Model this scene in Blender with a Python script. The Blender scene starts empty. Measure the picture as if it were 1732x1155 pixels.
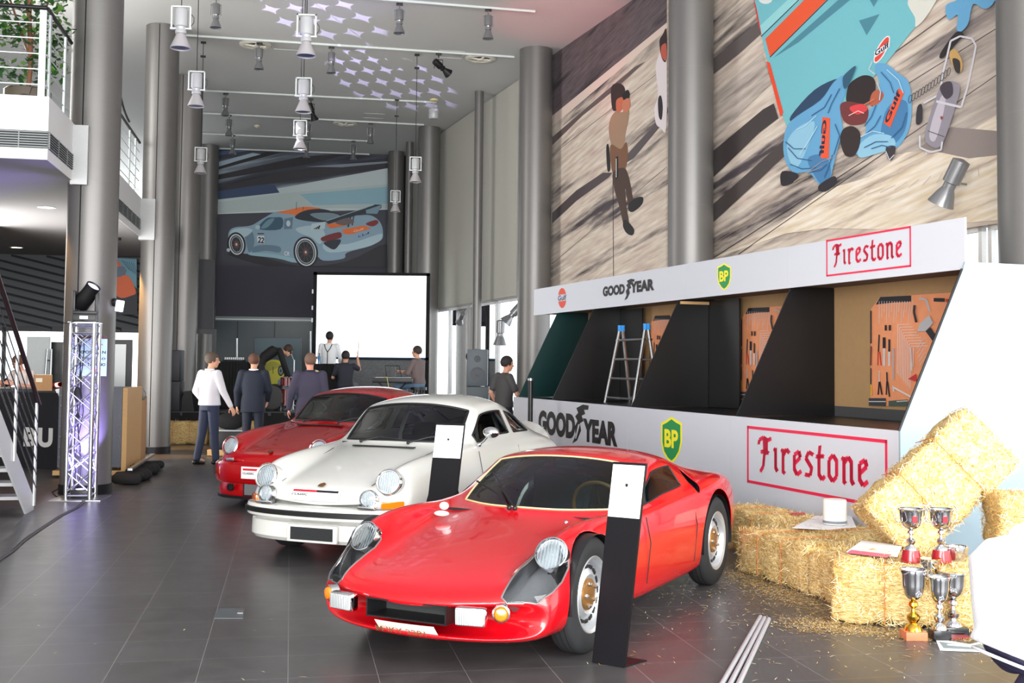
def caps(b, p, q, r0, r1, n=14, flat_=1.0, side=None):
 """tapered capsule, optionally flattened across side"""
 p, q = Vector(p), Vector(q); d = q - p; L = d.length
 if L < 1e-5: return
 d.normalize(); x = (Vector(side) if side is not None else d.orthogonal()); x = (x - d * x.dot(d)).normalized(); y = d.cross(x)
 rings = []
 for k in range(5):
  a = -PI / 2 + PI / 2 * (k + 0.5) / 5; rings.append((r0 * math.sin(a), r0 * math.cos(a)))
 for k in range(5):
  a = PI / 2 * (k + 0.5) / 5; rings.append((L + r1 * math.sin(a), r1 * math.cos(a)))
 vs = []
 for (h, r) in rings:
  for i in range(n):
   a = 2 * PI * i / n
   vs.append(p + d * h + x * (r * math.cos(a)) + y * (r * flat_ * math.sin(a)))
 m = len(rings); fs = [(i * n + k, i * n + (k + 1) % n, (i + 1) * n + (k + 1) % n, (i + 1) * n + k) for i in range(m - 1) for k in range(n)]
 fs += [tuple(reversed(range(n))), tuple((m - 1) * n + k for k in range(n))]
 b.add(vs, fs, 0, True)
def loft(b, secs, n=22):
 """closed tube through (centre, side vector, half width, half depth, forward vector)"""
 vs = []
 for c, s, w, f, dp in secs:
  c, s, f = Vector(c), Vector(s), Vector(f)
  for i in range(n):
   a = 2 * PI * i / n; ca, sa = math.cos(a), math.sin(a)
   e = 0.8
   vs.append(c + s * (w * math.copysign(abs(ca) ** e, ca)) + f * (dp * math.copysign(abs(sa) ** e, sa)))
 m = len(secs); fs = [(i * n + k, i * n + (k + 1) % n, (i + 1) * n + (k + 1) % n, (i + 1) * n + k) for i in range(m - 1) for k in range(n)]
 fs += [tuple(reversed(range(n))), tuple((m - 1) * n + k for k in range(n))]
 b.add(vs, fs, 0, True)
def remesh(b, name, m, parent, vox, it=3):
 o = b.build(name, m, parent, autosmooth=False)
 md = o.modifiers.new('r', 'REMESH'); md.mode = 'VOXEL'; md.voxel_size = vox; md.use_smooth_shade = True
 if it: s = o.modifiers.new('s', 'SMOOTH'); s.factor = 0.5; s.iterations = it
 bake(o)
 o.data.materials.clear(); o.data.materials.append(m)
 o.data.polygons.foreach_set('use_smooth', [True] * len(o.data.polygons))
 return o
import bpy, bmesh, math, random
from mathutils import Vector, Matrix, Euler
random.seed(7)
PI = math.pi
SC = bpy.context.scene
COL = SC.collection
# ---------------------------------------------------------------- camera
PW, PH = 1732.0, 1155.0
F = 1920.0
PCX, PCY = 866.0, 525.0           # principal point (lens shifted)
EYE = Vector((0, 0, 1.61))
PITCH = math.radians(2.75)
ROLL = math.radians(0.57)
cam_data = bpy.data.cameras.new('camera')
cam = bpy.data.objects.new('camera', cam_data)
COL.objects.link(cam)
cam.location = EYE
CR = Matrix.Rotation(PI / 2 + PITCH, 3, 'X') @ Matrix.Rotation(ROLL, 3, 'Z')
cam.rotation_euler = CR.to_euler()
cam_data.sensor_width = 36.0
cam_data.sensor_fit = 'HORIZONTAL'
cam_data.lens = F / PW * 36.0
cam_data.shift_y = -(PH / 2 - PCY) / PW
cam_data.clip_end = 300
SC.camera = cam
# ---------------------------------------------------------------- sky, sun, exposure
world = bpy.data.worlds.new('world')
SC.world = world
world.use_nodes = True
wn = world.node_tree
wn.nodes.clear()
wo = wn.nodes.new('ShaderNodeOutputWorld')
wb = wn.nodes.new('ShaderNodeBackground')
wb.inputs['Color'].default_value = (0.93, 0.97, 1.0, 1)
wb.inputs['Strength'].default_value = 2.6
wn.links.new(wb.outputs[0], wo.inputs[0])
SC.view_settings.view_transform = 'Standard'
SC.view_settings.look = 'None'
SC.view_settings.exposure = 0.48
SC.view_settings.gamma = 1
SC.view_settings.use_curve_mapping = False
def area_light(name, loc, target, sx, sy, power, col=(1, 1, 1)):
 d = bpy.data.lights.new(name, 'AREA')
 d.shape = 'RECTANGLE'
 d.size, d.size_y = sx, sy
 d.energy = power
 d.color = col
 o = bpy.data.objects.new(name, d)
 COL.objects.link(o)
 o.location = loc
 o.rotation_euler = (Vector(target) - Vector(loc)).to_track_quat('-Z', 'Y').to_euler()
 return o
# unseen fill light added behind the camera, brightens the ceiling; daylight front only assumed
area_light('added_fill_behind_camera', (-1.0, -6.2, 2.8), (-1.0, 12, 6.2), 15, 5, 2700, (1.0, 0.99, 0.98))
area_light('ceiling_fill', (-8.6, 17.0, 4.75), (-3.0, 18.0, 7.6), 2.5, 14, 700, (1.0, 0.98, 0.95))  # added unseen fill light above the gallery, brightens the ceiling
area_light('added_fill_right_front', (6.0, 1.5, 4.2), (2.2, 8.0, 0.2), 4, 4, 480, (1.0, 0.99, 0.97))  # unseen light added inside the hall; daylight from right front is assumed
# ---------------------------------------------------------------- measuring helpers
def ray(u, v):
 d = CR @ Vector(((u - PCX) / F, -(v - PCY) / F, -1.0))
 return d.normalized()
def on_z(u, v, z=0.0):
 d = ray(u, v)
 return EYE + d * ((z - EYE.z) / d.z)
def on_plane(u, v, P, n):
 d = ray(u, v)
 return EYE + d * ((Vector(P) - EYE).dot(n) / d.dot(n))
def at_y(u, v, y):
 d = ray(u, v)
 return EYE + d * ((y - EYE.y) / d.y)
def proj(p):
 q = CR.transposed() @ (Vector(p) - EYE)
 return (PCX + F * q.x / -q.z, PCY - F * q.y / -q.z)
def hdir(u, v):
 d = ray(u, v)
 return Vector((d.x, d.y, 0)).normalized()
UP = Vector((0, 0, 1))
WD = hdir(186, 610)               # long side of the hall (away from the viewer)
ND = Vector((WD.y, -WD.x, 0))     # towards the right-hand wall
RD = -WD                          # left-to-right along the right-hand wall
TD = hdir(492, 613)               # direction of the floor joints and the gallery edge
TN = Vector((TD.y, -TD.x, 0))
CEIL = 7.6
def on_n(u, v, n):                # vertical plane parallel to the right wall at distance n
 return on_plane(u, v, ND * n, ND)
# ---------------------------------------------------------------- object helpers
def tag(o, label=None, cat=None, group=None, kind=None):
 if label: o['label'] = label
 if cat: o['category'] = cat
 if group: o['group'] = group
 if kind: o['kind'] = kind
 return o
def thing(name, label, cat, loc=(0, 0, 0), rz=0.0, group=None):
 o = bpy.data.objects.new(name, None)
 COL.objects.link(o)
 o.location = loc
 o.rotation_euler = (0, 0, rz)
 o.empty_display_size = 0.1
 return tag(o, label, cat, group)
def copy_tree(o, parent=None):
 c = o.copy()
 COL.objects.link(c)
 if parent is not None:
  c.parent = parent
 for ch in [x for x in o.children]:
  copy_tree(ch, c)
 return c
def box_v(b, lo, hi, M=None):
 x0, y0, z0 = lo
 x1, y1, z1 = hi
 vs = [Vector(p) for p in ((x0, y0, z0), (x1, y0, z0), (x1, y1, z0), (x0, y1, z0), (x0, y0, z1), (x1, y0, z1), (x1, y1, z1), (x0, y1, z1))]
 if M is not None: vs = [M @ p for p in vs]
 return vs
class MB:
 """collects shapes for one mesh object"""
 def __init__(s):
  s.v, s.f, s.m, s.sm = [], [], [], []
 def add(s, vs, fs, mat=0, smooth=False):
  k = len(s.v)
  s.v += [Vector(p) for p in vs]
  for f in fs:
   s.f.append([i + k for i in f])
   s.m.append(mat)
   s.sm.append(smooth)
  return s
 def box(s, lo, hi, M=None, mat=0):
  return s.add(box_v(s, lo, hi, M), [(0, 3, 2, 1), (4, 5, 6, 7), (0, 1, 5, 4), (1, 2, 6, 5), (2, 3, 7, 6), (3, 0, 4, 7)], mat)
 def cbox(s, c, size, M=None, mat=0, bev=0.0):
  c = Vector(c); h = Vector(size) / 2
  if bev <= 0:
   return s.box(c - h, c + h, M, mat)
  bm = bmesh.new()
  bmesh.ops.create_cube(bm, size=1)
  for v in bm.verts: v.co = Vector((v.co.x * size[0], v.co.y * size[1], v.co.z * size[2])) + c
  bmesh.ops.bevel(bm, geom=list(bm.edges), offset=bev, segments=2, affect='EDGES', profile=0.6)
  return s.bm(bm, M, mat, True)
 def bm(s, bm, M=None, mat=0, smooth=True):
  bm.verts.index_update()
  vs = [(M @ v.co) if M is not None else v.co.copy() for v in bm.verts]
  fs = [[v.index for v in f.verts] for f in bm.faces]
  s.add(vs, fs, mat, smooth)
  bm.free()
  return s
 def tube(s, pts, r, n=10, mat=0, cap=True, radii=None):
  pts = [Vector(p) for p in pts]
  N = len(pts)
  base = len(s.v)
  vs, fs = [], []
  prev = None
  for i, p in enumerate(pts):
   a = pts[max(i - 1, 0)]; b = pts[min(i + 1, N - 1)]
   t = (b - a).normalized()
   if prev is None:
    x = t.orthogonal().normalized()
   else:
    x = (prev - t * prev.dot(t))
    x = x.normalized() if x.length > 1e-6 else t.orthogonal().normalized()
   prev = x
   y = t.cross(x)
   rr = radii[i] if radii else r
   for k in range(n):
    a_ = 2 * PI * k / n
    vs.append(p + (x * math.cos(a_) + y * math.sin(a_)) * rr)
  for i in range(N - 1):
   for k in range(n):
    k2 = (k + 1) % n
    fs.append((i * n + k, i * n + k2, (i + 1) * n + k2, (i + 1) * n + k))
  if cap:
   fs.append(tuple(reversed(range(n))))
   fs.append(tuple((N - 1) * n + k for k in range(n)))
  return s.add(vs, fs, mat, n > 5)
 def lathe(s, prof, n=28, M=None, mat=0, caps=True):
  vs, fs = [], []
  for r, z in prof:
   for k in range(n):
    a = 2 * PI * k / n
    p = Vector((r * math.cos(a), r * math.sin(a), z))
    vs.append(M @ p if M is not None else p)
  m = len(prof)
  for i in range(m - 1):
   for k in range(n):
    k2 = (k + 1) % n
    fs.append((i * n + k, i * n + k2, (i + 1) * n + k2, (i + 1) * n + k))
  if caps:
   if prof[0][0] > 1e-5: fs.append(tuple(reversed(range(n))))
   if prof[-1][0] > 1e-5: fs.append(tuple((m - 1) * n + k for k in range(n)))
  return s.add(vs, fs, mat, True)
 def ball(s, c, r, n=16, sc=(1, 1, 1), M=None, mat=0):
  bm = bmesh.new()
  bmesh.ops.create_uvsphere(bm, u_segments=n, v_segments=max(6, n // 2), radius=r)
  for v in bm.verts: v.co = Vector((v.co.x * sc[0], v.co.y * sc[1], v.co.z * sc[2])) + Vector(c)
  return s.bm(bm, M, mat, True)
 def poly(s, pts, mat=0):
  return s.add(pts, [tuple(range(len(pts)))], mat)
 def prism(s, pts, d, mat=0):
  """extrude the polygon pts along vector d"""
  n = len(pts)
  pts = [Vector(p) for p in pts]; d = Vector(d)
  fs = [tuple(reversed(range(n))), tuple(range(n, 2 * n))]
  for i in range(n):
   j = (i + 1) % n
   fs.append((i, j, n + j, n + i))
  return s.add(pts + [p + d for p in pts], fs, mat)
 def build(s, name, mats, parent=None, loc=None, fixn=True, autosmooth=True):
  me = bpy.data.meshes.new(name)
  me.from_pydata([tuple(v) for v in s.v], [], s.f)
  if not isinstance(mats, (list, tuple)): mats = [mats]
  for m in mats: me.materials.append(m)
  me.polygons.foreach_set('material_index', s.m)
  me.polygons.foreach_set('use_smooth', s.sm)
  me.update()
  if fixn:
   bm = bmesh.new(); bm.from_mesh(me)
   bmesh.ops.recalc_face_normals(bm, faces=bm.faces)
   bm.to_mesh(me); bm.free()
  if autosmooth and any(s.sm):
   try: me.set_sharp_from_angle(angle=math.radians(40))
   except Exception: pass
  o = bpy.data.objects.new(name, me)
  COL.objects.link(o)
  if parent is not None: o.parent = parent
  if loc is not None: o.location = loc
  return o
def split(o):
 """one object per separate piece, all of the same name"""
 me = o.data
 n = len(me.vertices)
 par = list(range(n))
 def find(a):
  while par[a] != a:
   par[a] = par[par[a]]; a = par[a]
  return a
 for e in me.edges:
  a, b = find(e.vertices[0]), find(e.vertices[1])
  if a != b: par[a] = b
 groups = {}
 for p in me.polygons: groups.setdefault(find(p.vertices[0]), []).append(p)
 if len(groups) < 2: return [o]
 out = []
 for g in groups.values():
  vm, vs, fs = {}, [], []
  for p in g:
   r = []
   for i in p.vertices:
    if i not in vm: vm[i] = len(vs); vs.append(me.vertices[i].co.copy())
    r.append(vm[i])
   fs.append(r)
  m2 = bpy.data.meshes.new(o.name); m2.from_pydata([tuple(v) for v in vs], [], fs)
  for m in me.materials: m2.materials.append(m)
  m2.polygons.foreach_set('use_smooth', [p.use_smooth for p in g])
  m2.polygons.foreach_set('material_index', [p.material_index for p in g])
  q = bpy.data.objects.new(o.name, m2); COL.objects.link(q); q.parent = o.parent; q.location = o.location
  for k in o.keys(): q[k] = o[k]
  out.append(q)
 bpy.data.objects.remove(o); bpy.data.meshes.remove(me)
 return out
def bake(o):
 """replace an object's mesh by its evaluated one"""
 dg = bpy.context.evaluated_depsgraph_get()
 dg.update()
 me = bpy.data.meshes.new_from_object(o.evaluated_get(dg), depsgraph=dg)
 o.modifiers.clear()
 old = o.data
 o.data = me
 if old.users == 0: bpy.data.meshes.remove(old)
 return o
def frame(O, X, Y, Z):
 M = Matrix.Identity(4)
 for i, a in enumerate((X, Y, Z)):
  M[0][i], M[1][i], M[2][i] = a[0], a[1], a[2]
 M[0][3], M[1][3], M[2][3] = O[0], O[1], O[2]
 return M
def zrot(loc, a):
 return Matrix.Translation(Vector(loc)) @ Matrix.Rotation(a, 4, 'Z')
# ---------------------------------------------------------------- materials
def s2l(c):
 return tuple((x / 12.92 if x <= 0.04045 else ((x + 0.055) / 1.055) ** 2.4) for x in c)
def hexc(r, g, b):
 return s2l((r / 255, g / 255, b / 255))
MATS = {}
def mat(name, col, rough=0.5, metal=0.0, var=0.06, scale=8.0, bump=0.0, coat=0.0, emit=None, estr=0.0, trans=0.0, ior=1.45, spec=0.5, stretch=(1, 1, 1), alpha=1.0):
 if name in MATS: return MATS[name]
 m = bpy.data.materials.new(name)
 m.use_nodes = True
 nt = m.node_tree
 b = nt.nodes['Principled BSDF']
 b.inputs['Roughness'].default_value = rough
 b.inputs['Metallic'].default_value = metal
 b.inputs['IOR'].default_value = ior
 b.inputs['Specular IOR Level'].default_value = spec
 if coat: b.inputs['Coat Weight'].default_value = coat; b.inputs['Coat Roughness'].default_value = 0.03
 if trans: b.inputs['Transmission Weight'].default_value = trans
 if alpha < 1: b.inputs['Alpha'].default_value = alpha
 if emit:
  b.inputs['Emission Color'].default_value = (*emit, 1)
  b.inputs['Emission Strength'].default_value = estr
 b.inputs['Base Color'].default_value = (*col, 1)
 if var or bump:
  tc = nt.nodes.new('ShaderNodeTexCoord')
  mp = nt.nodes.new('ShaderNodeMapping')
  mp.inputs['Scale'].default_value = [scale * k for k in stretch]
  nz = nt.nodes.new('ShaderNodeTexNoise')
  nz.inputs['Detail'].default_value = 4
  nt.links.new(tc.outputs['Object'], mp.inputs[0])
  nt.links.new(mp.outputs[0], nz.inputs[0])
  if var:
   rp = nt.nodes.new('ShaderNodeMix')
   rp.data_type = 'RGBA'
   rp.inputs['A'].default_value = (*[max(0, c * (1 - var)) for c in col], 1)
   rp.inputs['B'].default_value = (*[min(1, c * (1 + var)) for c in col], 1)
   nt.links.new(nz.outputs[0], rp.inputs['Factor'])
   nt.links.new(rp.outputs['Result'], b.inputs['Base Color'])
  if bump:
   bp = nt.nodes.new('ShaderNodeBump')
   bp.inputs['Strength'].default_value = bump
   bp.inputs['Distance'].default_value = 0.01
   nt.links.new(nz.outputs[0], bp.inputs['Height'])
   nt.links.new(bp.outputs[0], b.inputs['Normal'])
 MATS[name] = m
 return m
def flat(r, g, b, rough=0.6):
 return mat('print_%d_%d_%d' % (r, g, b), hexc(r, g, b), rough, var=0.03)
def glass(name, tint=(0.9, 0.97, 0.95), rough=0.0):
 """thin clear pane: mirror reflection over a tinted see-through"""
 if name in MATS: return MATS[name]
 m = bpy.data.materials.new(name)
 m.use_nodes = True
 nt = m.node_tree
 nt.nodes.clear()
 out = nt.nodes.new('ShaderNodeOutputMaterial')
 tr = nt.nodes.new('ShaderNodeBsdfTransparent'); tr.inputs[0].default_value = (*tint, 1)
 gl = nt.nodes.new('ShaderNodeBsdfGlossy'); gl.inputs['Roughness'].default_value = rough
 gl.inputs['Color'].default_value = (1, 1, 1, 1)
 fr = nt.nodes.new('ShaderNodeFresnel'); fr.inputs[0].default_value = 1.12 if name == 'clear_pane' else 1.42
 mx = nt.nodes.new('ShaderNodeMixShader')
 nt.links.new(fr.outputs[0], mx.inputs[0]); nt.links.new(tr.outputs[0], mx.inputs[1]); nt.links.new(gl.outputs[0], mx.inputs[2])
 nt.links.new(mx.outputs[0], out.inputs[0])
 MATS[name] = m
 return m
M_white = mat('white_laminate', hexc(226, 228, 232), 0.45, var=0.02)
M_black = mat('black_board', hexc(16, 17, 19), 0.35, var=0.1)
M_steel = mat('brushed_steel', hexc(165, 166, 168), 0.32, 0.9, var=0.05, scale=3)
M_chrome = mat('chrome', hexc(225, 226, 230), 0.06, 1.0, var=0)
M_darkmetal = mat('dark_metal', hexc(40, 40, 42), 0.45, 0.6)
M_rubber = mat('black_rubber', hexc(32, 33, 35), 0.75, var=0.15, scale=30)
M_black_plastic = mat('black_plastic', hexc(20, 20, 22), 0.4)
M_blackcloth = mat('black_cloth', hexc(24, 24, 26), 0.9, var=0.2, bump=0.3)
M_wood = mat('raw_plywood', hexc(196, 155, 104), 0.6, var=0.15, scale=3, stretch=(1, 1, 8))
M_card = mat('cardboard', hexc(178, 134, 92), 0.8, var=0.06)
M_skin = mat('skin', hexc(205, 150, 122), 0.55, var=0.05)
M_alu = mat('aluminium_tube', hexc(200, 202, 206), 0.25, 1.0, var=0.03)
def textmesh(body, width, height, M, m, name='lettering', parent=None, bold=0.0, depth=0.002, shear=0.0, spacing=1.0):
 """lettering fitted into width x height, lower left corner at M's origin"""
 c = bpy.data.curves.new('lettering', 'FONT')
 c.body = body
 c.size = 1.0
 c.offset = bold
 c.shear = shear
 c.space_character = spacing
 c.extrude = 0.0
 c.resolution_u = 4
 t = bpy.data.objects.new('lettering', c)
 COL.objects.link(t)
 dg = bpy.context.evaluated_depsgraph_get(); dg.update()
 me = bpy.data.meshes.new_from_object(t.evaluated_get(dg), depsgraph=dg)
 bpy.data.objects.remove(t); bpy.data.curves.remove(c)
 xs = [v.co.x for v in me.vertices]; ys = [v.co.y for v in me.vertices]
 x0, x1, y0, y1 = min(xs), max(xs), min(ys), max(ys)
 vs = [M @ Vector(((v.co.x - x0) / (x1 - x0) * width, (v.co.y - y0) / (y1 - y0) * height, 0)) for v in me.vertices]
 fs = [list(p.vertices) for p in me.polygons]
 bpy.data.meshes.remove(me)
 nrm = (M.to_3x3() @ Vector((0, 0, 1))).normalized()
 b = MB()
 b.add([v + nrm * depth for v in vs], fs)
 if name is None: return b
 return b.build(name, m, parent, fixn=False)
# ================================================================ the hall
def tile_floor_mat():
 m = bpy.data.materials.new('dark_floor_tiles'); m.use_nodes = True
 nt = m.node_tree; b = nt.nodes['Principled BSDF']
 tc = nt.nodes.new('ShaderNodeTexCoord')
 mp = nt.nodes.new('ShaderNodeMapping')
 p = on_z(487, 1147)
 a = math.atan2(TD.y, TD.x)
 mp.vector_type = 'TEXTURE'
 mp.inputs['Location'].default_value = (p.x, p.y, 0)
 mp.inputs['Rotation'].default_value = (0, 0, a - PI / 2)
 nt.links.new(tc.outputs['Object'], mp.inputs[0])
 br = nt.nodes.new('ShaderNodeTexBrick')
 br.offset = 0.0; br.squash = 1.0
 br.inputs['Scale'].default_value = 1.0
 br.inputs['Brick Width'].default_value = 0.457
 br.inputs['Row Height'].default_value = 0.457
 br.inputs['Mortar Size'].default_value = 0.0018
 br.inputs['Mortar Smooth'].default_value = 0.3
 br.inputs['Bias'].default_value = 0
 br.inputs['Color1'].default_value = (*hexc(66, 64, 65), 1)
 br.inputs['Color2'].default_value = (*hexc(72, 70, 71), 1)
 br.inputs['Mortar'].default_value = (*hexc(128, 126, 124), 1)
 nt.links.new(mp.outputs[0], br.inputs[0])
 nz = nt.nodes.new('ShaderNodeTexNoise'); nz.inputs['Scale'].default_value = 5; nz.inputs['Detail'].default_value = 6
 nt.links.new(mp.outputs[0], nz.inputs[0])
 mx = nt.nodes.new('ShaderNodeMix'); mx.data_type = 'RGBA'; mx.blend_type = 'OVERLAY'; mx.inputs['Factor'].default_value = 0.35
 nt.links.new(br.outputs['Color'], mx.inputs['A']); nt.links.new(nz.outputs[0], mx.inputs['B'])
 nt.links.new(mx.outputs['Result'], b.inputs['Base Color'])
 rr = nt.nodes.new('ShaderNodeMapRange'); rr.inputs['To Min'].default_value = 0.27; rr.inputs['To Max'].default_value = 0.42
 nt.links.new(nz.outputs[0], rr.inputs[0]); nt.links.new(rr.outputs[0], b.inputs['Roughness'])
 b.inputs['Specular IOR Level'].default_value = 0.5
 return m
M_ceil = mat('ceiling_plaster', hexc(200, 200, 198), 0.9, var=0.01)
M_wallgrey = mat('grey_wall_panel', hexc(178, 177, 172), 0.8, var=0.02)
M_dark = mat('charcoal_wall', hexc(52, 53, 58), 0.7, var=0.06)
M_col = mat('column_metal', hexc(116, 114, 112), 0.42, 0.5, var=0.05, scale=2, stretch=(1, 1, 14))
M_plaster = mat('white_plaster', hexc(218, 218, 218), 0.7, var=0.01)
PB1 = on_z(365, 251, CEIL); PB2 = on_z(655, 262, CEIL)
BD = (PB2 - PB1).normalized()            # back wall, left to right
BN = Vector((BD.y, -BD.x, 0))            # towards the viewer
WALLN = 7.95
# corner of back wall and right wall
tt = (WALLN - PB1.dot(ND)) / BD.dot(ND)
CORNER = PB1 + BD * tt; CORNER.z = 0
WSILL = 3.02
def vwall(name, A, B, z0, z1, th, m, kind='structure', side=1, parent=None):
 """vertical slab from A to B (plan), thickness to the side"""
 A = Vector((A[0], A[1], 0)); B = Vector((B[0], B[1], 0))
 d = (B - A).normalized(); n = Vector((d.y, -d.x, 0)) * th * side
 b = MB()
 b.prism([A + UP * z0, B + UP * z0, B + n + UP * z0, A + n + UP * z0], UP * (z1 - z0))
 o = b.build(name, m, parent)
 if kind: o['kind'] = kind
 return o
fb = MB(); fb.box((-16, -7, -0.12), (16, 38, 0))
floor = fb.build('floor', tile_floor_mat()); floor['kind'] = 'structure'
cb = MB(); cb.box((-16, -7, CEIL), (16, 38, CEIL + 0.2))
ceil = cb.build('ceiling', M_ceil); ceil['kind'] = 'structure'
RNEAR = CORNER + RD * 38
vwall('wall_right', CORNER, RNEAR, WSILL, CEIL, 0.25, M_wallgrey, side=-1)
vwall('wall_back', CORNER - BD * 5.6, CORNER, 2.75, CEIL, 0.25, M_dark, side=-1)
# low kerb and mullions of the glazing under the wall
vwall('trim_1', CORNER, RNEAR, 0, 0.12, 0.12, M_darkmetal, side=-1)
for i in range(9):
 A = CORNER + RD * (0.6 + i * 3.7)
 B = A + RD * 3.62
 b = MB()
 fr = 0.05
 for (s0, s1, z0, z1) in ((0, 3.62, 0.12, 0.17), (0, 3.62, WSILL - 0.06, WSILL), (0, 0.05, 0.12, WSILL), (3.57, 3.62, 0.12, WSILL)):
  b.prism([A + RD * s0 + UP * z0 + ND * 0.05, A + RD * s1 + UP * z0 + ND * 0.05, A + RD * s1 + UP * z1 + ND * 0.05, A + RD * s0 + UP * z1 + ND * 0.05], ND * 0.06)
 w = b.build('window_%d' % (i + 1), mat('white_frame', hexc(225, 225, 225), 0.4)); w['kind'] = 'structure'
 g = MB()
 g.poly([A + UP * 0.17 + ND * 0.08, B + UP * 0.17 + ND * 0.08, B + UP * (WSILL - 0.06) + ND * 0.08, A + UP * (WSILL - 0.06) + ND * 0.08])
 g.build('pane', glass('clear_pane', (0.98, 1, 1)), w)
# left side: gallery slab with railing
MZB, MZT = 3.78, 4.47
MP = on_z(80, 270, MZB); MP.z = 0
mz_len = 17.0
b = MB()
b.prism([MP + UP * MZB, MP + TD * mz_len + UP * MZB, MP + TD * mz_len - TN * 9 + UP * MZB, MP - TN * 9 + UP * MZB], UP * (MZT - MZB))
mezz = b.build('trim_2', M_plaster); mezz['kind'] = 'structure'
b = MB(); b.prism([MP + UP * (MZB - .004) + TD * .01 - TN * .01, MP + TD * mz_len + UP * (MZB - .004) - TN * .01, MP + TD * mz_len - TN * 7.45 + UP * (MZB - .004), MP + TD * .01 - TN * 7.45 + UP * (MZB - .004)], UP * .003)  # plate added under the slab, its darker grey shades the bright underside
b.build('trim_3', mat('soffit_shade', hexc(118, 116, 116), 0.85, var=0.02))['kind'] = 'structure'
lb = MB()   # air grille band along the slab edge
def grille(b, A, d, n, L, z0, z1, nslat=7):
 for k in range(nslat):
  z = z0 + (z1 - z0) * (k + 0.5) / nslat
  b.prism([A + UP * (z - 0.006) + n * 0.004, A + d * L + UP * (z - 0.006) + n * 0.004, A + d * L + UP * (z - 0.006) + n * 0.016, A + UP * (z - 0.006) + n * 0.016], UP * 0.012, 0)
 b.prism([A + UP * z0 + n * 0.001, A + d * L + UP * z0 + n * 0.001, A + d * L + UP * z1 + n * 0.001, A + UP * z1 + n * 0.001], n * 0.003, 1)
 for k in range(int(L / 0.5) + 1):
  p = A + d * min(L - 0.01, k * 0.5)
  b.prism([p + UP * z0 + n * 0.003, p + d * 0.012 + UP * z0 + n * 0.003, p + d * 0.012 + UP * z1 + n * 0.003, p + UP * z1 + n * 0.003], n * 0.015, 0)
M_grille = mat('grille_metal', hexc(120, 124, 124), 0.5, 0.4)
grille(lb, MP - TN * 7.3, TN, -TD, 7.3, MZB + 0.12, MZB + 0.31)
g1 = tag(lb.build('air_grille', [M_grille, mat('grille_dark', hexc(40, 42, 44), 0.8)]), 'grey slatted air grille on the near face of the white gallery slab', 'grille')
lb = MB(); grille(lb, MP + TD * 0.02, TD, TN, mz_len - 0.02, MZB + 0.12, MZB + 0.31)
tag(lb.build('air_grille', [M_grille, mat('grille_dark', (0, 0, 0))]), 'dark slatted air grille along the hall side of the white gallery slab', 'grille')
# wall behind the gallery
WLP = MP - TN * 7.5
vwall('wall_left', WLP - TD * 18, WLP + TD * 24, 0, CEIL, 0.2, M_wallgrey, side=-1)
BLP = on_z(105, 432, MZB); BLP.z = 0     # dark wall under the gallery
bl = (BLP - MP).dot(TD)
BLL = MP + TD * bl - TN * 7.3
BLR = MP + TD * bl + TN * 1.0
vwall('wall_left_back', BLL, BLR, 2.3, MZB, 0.2, M_dark, side=-1)
# window strip below it
b = MB()
nrm = -TD
for k in range(7):
 p = BLL + (BLR - BLL) * (k / 6.0)
 b.prism([p, p + TN * 0.07, p + TN * 0.07 + nrm * 0.08, p + nrm * 0.08], UP * 2.3)
b.prism([BLL + UP * 2.2, BLR + UP * 2.2, BLR + UP * 2.2 + nrm * 0.08, BLL + UP * 2.2 + nrm * 0.08], UP * 0.1)
w = b.build('window_10', M_darkmetal); w['kind'] = 'structure'
g = MB(); g.poly([BLL, BLR, BLR + UP * 2.2, BLL + UP * 2.2]); g.build('pane', glass('clear_pane'), w)
# slanted slats of the black screen in front of the dark wall
b = MB()
L = (BLR - BLL).length * 0.87
for k in range(22):
 z = 1.6 + k * 0.16
 a = BLL + nrm * 0.12
 e0 = a + UP * (z + 0.0); e1 = a + TN * L + UP * (z - 1.25)
 lo = 2.28
 # clip the slat to the band between 2.2 and the gallery
 pts = []
 for (s0, zz0) in ((0, 0), (1, 0)):
  pass
 s_a, s_b = 0.0, 1.0
 zt = MZB - 0.03
 def zat(s): return z + 1.4 - 1.7 * s
 if zat(0) > zt: s_a = (z + 1.4 - zt) / 1.7
 if zat(1) < lo: s_b = (z + 1.4 - lo) / 1.7
 if s_a >= s_b - 0.01 or s_a > 1 or s_b < 0: continue
 A = a + TN * L * s_a + UP * zat(s_a); B = a + TN * L * s_b + UP * zat(s_b)
 b.prism([A, B, B + UP * -0.05 + nrm * 0.06, A + UP * -0.05 + nrm * 0.06], UP * 0.02)
b.prism([BLL + UP * 2.3 + nrm * 0.10, BLL + TN * L + UP * 2.3 + nrm * 0.10, BLL + TN * L + UP * (MZB - 0.01) + nrm * 0.10, BLL + UP * (MZB - 0.01) + nrm * 0.10], nrm * 0.02)
tag(b.build('slatted_screen', mat('slat_black', hexc(50, 54, 58), 0.55)), 'black wall screen of slanting slats under the white gallery', 'wall panel')
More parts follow.
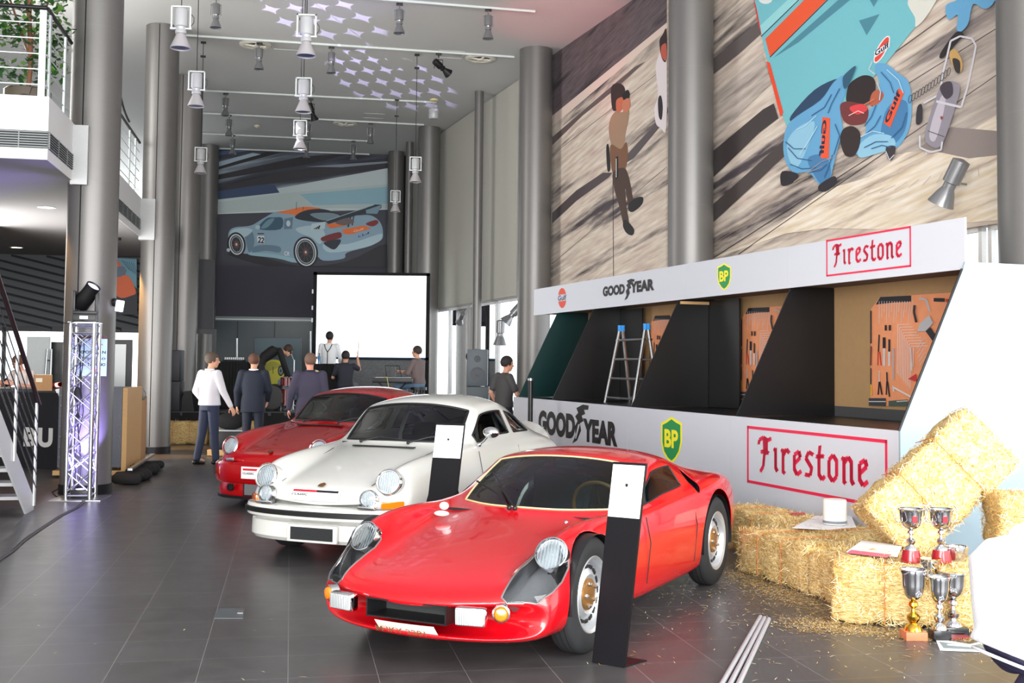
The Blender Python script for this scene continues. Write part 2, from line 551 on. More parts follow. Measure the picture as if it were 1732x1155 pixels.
# ---------------------------------------------------------------- columns
COLN = 7.5
def column(P, r, label, top=CEIL, seam=None):
 b = MB()
 b.lathe([(r, 0.12), (r, top)], 48, Matrix.Translation((P.x, P.y, 0)))
 k = 0
 o = b.build('column', M_col)
 tag(o, label, 'column')
 s = MB(); s.lathe([(r + 0.012, 0.0), (r + 0.012, 0.12)], 48, Matrix.Translation((P.x, P.y, 0)))
 s.build('base_ring', M_darkmetal, o)
 if seam is not None:
  s = MB()
  d = Vector((math.cos(seam), math.sin(seam), 0))
  s.tube([Vector((P.x, P.y, 0.13)) + d * (r + 0.0), Vector((P.x, P.y, top - 0.02)) + d * (r + 0.0)], 0.008, 6)
  s.build('seam', M_darkmetal, o)
 for z in (1.9, 3.8, 5.7):
  if z < top - 0.3:
   s = MB(); s.lathe([(r + 0.0012, z), (r + 0.0012, z + 0.012)], 48, Matrix.Translation((P.x, P.y, 0)), caps=False)
   s.build('joint_ring', mat('joint_grey', hexc(120, 118, 116), 0.5, 0.5), o)
 return o
def floor_col(uc, vb, r):
 """centre of a column whose near foot shows at pixel uc, vb"""
 p = on_z(uc, vb)
 d = Vector((p.x, p.y, 0)).normalized()
 return Vector((p.x, p.y, 0)) + d * r
C1 = floor_col(144, 838, 0.30)
C2 = floor_col(258, 768, 0.29)
column(C1, 0.30, 'thick grey metal column behind the lit truss tower', seam=-PI / 2 - 0.15)
column(C2, 0.29, 'thick grey column left of the black speaker stack, second from the left', seam=-PI / 2 + 0.1)
p = on_z(318, 129, CEIL); C3 = Vector((p.x - .01, p.y + 0.1, 0))
column(C3, 0.30, 'grey column right behind the second thick column on the left', seam=-PI / 2 - 0.1)
p = on_z(349, 243, CEIL); C4 = Vector((p.x, p.y + 0.3, 0))
column(C4, 0.27, 'grey column at the left end of the blue race car mural')
p = on_z(671, 258, CEIL); C5 = Vector((p.x, p.y - 0.1, 0))
column(C5, 0.22, 'dark column at the right end of the blue race car mural')
p = on_n(904, 400, COLN); C6 = Vector((p.x, p.y, 0))
column(C6, 0.31, 'thick column between the grey wall panels and the pit lane mural')
p = on_n(1168, 300, COLN); C7 = Vector((p.x, p.y, 0))
column(C7, 0.31, 'thick column standing in front of the pit lane mural')
p = on_n(1752, 250, COLN); C8 = Vector((p.x, p.y, 0))
column(C8, 0.31, 'thick column cut by the right edge of the picture')
p = on_n(724, 400, COLN); C9 = Vector((p.x, p.y, 0))
column(C9, 0.28, 'thick dark column between the white screen and the grey wall panels')
p = on_n(808, 400, COLN); C10 = Vector((p.x, p.y, 0))
column(C10, 0.10, 'thin grey column in front of the grey wall panels')
p = on_n(691, 400, COLN);
column(Vector((p.x, p.y, 0)), 0.10, 'thin dark column beside the right end of the race car mural')
# brackets where the gallery meets the two left columns
for (C, lab) in ((C1, 'grey box bracket joining the gallery to the nearer left column'), (C2, 'grey box bracket joining the gallery to the second left column')):
 s = (C - MP).dot(TD)
 dl = (C - MP).dot(TN)
 A = MP + TD * (s - 0.36) - TN * 0.02
 b = MB()
 b.prism([A + UP * (MZB - 0.05), A + TN * (dl + 0.0) + UP * (MZB - 0.05), A + TN * dl + TD * 0.5 + UP * (MZB - 0.05), A + TD * 0.5 + UP * (MZB - 0.05)], UP * 0.72)
 tag(b.build('column_bracket', mat('bracket_grey', hexc(175, 176, 176), 0.5, 0.3)), lab, 'bracket')
# ---------------------------------------------------------------- gallery railing
M_rail = mat('rail_white_metal', hexc(200, 208, 208), 0.4, 0.3)
def railing(A, d, L, posts, label, handrail=True):
 t = thing('gallery_railing', label, 'railing', (A.x, A.y, MZT))
 o0 = Vector((A.x, A.y, MZT))
 n = d.cross(UP)
 for s in posts:
  b = MB()
  p = A - o0 + d * s
  b.prism([p + UP * MZT + n * 0.012, p + d * 0.07 + UP * MZT + n * 0.012, p + d * 0.07 + UP * MZT - n * 0.012, p + UP * MZT - n * 0.012], UP * 0.96)
  b.build('post', M_rail, t)
 for k in range(5):
  b = MB(); z = MZT + 0.14 + k * 0.17
  b.tube([A - o0 + UP * z, A - o0 + d * L + UP * z], 0.007, 6)
  b.build('rail', M_rail, t)
 b = MB(); b.tube([A - o0 + UP * (MZT + 0.99), A - o0 + d * L + UP * (MZT + 0.99)], 0.024, 10)
 b.build('handrail', M_darkmetal, t)
 return t
railing(MP - TN * 0.06 + TD * 0.06, -TN, 6.0, [0.0, 0.62, 1.24, 2.4, 3.6], 'white bar railing on the near end of the gallery, before the potted tree')
s1 = (C1 - MP).dot(TD)
s2 = (C2 - MP).dot(TD)
railing(MP - TN * 0.06 + TD * 0.1, TD, s1 - 0.4, [0.12, 0.98], 'white bar railing between gallery corner and the nearer left column')
railing(MP - TN * 0.06 + TD * (s1 + 0.1), TD, s2 - s1 - 0.3, [0.9, 2.2, 3.6, 4.7, 5.4], 'white bar railing on the gallery between the two left columns')
# curtain like white panel and dark cable on the gallery
b = MB()
pts = []
for i in range(14):
 a = i / 13
 q = on_plane(199 + 20 * a, 140 + 65 * a + 10 * math.sin(a * 3), MP + TD * (s2 - 3.0), TD)
 pts.append(q)
b.tube(pts, 0.018, 6)
tag(b.build('cable', M_rubber), 'black cable curving down to the gallery railing behind the nearer left column', 'cable')
# downlights under the gallery and potted tree on it
for (u, v, lab) in ((79, 350, 'larger round downlight under the gallery, nearer one'), (28, 418, 'small round downlight under the gallery, farther one')):
 p = on_z(u, v, MZB)
 b = MB(); b.lathe([(0.10, -0.012), (0.125, -0.012), (0.125, 0.0)], 24, Matrix.Translation(p), caps=False)
 t = b.build('downlight', M_rail); tag(t, lab, 'ceiling light')
 b = MB(); b.lathe([(0.10, -0.008), (0.0001, -0.008)], 24, Matrix.Translation(p), caps=False)
 b.build('lamp', mat('lamp_warm', (1, 0.85, 0.6), emit=(1.0, 0.85, 0.6), estr=6, var=0), t)
def leaf_cluster(b, c, r, n, rnd, size=0.09):
 for i in range(n):
  d = Vector((rnd.gauss(0, 1), rnd.gauss(0, 1), rnd.gauss(0, 0.8)))
  if d.length < 0.01: continue
  p = c + d.normalized() * r * rnd.uniform(0.3, 1)
  a = Vector((rnd.uniform(-1, 1), rnd.uniform(-1, 1), rnd.uniform(-0.8, 0.4))).normalized()
  s = a.cross(UP).normalized() * size * 0.3
  L = size * rnd.uniform(0.7, 1.2)
  m_ = p + a * L * 0.5
  b.add([p, m_ + s, p + a * L, m_ - s], [(0, 1, 2, 3)], rnd.choice((0, 0, 1)))
tp = on_plane(47, 146, MP + TD * 1.35, TD);
tp = Vector((tp.x, tp.y, MZT))
t = thing('potted_tree', 'leafy indoor tree in a shiny pot behind the gallery railing', 'plant', tp)
b = MB(); b.lathe([(0.16, 0), (0.26, 0.02), (0.27, 0.34), (0.255, 0.36), (0.25, 0.30)], 28)
b.build('pot', mat('polished_pot', hexc(170, 160, 140), 0.1, 1.0, var=0), t)
b = MB()
b.tube([(0, 0, 0.3), (0.03, 0, 0.7), (-0.02, 0.02, 1.3), (0.03, 0, 2.0)], 0.03, 8)
b.tube([(0, 0, 0.9), (0.15, 0.1, 1.4), (0.3, 0.1, 1.9)], 0.014, 6)
b.tube([(0, 0, 0.8), (-0.15, 0.0, 1.2), (-0.35, 0.05, 1.7)], 0.014, 6)
b.build('trunk', mat('bark', hexc(118, 82, 62), 0.9), t)
b = MB(); rnd = random.Random(3)
for i in range(34):
 c = Vector((rnd.uniform(-0.42, 0.38), rnd.uniform(-0.3, 0.3), rnd.uniform(0.62, 1.7)))
 leaf_cluster(b, c, 0.20, 30, rnd, 0.11)
b.build('foliage', [mat('leaf_green', hexc(40, 84, 38), 0.5), mat('leaf_light', hexc(92, 132, 60), 0.5)], t)
# ================================================================ murals and the pit-garage booth
class Art:
 """flat printed picture: polygons traced on one plane, each layer a hair in front of the last"""
 def __init__(s, P, n, toward, step=0.0004):
  s.P, s.n, s.t, s.step = Vector(P), n, toward, step
  s.k = 0; s.b = MB(); s.mats = []
 def q(s, u, v):
  return on_plane(u, v, s.P, s.n)
 def mi(s, m):
  if m not in s.mats: s.mats.append(m)
  return s.mats.index(m)
 def poly(s, pts, m):
  s.k += 1
  off = s.t * (s.step * s.k)
  s.b.poly([s.q(*p) + off for p in pts], s.mi(m)); return s
 def smooth(s, pts, m, n=4):
  """closed curve through the points"""
  N = len(pts); out = []
  for i in range(N):
   p0, p1, p2, p3 = pts[i - 1], pts[i], pts[(i + 1) % N], pts[(i + 2) % N]
   for k in range(n):
    t = k / n
    out.append(tuple(0.5 * ((2 * p1[j]) + (-p0[j] + p2[j]) * t + (2 * p0[j] - 5 * p1[j] + 4 * p2[j] - p3[j]) * t * t + (-p0[j] + 3 * p1[j] - 3 * p2[j] + p3[j]) * t ** 3) for j in (0, 1)))
  return s.poly(out, m)
 def line(s, pts, w, m):
  s.k += 1
  off = s.t * (s.step * s.k)
  for a, c in zip(pts, pts[1:]):
   dx, dy = c[0] - a[0], c[1] - a[1]
   L = math.hypot(dx, dy) or 1
   nx, ny = -dy / L * w / 2, dx / L * w / 2
   s.b.poly([s.q(*p) + off for p in ((a[0] + nx, a[1] + ny), (c[0] + nx, c[1] + ny), (c[0] - nx, c[1] - ny), (a[0] - nx, a[1] - ny))], s.mi(m))
  return s
 def ell(s, c, rx, ry, m, rot=0, a0=0, a1=360, n=28):
  pts = []
  for i in range(n):
   a = math.radians(a0 + (a1 - a0) * i / (n if a1 - a0 == 360 else n - 1))
   x, y = rx * math.cos(a), ry * math.sin(a)
   r = math.radians(rot)
   pts.append((c[0] + x * math.cos(r) - y * math.sin(r), c[1] + x * math.sin(r) + y * math.cos(r)))
  return s.poly(pts, m)
 def ring(s, c, rx, ry, w, m, rot=0, n=30, a0=0, a1=360):
  pts = []
  for i in range(n + 1):
   a = math.radians(a0 + (a1 - a0) * i / n)
   x, y = rx * math.cos(a), ry * math.sin(a); r = math.radians(rot)
   pts.append((c[0] + x * math.cos(r) - y * math.sin(r), c[1] + x * math.sin(r) + y * math.cos(r)))
  return s.line(pts, w, m)
 def text(s, body, a, c, h, m, bold=0.02):
  """lettering from pixel a to pixel c (baseline), h pixels high"""
  s.k += 1
  A, B = s.q(*a), s.q(*c)
  dx, dy = c[0] - a[0], c[1] - a[1]; L = math.hypot(dx, dy)
  Cc = s.q(a[0] + dy / L * h, a[1] - dx / L * h)
  X = (B - A).normalized(); Y = (Cc - A); Y = Y - X * Y.dot(X)
  hh = Y.length; Y.normalize()
  tb = textmesh(body, (B - A).length, hh, frame(A + s.t * s.step * s.k, X, Y, X.cross(Y)), None, name=None, bold=bold, depth=0)
  s.b.add(tb.v, tb.f, s.mi(m)); return s
 def build(s, name, label, cat='mural', parent=None):
  o = s.b.build(name, s.mats, parent, fixn=False)
  if parent is None: tag(o, label, cat)
  return o
def tarmac_mat(name, base, dark, P, ang, sc=1.0):
 """scuffed concrete with broken dark rubber streaks running along one direction"""
 m = bpy.data.materials.new(name); m.use_nodes = True
 nt = m.node_tree; b = nt.nodes['Principled BSDF']; b.inputs['Roughness'].default_value = 0.75
 tc = nt.nodes.new('ShaderNodeTexCoord')
 # wall axes: u along the wall, v up
 du = nt.nodes.new('ShaderNodeVectorMath'); du.operation = 'DOT_PRODUCT'; du.inputs[1].default_value = RD
 nt.links.new(tc.outputs['Object'], du.inputs[0])
 sx = nt.nodes.new('ShaderNodeSeparateXYZ'); nt.links.new(tc.outputs['Object'], sx.inputs[0])
 cx = nt.nodes.new('ShaderNodeCombineXYZ')
 nt.links.new(du.outputs['Value'], cx.inputs[0]); nt.links.new(sx.outputs['Z'], cx.inputs[1])
 mp = nt.nodes.new('ShaderNodeMapping'); mp.inputs['Rotation'].default_value = (0, 0, -ang)
 nt.links.new(cx.outputs[0], mp.inputs[0])
 m2 = nt.nodes.new('ShaderNodeMapping'); m2.inputs['Scale'].default_value = (0.22 * sc, 2.3 * sc, 1)
 nt.links.new(mp.outputs[0], m2.inputs[0])
 n1 = nt.nodes.new('ShaderNodeTexNoise'); n1.inputs['Scale'].default_value = 1.0; n1.inputs['Detail'].default_value = 8; n1.inputs['Roughness'].default_value = 0.6
 nt.links.new(m2.outputs[0], n1.inputs[0])
 r1 = nt.nodes.new('ShaderNodeValToRGB')
 r1.color_ramp.elements[0].position = 0.36; r1.color_ramp.elements[0].color = (*dark, 1)
 r1.color_ramp.elements[1].position = 0.47; r1.color_ramp.elements[1].color = (*base, 1)
 nt.links.new(n1.outputs[0], r1.inputs[0])
 n2 = nt.nodes.new('ShaderNodeTexNoise'); n2.inputs['Scale'].default_value = 6; n2.inputs['Detail'].default_value = 8
 nt.links.new(m2.outputs[0], n2.inputs[0])
 mx = nt.nodes.new('ShaderNodeMix'); mx.data_type = 'RGBA'; mx.blend_type = 'OVERLAY'; mx.inputs['Factor'].default_value = 0.8
 nt.links.new(r1.outputs[0], mx.inputs['A']); nt.links.new(n2.outputs[0], mx.inputs['B'])
 nt.links.new(mx.outputs['Result'], b.inputs['Base Color'])
 return m
# direction of the streaks measured on the wall
MN = WALLN - 0.03
qa = on_n(934, 400, MN); qb = on_n(1128, 260, MN)
ang = math.atan2((qb - qa).z, (qb - qa).dot(RD))
M_conc = tarmac_mat('print_concrete', hexc(200, 186, 172), hexc(72, 64, 68), None, ang)
M_conc_dark = tarmac_mat('print_asphalt', hexc(92, 80, 84), hexc(52, 46, 50), None, ang, 2.0)
M_conc_pale = tarmac_mat('print_pale_concrete', hexc(222, 208, 188), hexc(168, 150, 134), None, ang, 1.5)
M_conc_grey = tarmac_mat('print_grey_concrete', hexc(178, 166, 156), hexc(120, 110, 108), None, ang, 1.0)
A = Art(ND * MN, ND, -ND)
# board body (real thickness) then the print
mt = ND * 0.0
body = MB()
pl = [on_n(933, 86, MN), on_n(933, 478, MN)]
UL = on_n(933, 300, MN).dot(RD); UR = on_n(1694, 300, MN).dot(RD)
z0, z1 = WSILL - 0.02, CEIL - 0.02
def wp(u, z, n=MN): return ND * n + RD * u + UP * z
for (ua, ub) in ((UL, on_n(1129, 300, MN).dot(RD)), (on_n(1207, 300, MN).dot(RD), UR)):
 body.prism([wp(ua, z0), wp(ub, z0), wp(ub, z1), wp(ua, z1)], ND * 0.03)
body.prism([wp(on_n(1128, 300, MN).dot(RD), z0), wp(on_n(1208, 300, MN).dot(RD), z0), wp(on_n(1208, 300, MN).dot(RD), z1), wp(on_n(1128, 300, MN).dot(RD), z1)], ND * 0.03)
mural = body.build('wall_mural', M_conc)
tag(mural, 'large wall mural of a pit lane with crouching mechanics and a photographer', 'mural')
def clipz(pts): return pts
# --- left panel: dark asphalt triangle, pale strip, streaks
A.poly([(934, 85), (1056, 1), (1128, -48), (1128, 48), (934, 208)], M_conc_dark)
A.poly([(934, 196), (1128, 38), (1128, 50), (934, 214)], flat(216, 196, 184))
A.poly([(934, 232), (1020, 158), (1075, 112), (1092, 104), (1040, 152), (985, 196), (934, 246)], flat(98, 84, 82))
A.poly([(934, 378), (975, 340), (1030, 300), (1036, 292), (1020, 292), (975, 322), (934, 360)], flat(78, 68, 70))
A.poly([(1060, 262), (1112, 205), (1116, 215), (1072, 268), (1058, 276)], flat(88, 80, 82))
A.line([(934, 262), (1128, 112)], 0.8, flat(90, 80, 76)); A.line([(934, 446), (1128, 282)], 0.8, flat(90, 80, 76))
A.line([(1037, 300), (1038, 468)], 1.0, flat(50, 42, 40))
# photographer
br1, br2, blk = flat(160, 128, 104), flat(72, 54, 46), flat(30, 26, 26)
A.smooth([(1030, 222), (1033, 200), (1044, 186), (1052, 190), (1060, 182), (1064, 180), (1064, 200), (1058, 228), (1056, 248), (1047, 262), (1036, 250)], br1)
A.smooth([(1033, 245), (1050, 252), (1060, 240), (1062, 270), (1052, 300), (1040, 300), (1034, 280)], flat(120, 84, 62))
A.smooth([(1037, 292), (1056, 284), (1064, 300), (1070, 330), (1072, 344), (1064, 350), (1058, 318), (1060, 350), (1064, 376), (1056, 382), (1048, 350), (1040, 322)], br2)
A.smooth([(1064, 344), (1078, 334), (1088, 334), (1086, 346), (1072, 358), (1064, 356)], blk)
A.smooth([(1056, 372), (1062, 374), (1073, 388), (1070, 398), (1060, 394), (1054, 382)], blk)
A.smooth([(1034, 150), (1042, 141), (1054, 144), (1058, 156), (1052, 170), (1044, 186), (1036, 184)], flat(52, 36, 34))
A.smooth([(1043, 170), (1054, 164), (1060, 170), (1052, 186), (1044, 190)], flat(190, 104, 76))
A.smooth([(1053, 160), (1062, 152), (1066, 160), (1062, 172), (1056, 170)], blk)
A.smooth([(1054, 172), (1064, 166), (1067, 178), (1060, 190), (1054, 186)], flat(196, 120, 92))
A.smooth([(1026, 250), (1030, 246), (1033, 284), (1028, 288)], blk)
A.poly([(1042, 266), (1046, 264), (1046, 300), (1042, 304)], flat(20, 20, 22)); A.line([(1043, 268), (1043, 300)], 1.2, flat(215, 210, 205))
# figure in white at the column
A.smooth([(1110, 118), (1114, 96), (1122, 84), (1128, 82), (1128, 214), (1118, 216), (1110, 208), (1108, 182), (1114, 160)], flat(222, 212, 214))
A.smooth([(1116, 70), (1122, 58), (1128, 50), (1128, 102), (1120, 98)], flat(48, 34, 34))
A.smooth([(1119, 80), (1124, 74), (1128, 76), (1128, 102), (1120, 96)], flat(186, 88, 70))
A.smooth([(1114, 168), (1119, 162), (1122, 180), (1120, 202), (1115, 196)], flat(40, 36, 40))
# --- right panel: ground
A.poly([(1208, 438), (1330, 395), (1398, 386), (1500, 388), (1694, 372), (1694, 180), (1560, 240), (1470, 300), (1400, 320), (1300, 392), (1220, 430)], M_conc_pale)
A.poly([(1208, 160), (1290, 90), (1306, 140), (1208, 236)], M_conc_grey)
A.poly([(1420, 230), (1560, 100), (1694, -30), (1694, 190), (1600, 250), (1500, 262)], M_conc_grey)
A.poly([(1555, 250), (1610, 215), (1694, 222), (1694, 262), (1640, 268)], flat(140, 128, 124))
for (a, c) in (((1208, 436), (1500, 248)), ((1250, 430), (1700, 118)), ((1476, 180), (1694, 44)), ((1430, 150), (1694, -40))):
 A.line([a, c], 1.3, flat(58, 50, 50))
A.poly([(1208, 255), (1292, 185), (1310, 175), (1318, 200), (1285, 225), (1208, 300)], flat(62, 54, 54))
A.poly([(1208, 345), (1275, 285), (1330, 235), (1330, 262), (1290, 300), (1208, 376)], flat(70, 62, 60))
A.poly([(1208, 100), (1270, 48), (1290, 30), (1294, 52), (1250, 92), (1208, 126)], flat(92, 84, 82))
# --- race car bodywork
tq, tq2, tq3, org = flat(112, 184, 194), flat(146, 206, 210), flat(72, 132, 148), flat(226, 84, 44)
A.poly([(1275, -12), (1572, -60), (1562, 30), (1548, 48), (1500, 108), (1452, 160), (1400, 195), (1331, 212), (1312, 150), (1296, 90)], tq)
A.poly([(1286, 45), (1366, -30), (1400, -40), (1290, 60)], tq2)
A.poly([(1296, 66), (1390, -28), (1428, -28), (1304, 96)], org)
A.line([(1289, 62), (1380, -26)], 1.5, flat(30, 30, 34)); A.line([(1304, 97), (1428, -26)], 1.5, flat(30, 30, 34))
A.poly([(1310, 98), (1420, 0), (1500, -30), (1560, -40), (1440, 0), (1352, 72)], tq3)
A.poly([(1455, 35), (1490, 24), (1468, 60)], tq3)
A.poly([(1468, -10), (1492, -8), (1480, 12)], tq3)
A.poly([(1275, -10), (1281, 12), (1291, 64), (1284, 40)], flat(216, 40, 40)); A.poly([(1298, 104), (1304, 106), (1327, 190), (1322, 198)], flat(228, 70, 36))
A.smooth([(1538, 0), (1575, -30), (1600, -30), (1575, 20), (1552, 46), (1550, 30)], flat(214, 214, 204))
A.smooth([(1340, 196), (1380, 152), (1420, 133), (1412, 150), (1370, 190), (1345, 206)], flat(34, 62, 92))
A.ell((1297, -2), 12, 9, flat(220, 222, 220))
# oval badge on the bodywork
A.ell((1494, 84), 8, 26, flat(226, 226, 228), 28); A.ell((1494, 84), 6, 23.5, flat(220, 70, 52), 28)
A.poly([(1481, 88), (1508, 70), (1507, 80), (1482, 98)], flat(226, 226, 228)); A.text('Gulf', (1483, 96), (1507, 79), 8, flat(30, 34, 60), 0.03)
# mechanics
b1, b2, b3 = flat(98, 160, 200), flat(66, 122, 168), flat(140, 190, 214)
A.smooth([(1328, 236), (1340, 205), (1390, 170), (1412, 140), (1430, 128), (1434, 150), (1424, 185), (1428, 220), (1420, 250), (1410, 290), (1404, 322), (1388, 312), (1370, 292), (1345, 292), (1330, 270)], b1)
A.smooth([(1334, 240), (1352, 216), (1380, 206), (1372, 240), (1352, 282), (1338, 272)], b3)
A.smooth([(1368, 270), (1396, 262), (1408, 286), (1404, 320), (1390, 312)], b2)
A.smooth([(1482, 112), (1500, 108), (1522, 124), (1540, 140), (1545, 180), (1540, 220), (1520, 250), (1490, 254), (1452, 262), (1450, 244), (1466, 226), (1470, 190), (1490, 170), (1490, 140)], b1)
A.smooth([(1500, 190), (1520, 170), (1538, 176), (1534, 220), (1512, 246), (1492, 240)], b2)
A.smooth([(1456, 246), (1480, 228), (1510, 230), (1516, 248), (1480, 262), (1456, 266)], b3)
A.smooth([(1434, 165), (1440, 142), (1462, 128), (1480, 132), (1484, 150), (1476, 172), (1452, 178), (1438, 176)], flat(38, 26, 26))
A.smooth([(1478, 158), (1490, 152), (1498, 162), (1488, 176), (1474, 178)], flat(176, 92, 66))
A.smooth([(1424, 178), (1440, 172), (1470, 182), (1468, 206), (1446, 212), (1430, 204)], flat(110, 46, 46))
A.smooth([(1440, 182), (1462, 176), (1470, 186), (1452, 194)], flat(214, 60, 66))
A.smooth([(1424, 236), (1430, 218), (1446, 214), (1458, 226), (1456, 250), (1446, 264), (1432, 262)], flat(44, 32, 30))
A.poly([(1394, 198), (1407, 200), (1405, 268), (1391, 268)], org); A.text('Gulf', (1402, 203), (1396, 264), -8, flat(26, 30, 60), 0.03)
A.poly([(1523, 150), (1533, 156), (1509, 216), (1498, 208)], org); A.text('Gulf', (1505, 210), (1528, 157), 8, flat(26, 30, 60), 0.03)
A.smooth([(1326, 290), (1352, 294), (1350, 306), (1334, 314), (1324, 312)], flat(34, 30, 36)); A.smooth([(1390, 312), (1414, 298), (1418, 310), (1400, 324), (1388, 322)], flat(34, 30, 36))
A.smooth([(1502, 250), (1518, 248), (1514, 268), (1506, 270)], flat(54, 48, 52)); A.line([(1502, 256), (1508, 271), (1516, 262)], 1.5, flat(200, 200, 204))
# creases of the overalls
d1 = flat(44, 92, 136); d2 = flat(172, 210, 226)
for L_, m_ in ((((1336, 250), (1352, 268), (1376, 272)), d1), (((1332, 240), (1346, 252), (1366, 252)), d1), (((1350, 220), (1364, 214), (1384, 196)), d2), (((1340, 278), (1360, 286), (1384, 284)), d1), (((1372, 292), (1392, 288), (1402, 278)), d1), (((1410, 160), (1398, 182), (1376, 196)), d1),
    (((1424, 150), (1410, 176), (1404, 192)), d1), (((1416, 210), (1424, 230), (1414, 262)), d1), (((1386, 214), (1372, 238), (1356, 262)), d2), (((1398, 300), (1404, 286), (1412, 262)), d1), (((1494, 122), (1510, 140), (1516, 158)), d1), (((1504, 118), (1524, 136), (1532, 158)), d2),
    (((1486, 178), (1478, 198), (1466, 214)), d1), (((1494, 196), (1484, 214), (1470, 226)), d1), (((1538, 190), (1530, 216), (1512, 234)), d1), (((1466, 250), (1486, 240), (1506, 240)), d1), (((1460, 232), (1480, 222), (1500, 226)), d2), (((1478, 252), (1496, 246), (1512, 250)), d1), (((1488, 140), (1494, 156), (1492, 170)), d2)):
 A.line(L_, 1.6, m_)
A.smooth([(1430, 132), (1440, 120), (1452, 112), (1446, 130), (1438, 146), (1432, 150)], flat(40, 84, 110))
A.line([(1484, 126), (1474, 118), (1480, 104)], 1.6, flat(196, 206, 212))
A.line([(1466, 178), (1484, 168)], 2.4, flat(196, 110, 84)); A.line([(1440, 196), (1456, 188), (1466, 192)], 1.4, flat(250, 196, 190))
for k in range(7): A.line([(1215 + k * 22, 410 - k * 17), (1250 + k * 24, 388 - k * 19), (1276 + k * 24, 372 - k * 18)], 0.8, flat(170, 152, 138))
for k in range(9): A.line([(1470 + k * 24, 330 - k * 4), (1500 + k * 20, 318 - k * 5)], 0.9, flat(186, 168, 152))
# third mechanic, top right
A.smooth([(1606, 10), (1626, 0), (1640, -20), (1700, -30), (1688, 4), (1672, 16), (1652, 8), (1644, 40), (1632, 54), (1624, 50), (1626, 26), (1610, 34)], b1)
A.smooth([(1622, 56), (1636, 58), (1630, 66), (1602, 98), (1596, 92)], flat(34, 28, 30))
# air bottle trolley
st, st2 = flat(200, 198, 204), flat(140, 134, 144)
A.line([(1568, 175), (1596, 160), (1600, 128), (1608, 96), (1614, 70), (1630, 62), (1650, 66), (1657, 78), (1652, 104), (1642, 150), (1632, 182)], 3.2, st)
A.smooth([(1576, 205), (1592, 158), (1602, 142), (1618, 138), (1630, 150), (1622, 182), (1606, 230), (1594, 250), (1578, 246), (1570, 232)], st2)
A.smooth([(1584, 200), (1598, 164), (1606, 164), (1600, 200), (1588, 238), (1578, 232)], flat(186, 178, 188))
A.line([(1590, 172), (1632, 182)], 4, st); A.line([(1562, 230), (1562, 250), (1580, 258), (1598, 254), (1600, 240)], 3, st); A.line([(1573, 258), (1573, 262)], 2.5, st)
A.line([(1576, 222), (1604, 232)], 1.2, flat(60, 52, 60))
A.smooth([(1596, 150), (1604, 140), (1616, 140), (1618, 160), (1606, 168)], flat(64, 56, 66)); A.smooth([(1612, 92), (1622, 84), (1634, 104), (1632, 122), (1620, 116)], flat(188, 150, 90)); A.smooth([(1618, 100), (1630, 104), (1630, 124), (1622, 120)], flat(44, 40, 40))
A.smooth([(1558, 182), (1566, 178), (1566, 206), (1556, 210)], flat(46, 42, 48))
for i in range(13):
 t_ = i / 12
 A.ring((1546 + 66 * t_, 168 - 46 * t_ + 8 * t_ * (1 - t_)), 2.6, 7.0, 1.0, flat(44, 46, 54), 12, 14)
A.ell((1600, 200), 2, 3, flat(150, 60, 60))
o = A.build('print', None, parent=mural)
o['label'] = 'printed pit lane picture'
# slim light strips framing the mural
b = MB(); b.prism([wp(UL - 0.05, z0), wp(UL - 0.01, z0), wp(UL - 0.01, z1), wp(UL - 0.05, z1)], -ND * 0.03); b.build('edge_strip', M_rail, mural)
b = MB(); u_ = on_n(1696, 300, MN).dot(RD); b.prism([wp(u_, z0), wp(u_ + 0.03, z0), wp(u_ + 0.03, z1), wp(u_, z1)], -ND * 0.03); b.build('edge_strip', M_rail, mural)
# grey wall panels left of the mural (between the columns)
for (ua, ub, lab) in ((741, 799, 'grey fabric wall panel between white screen and thin column'), (818, 872, 'grey fabric wall panel between thin column and thick column')):
 p0 = on_n(ua, 500, MN).dot(RD); p1 = on_n(ub, 500, MN).dot(RD)
 b = MB(); b.prism([wp(p0, 3.05), wp(p1, 3.05), wp(p1, CEIL - 0.03), wp(p0, CEIL - 0.03)], ND * 0.025)
 tag(b.build('wall_panel', mat('panel_fabric', hexc(186, 184, 174), 0.9, var=0.03, scale=2)), lab, 'wall panel')
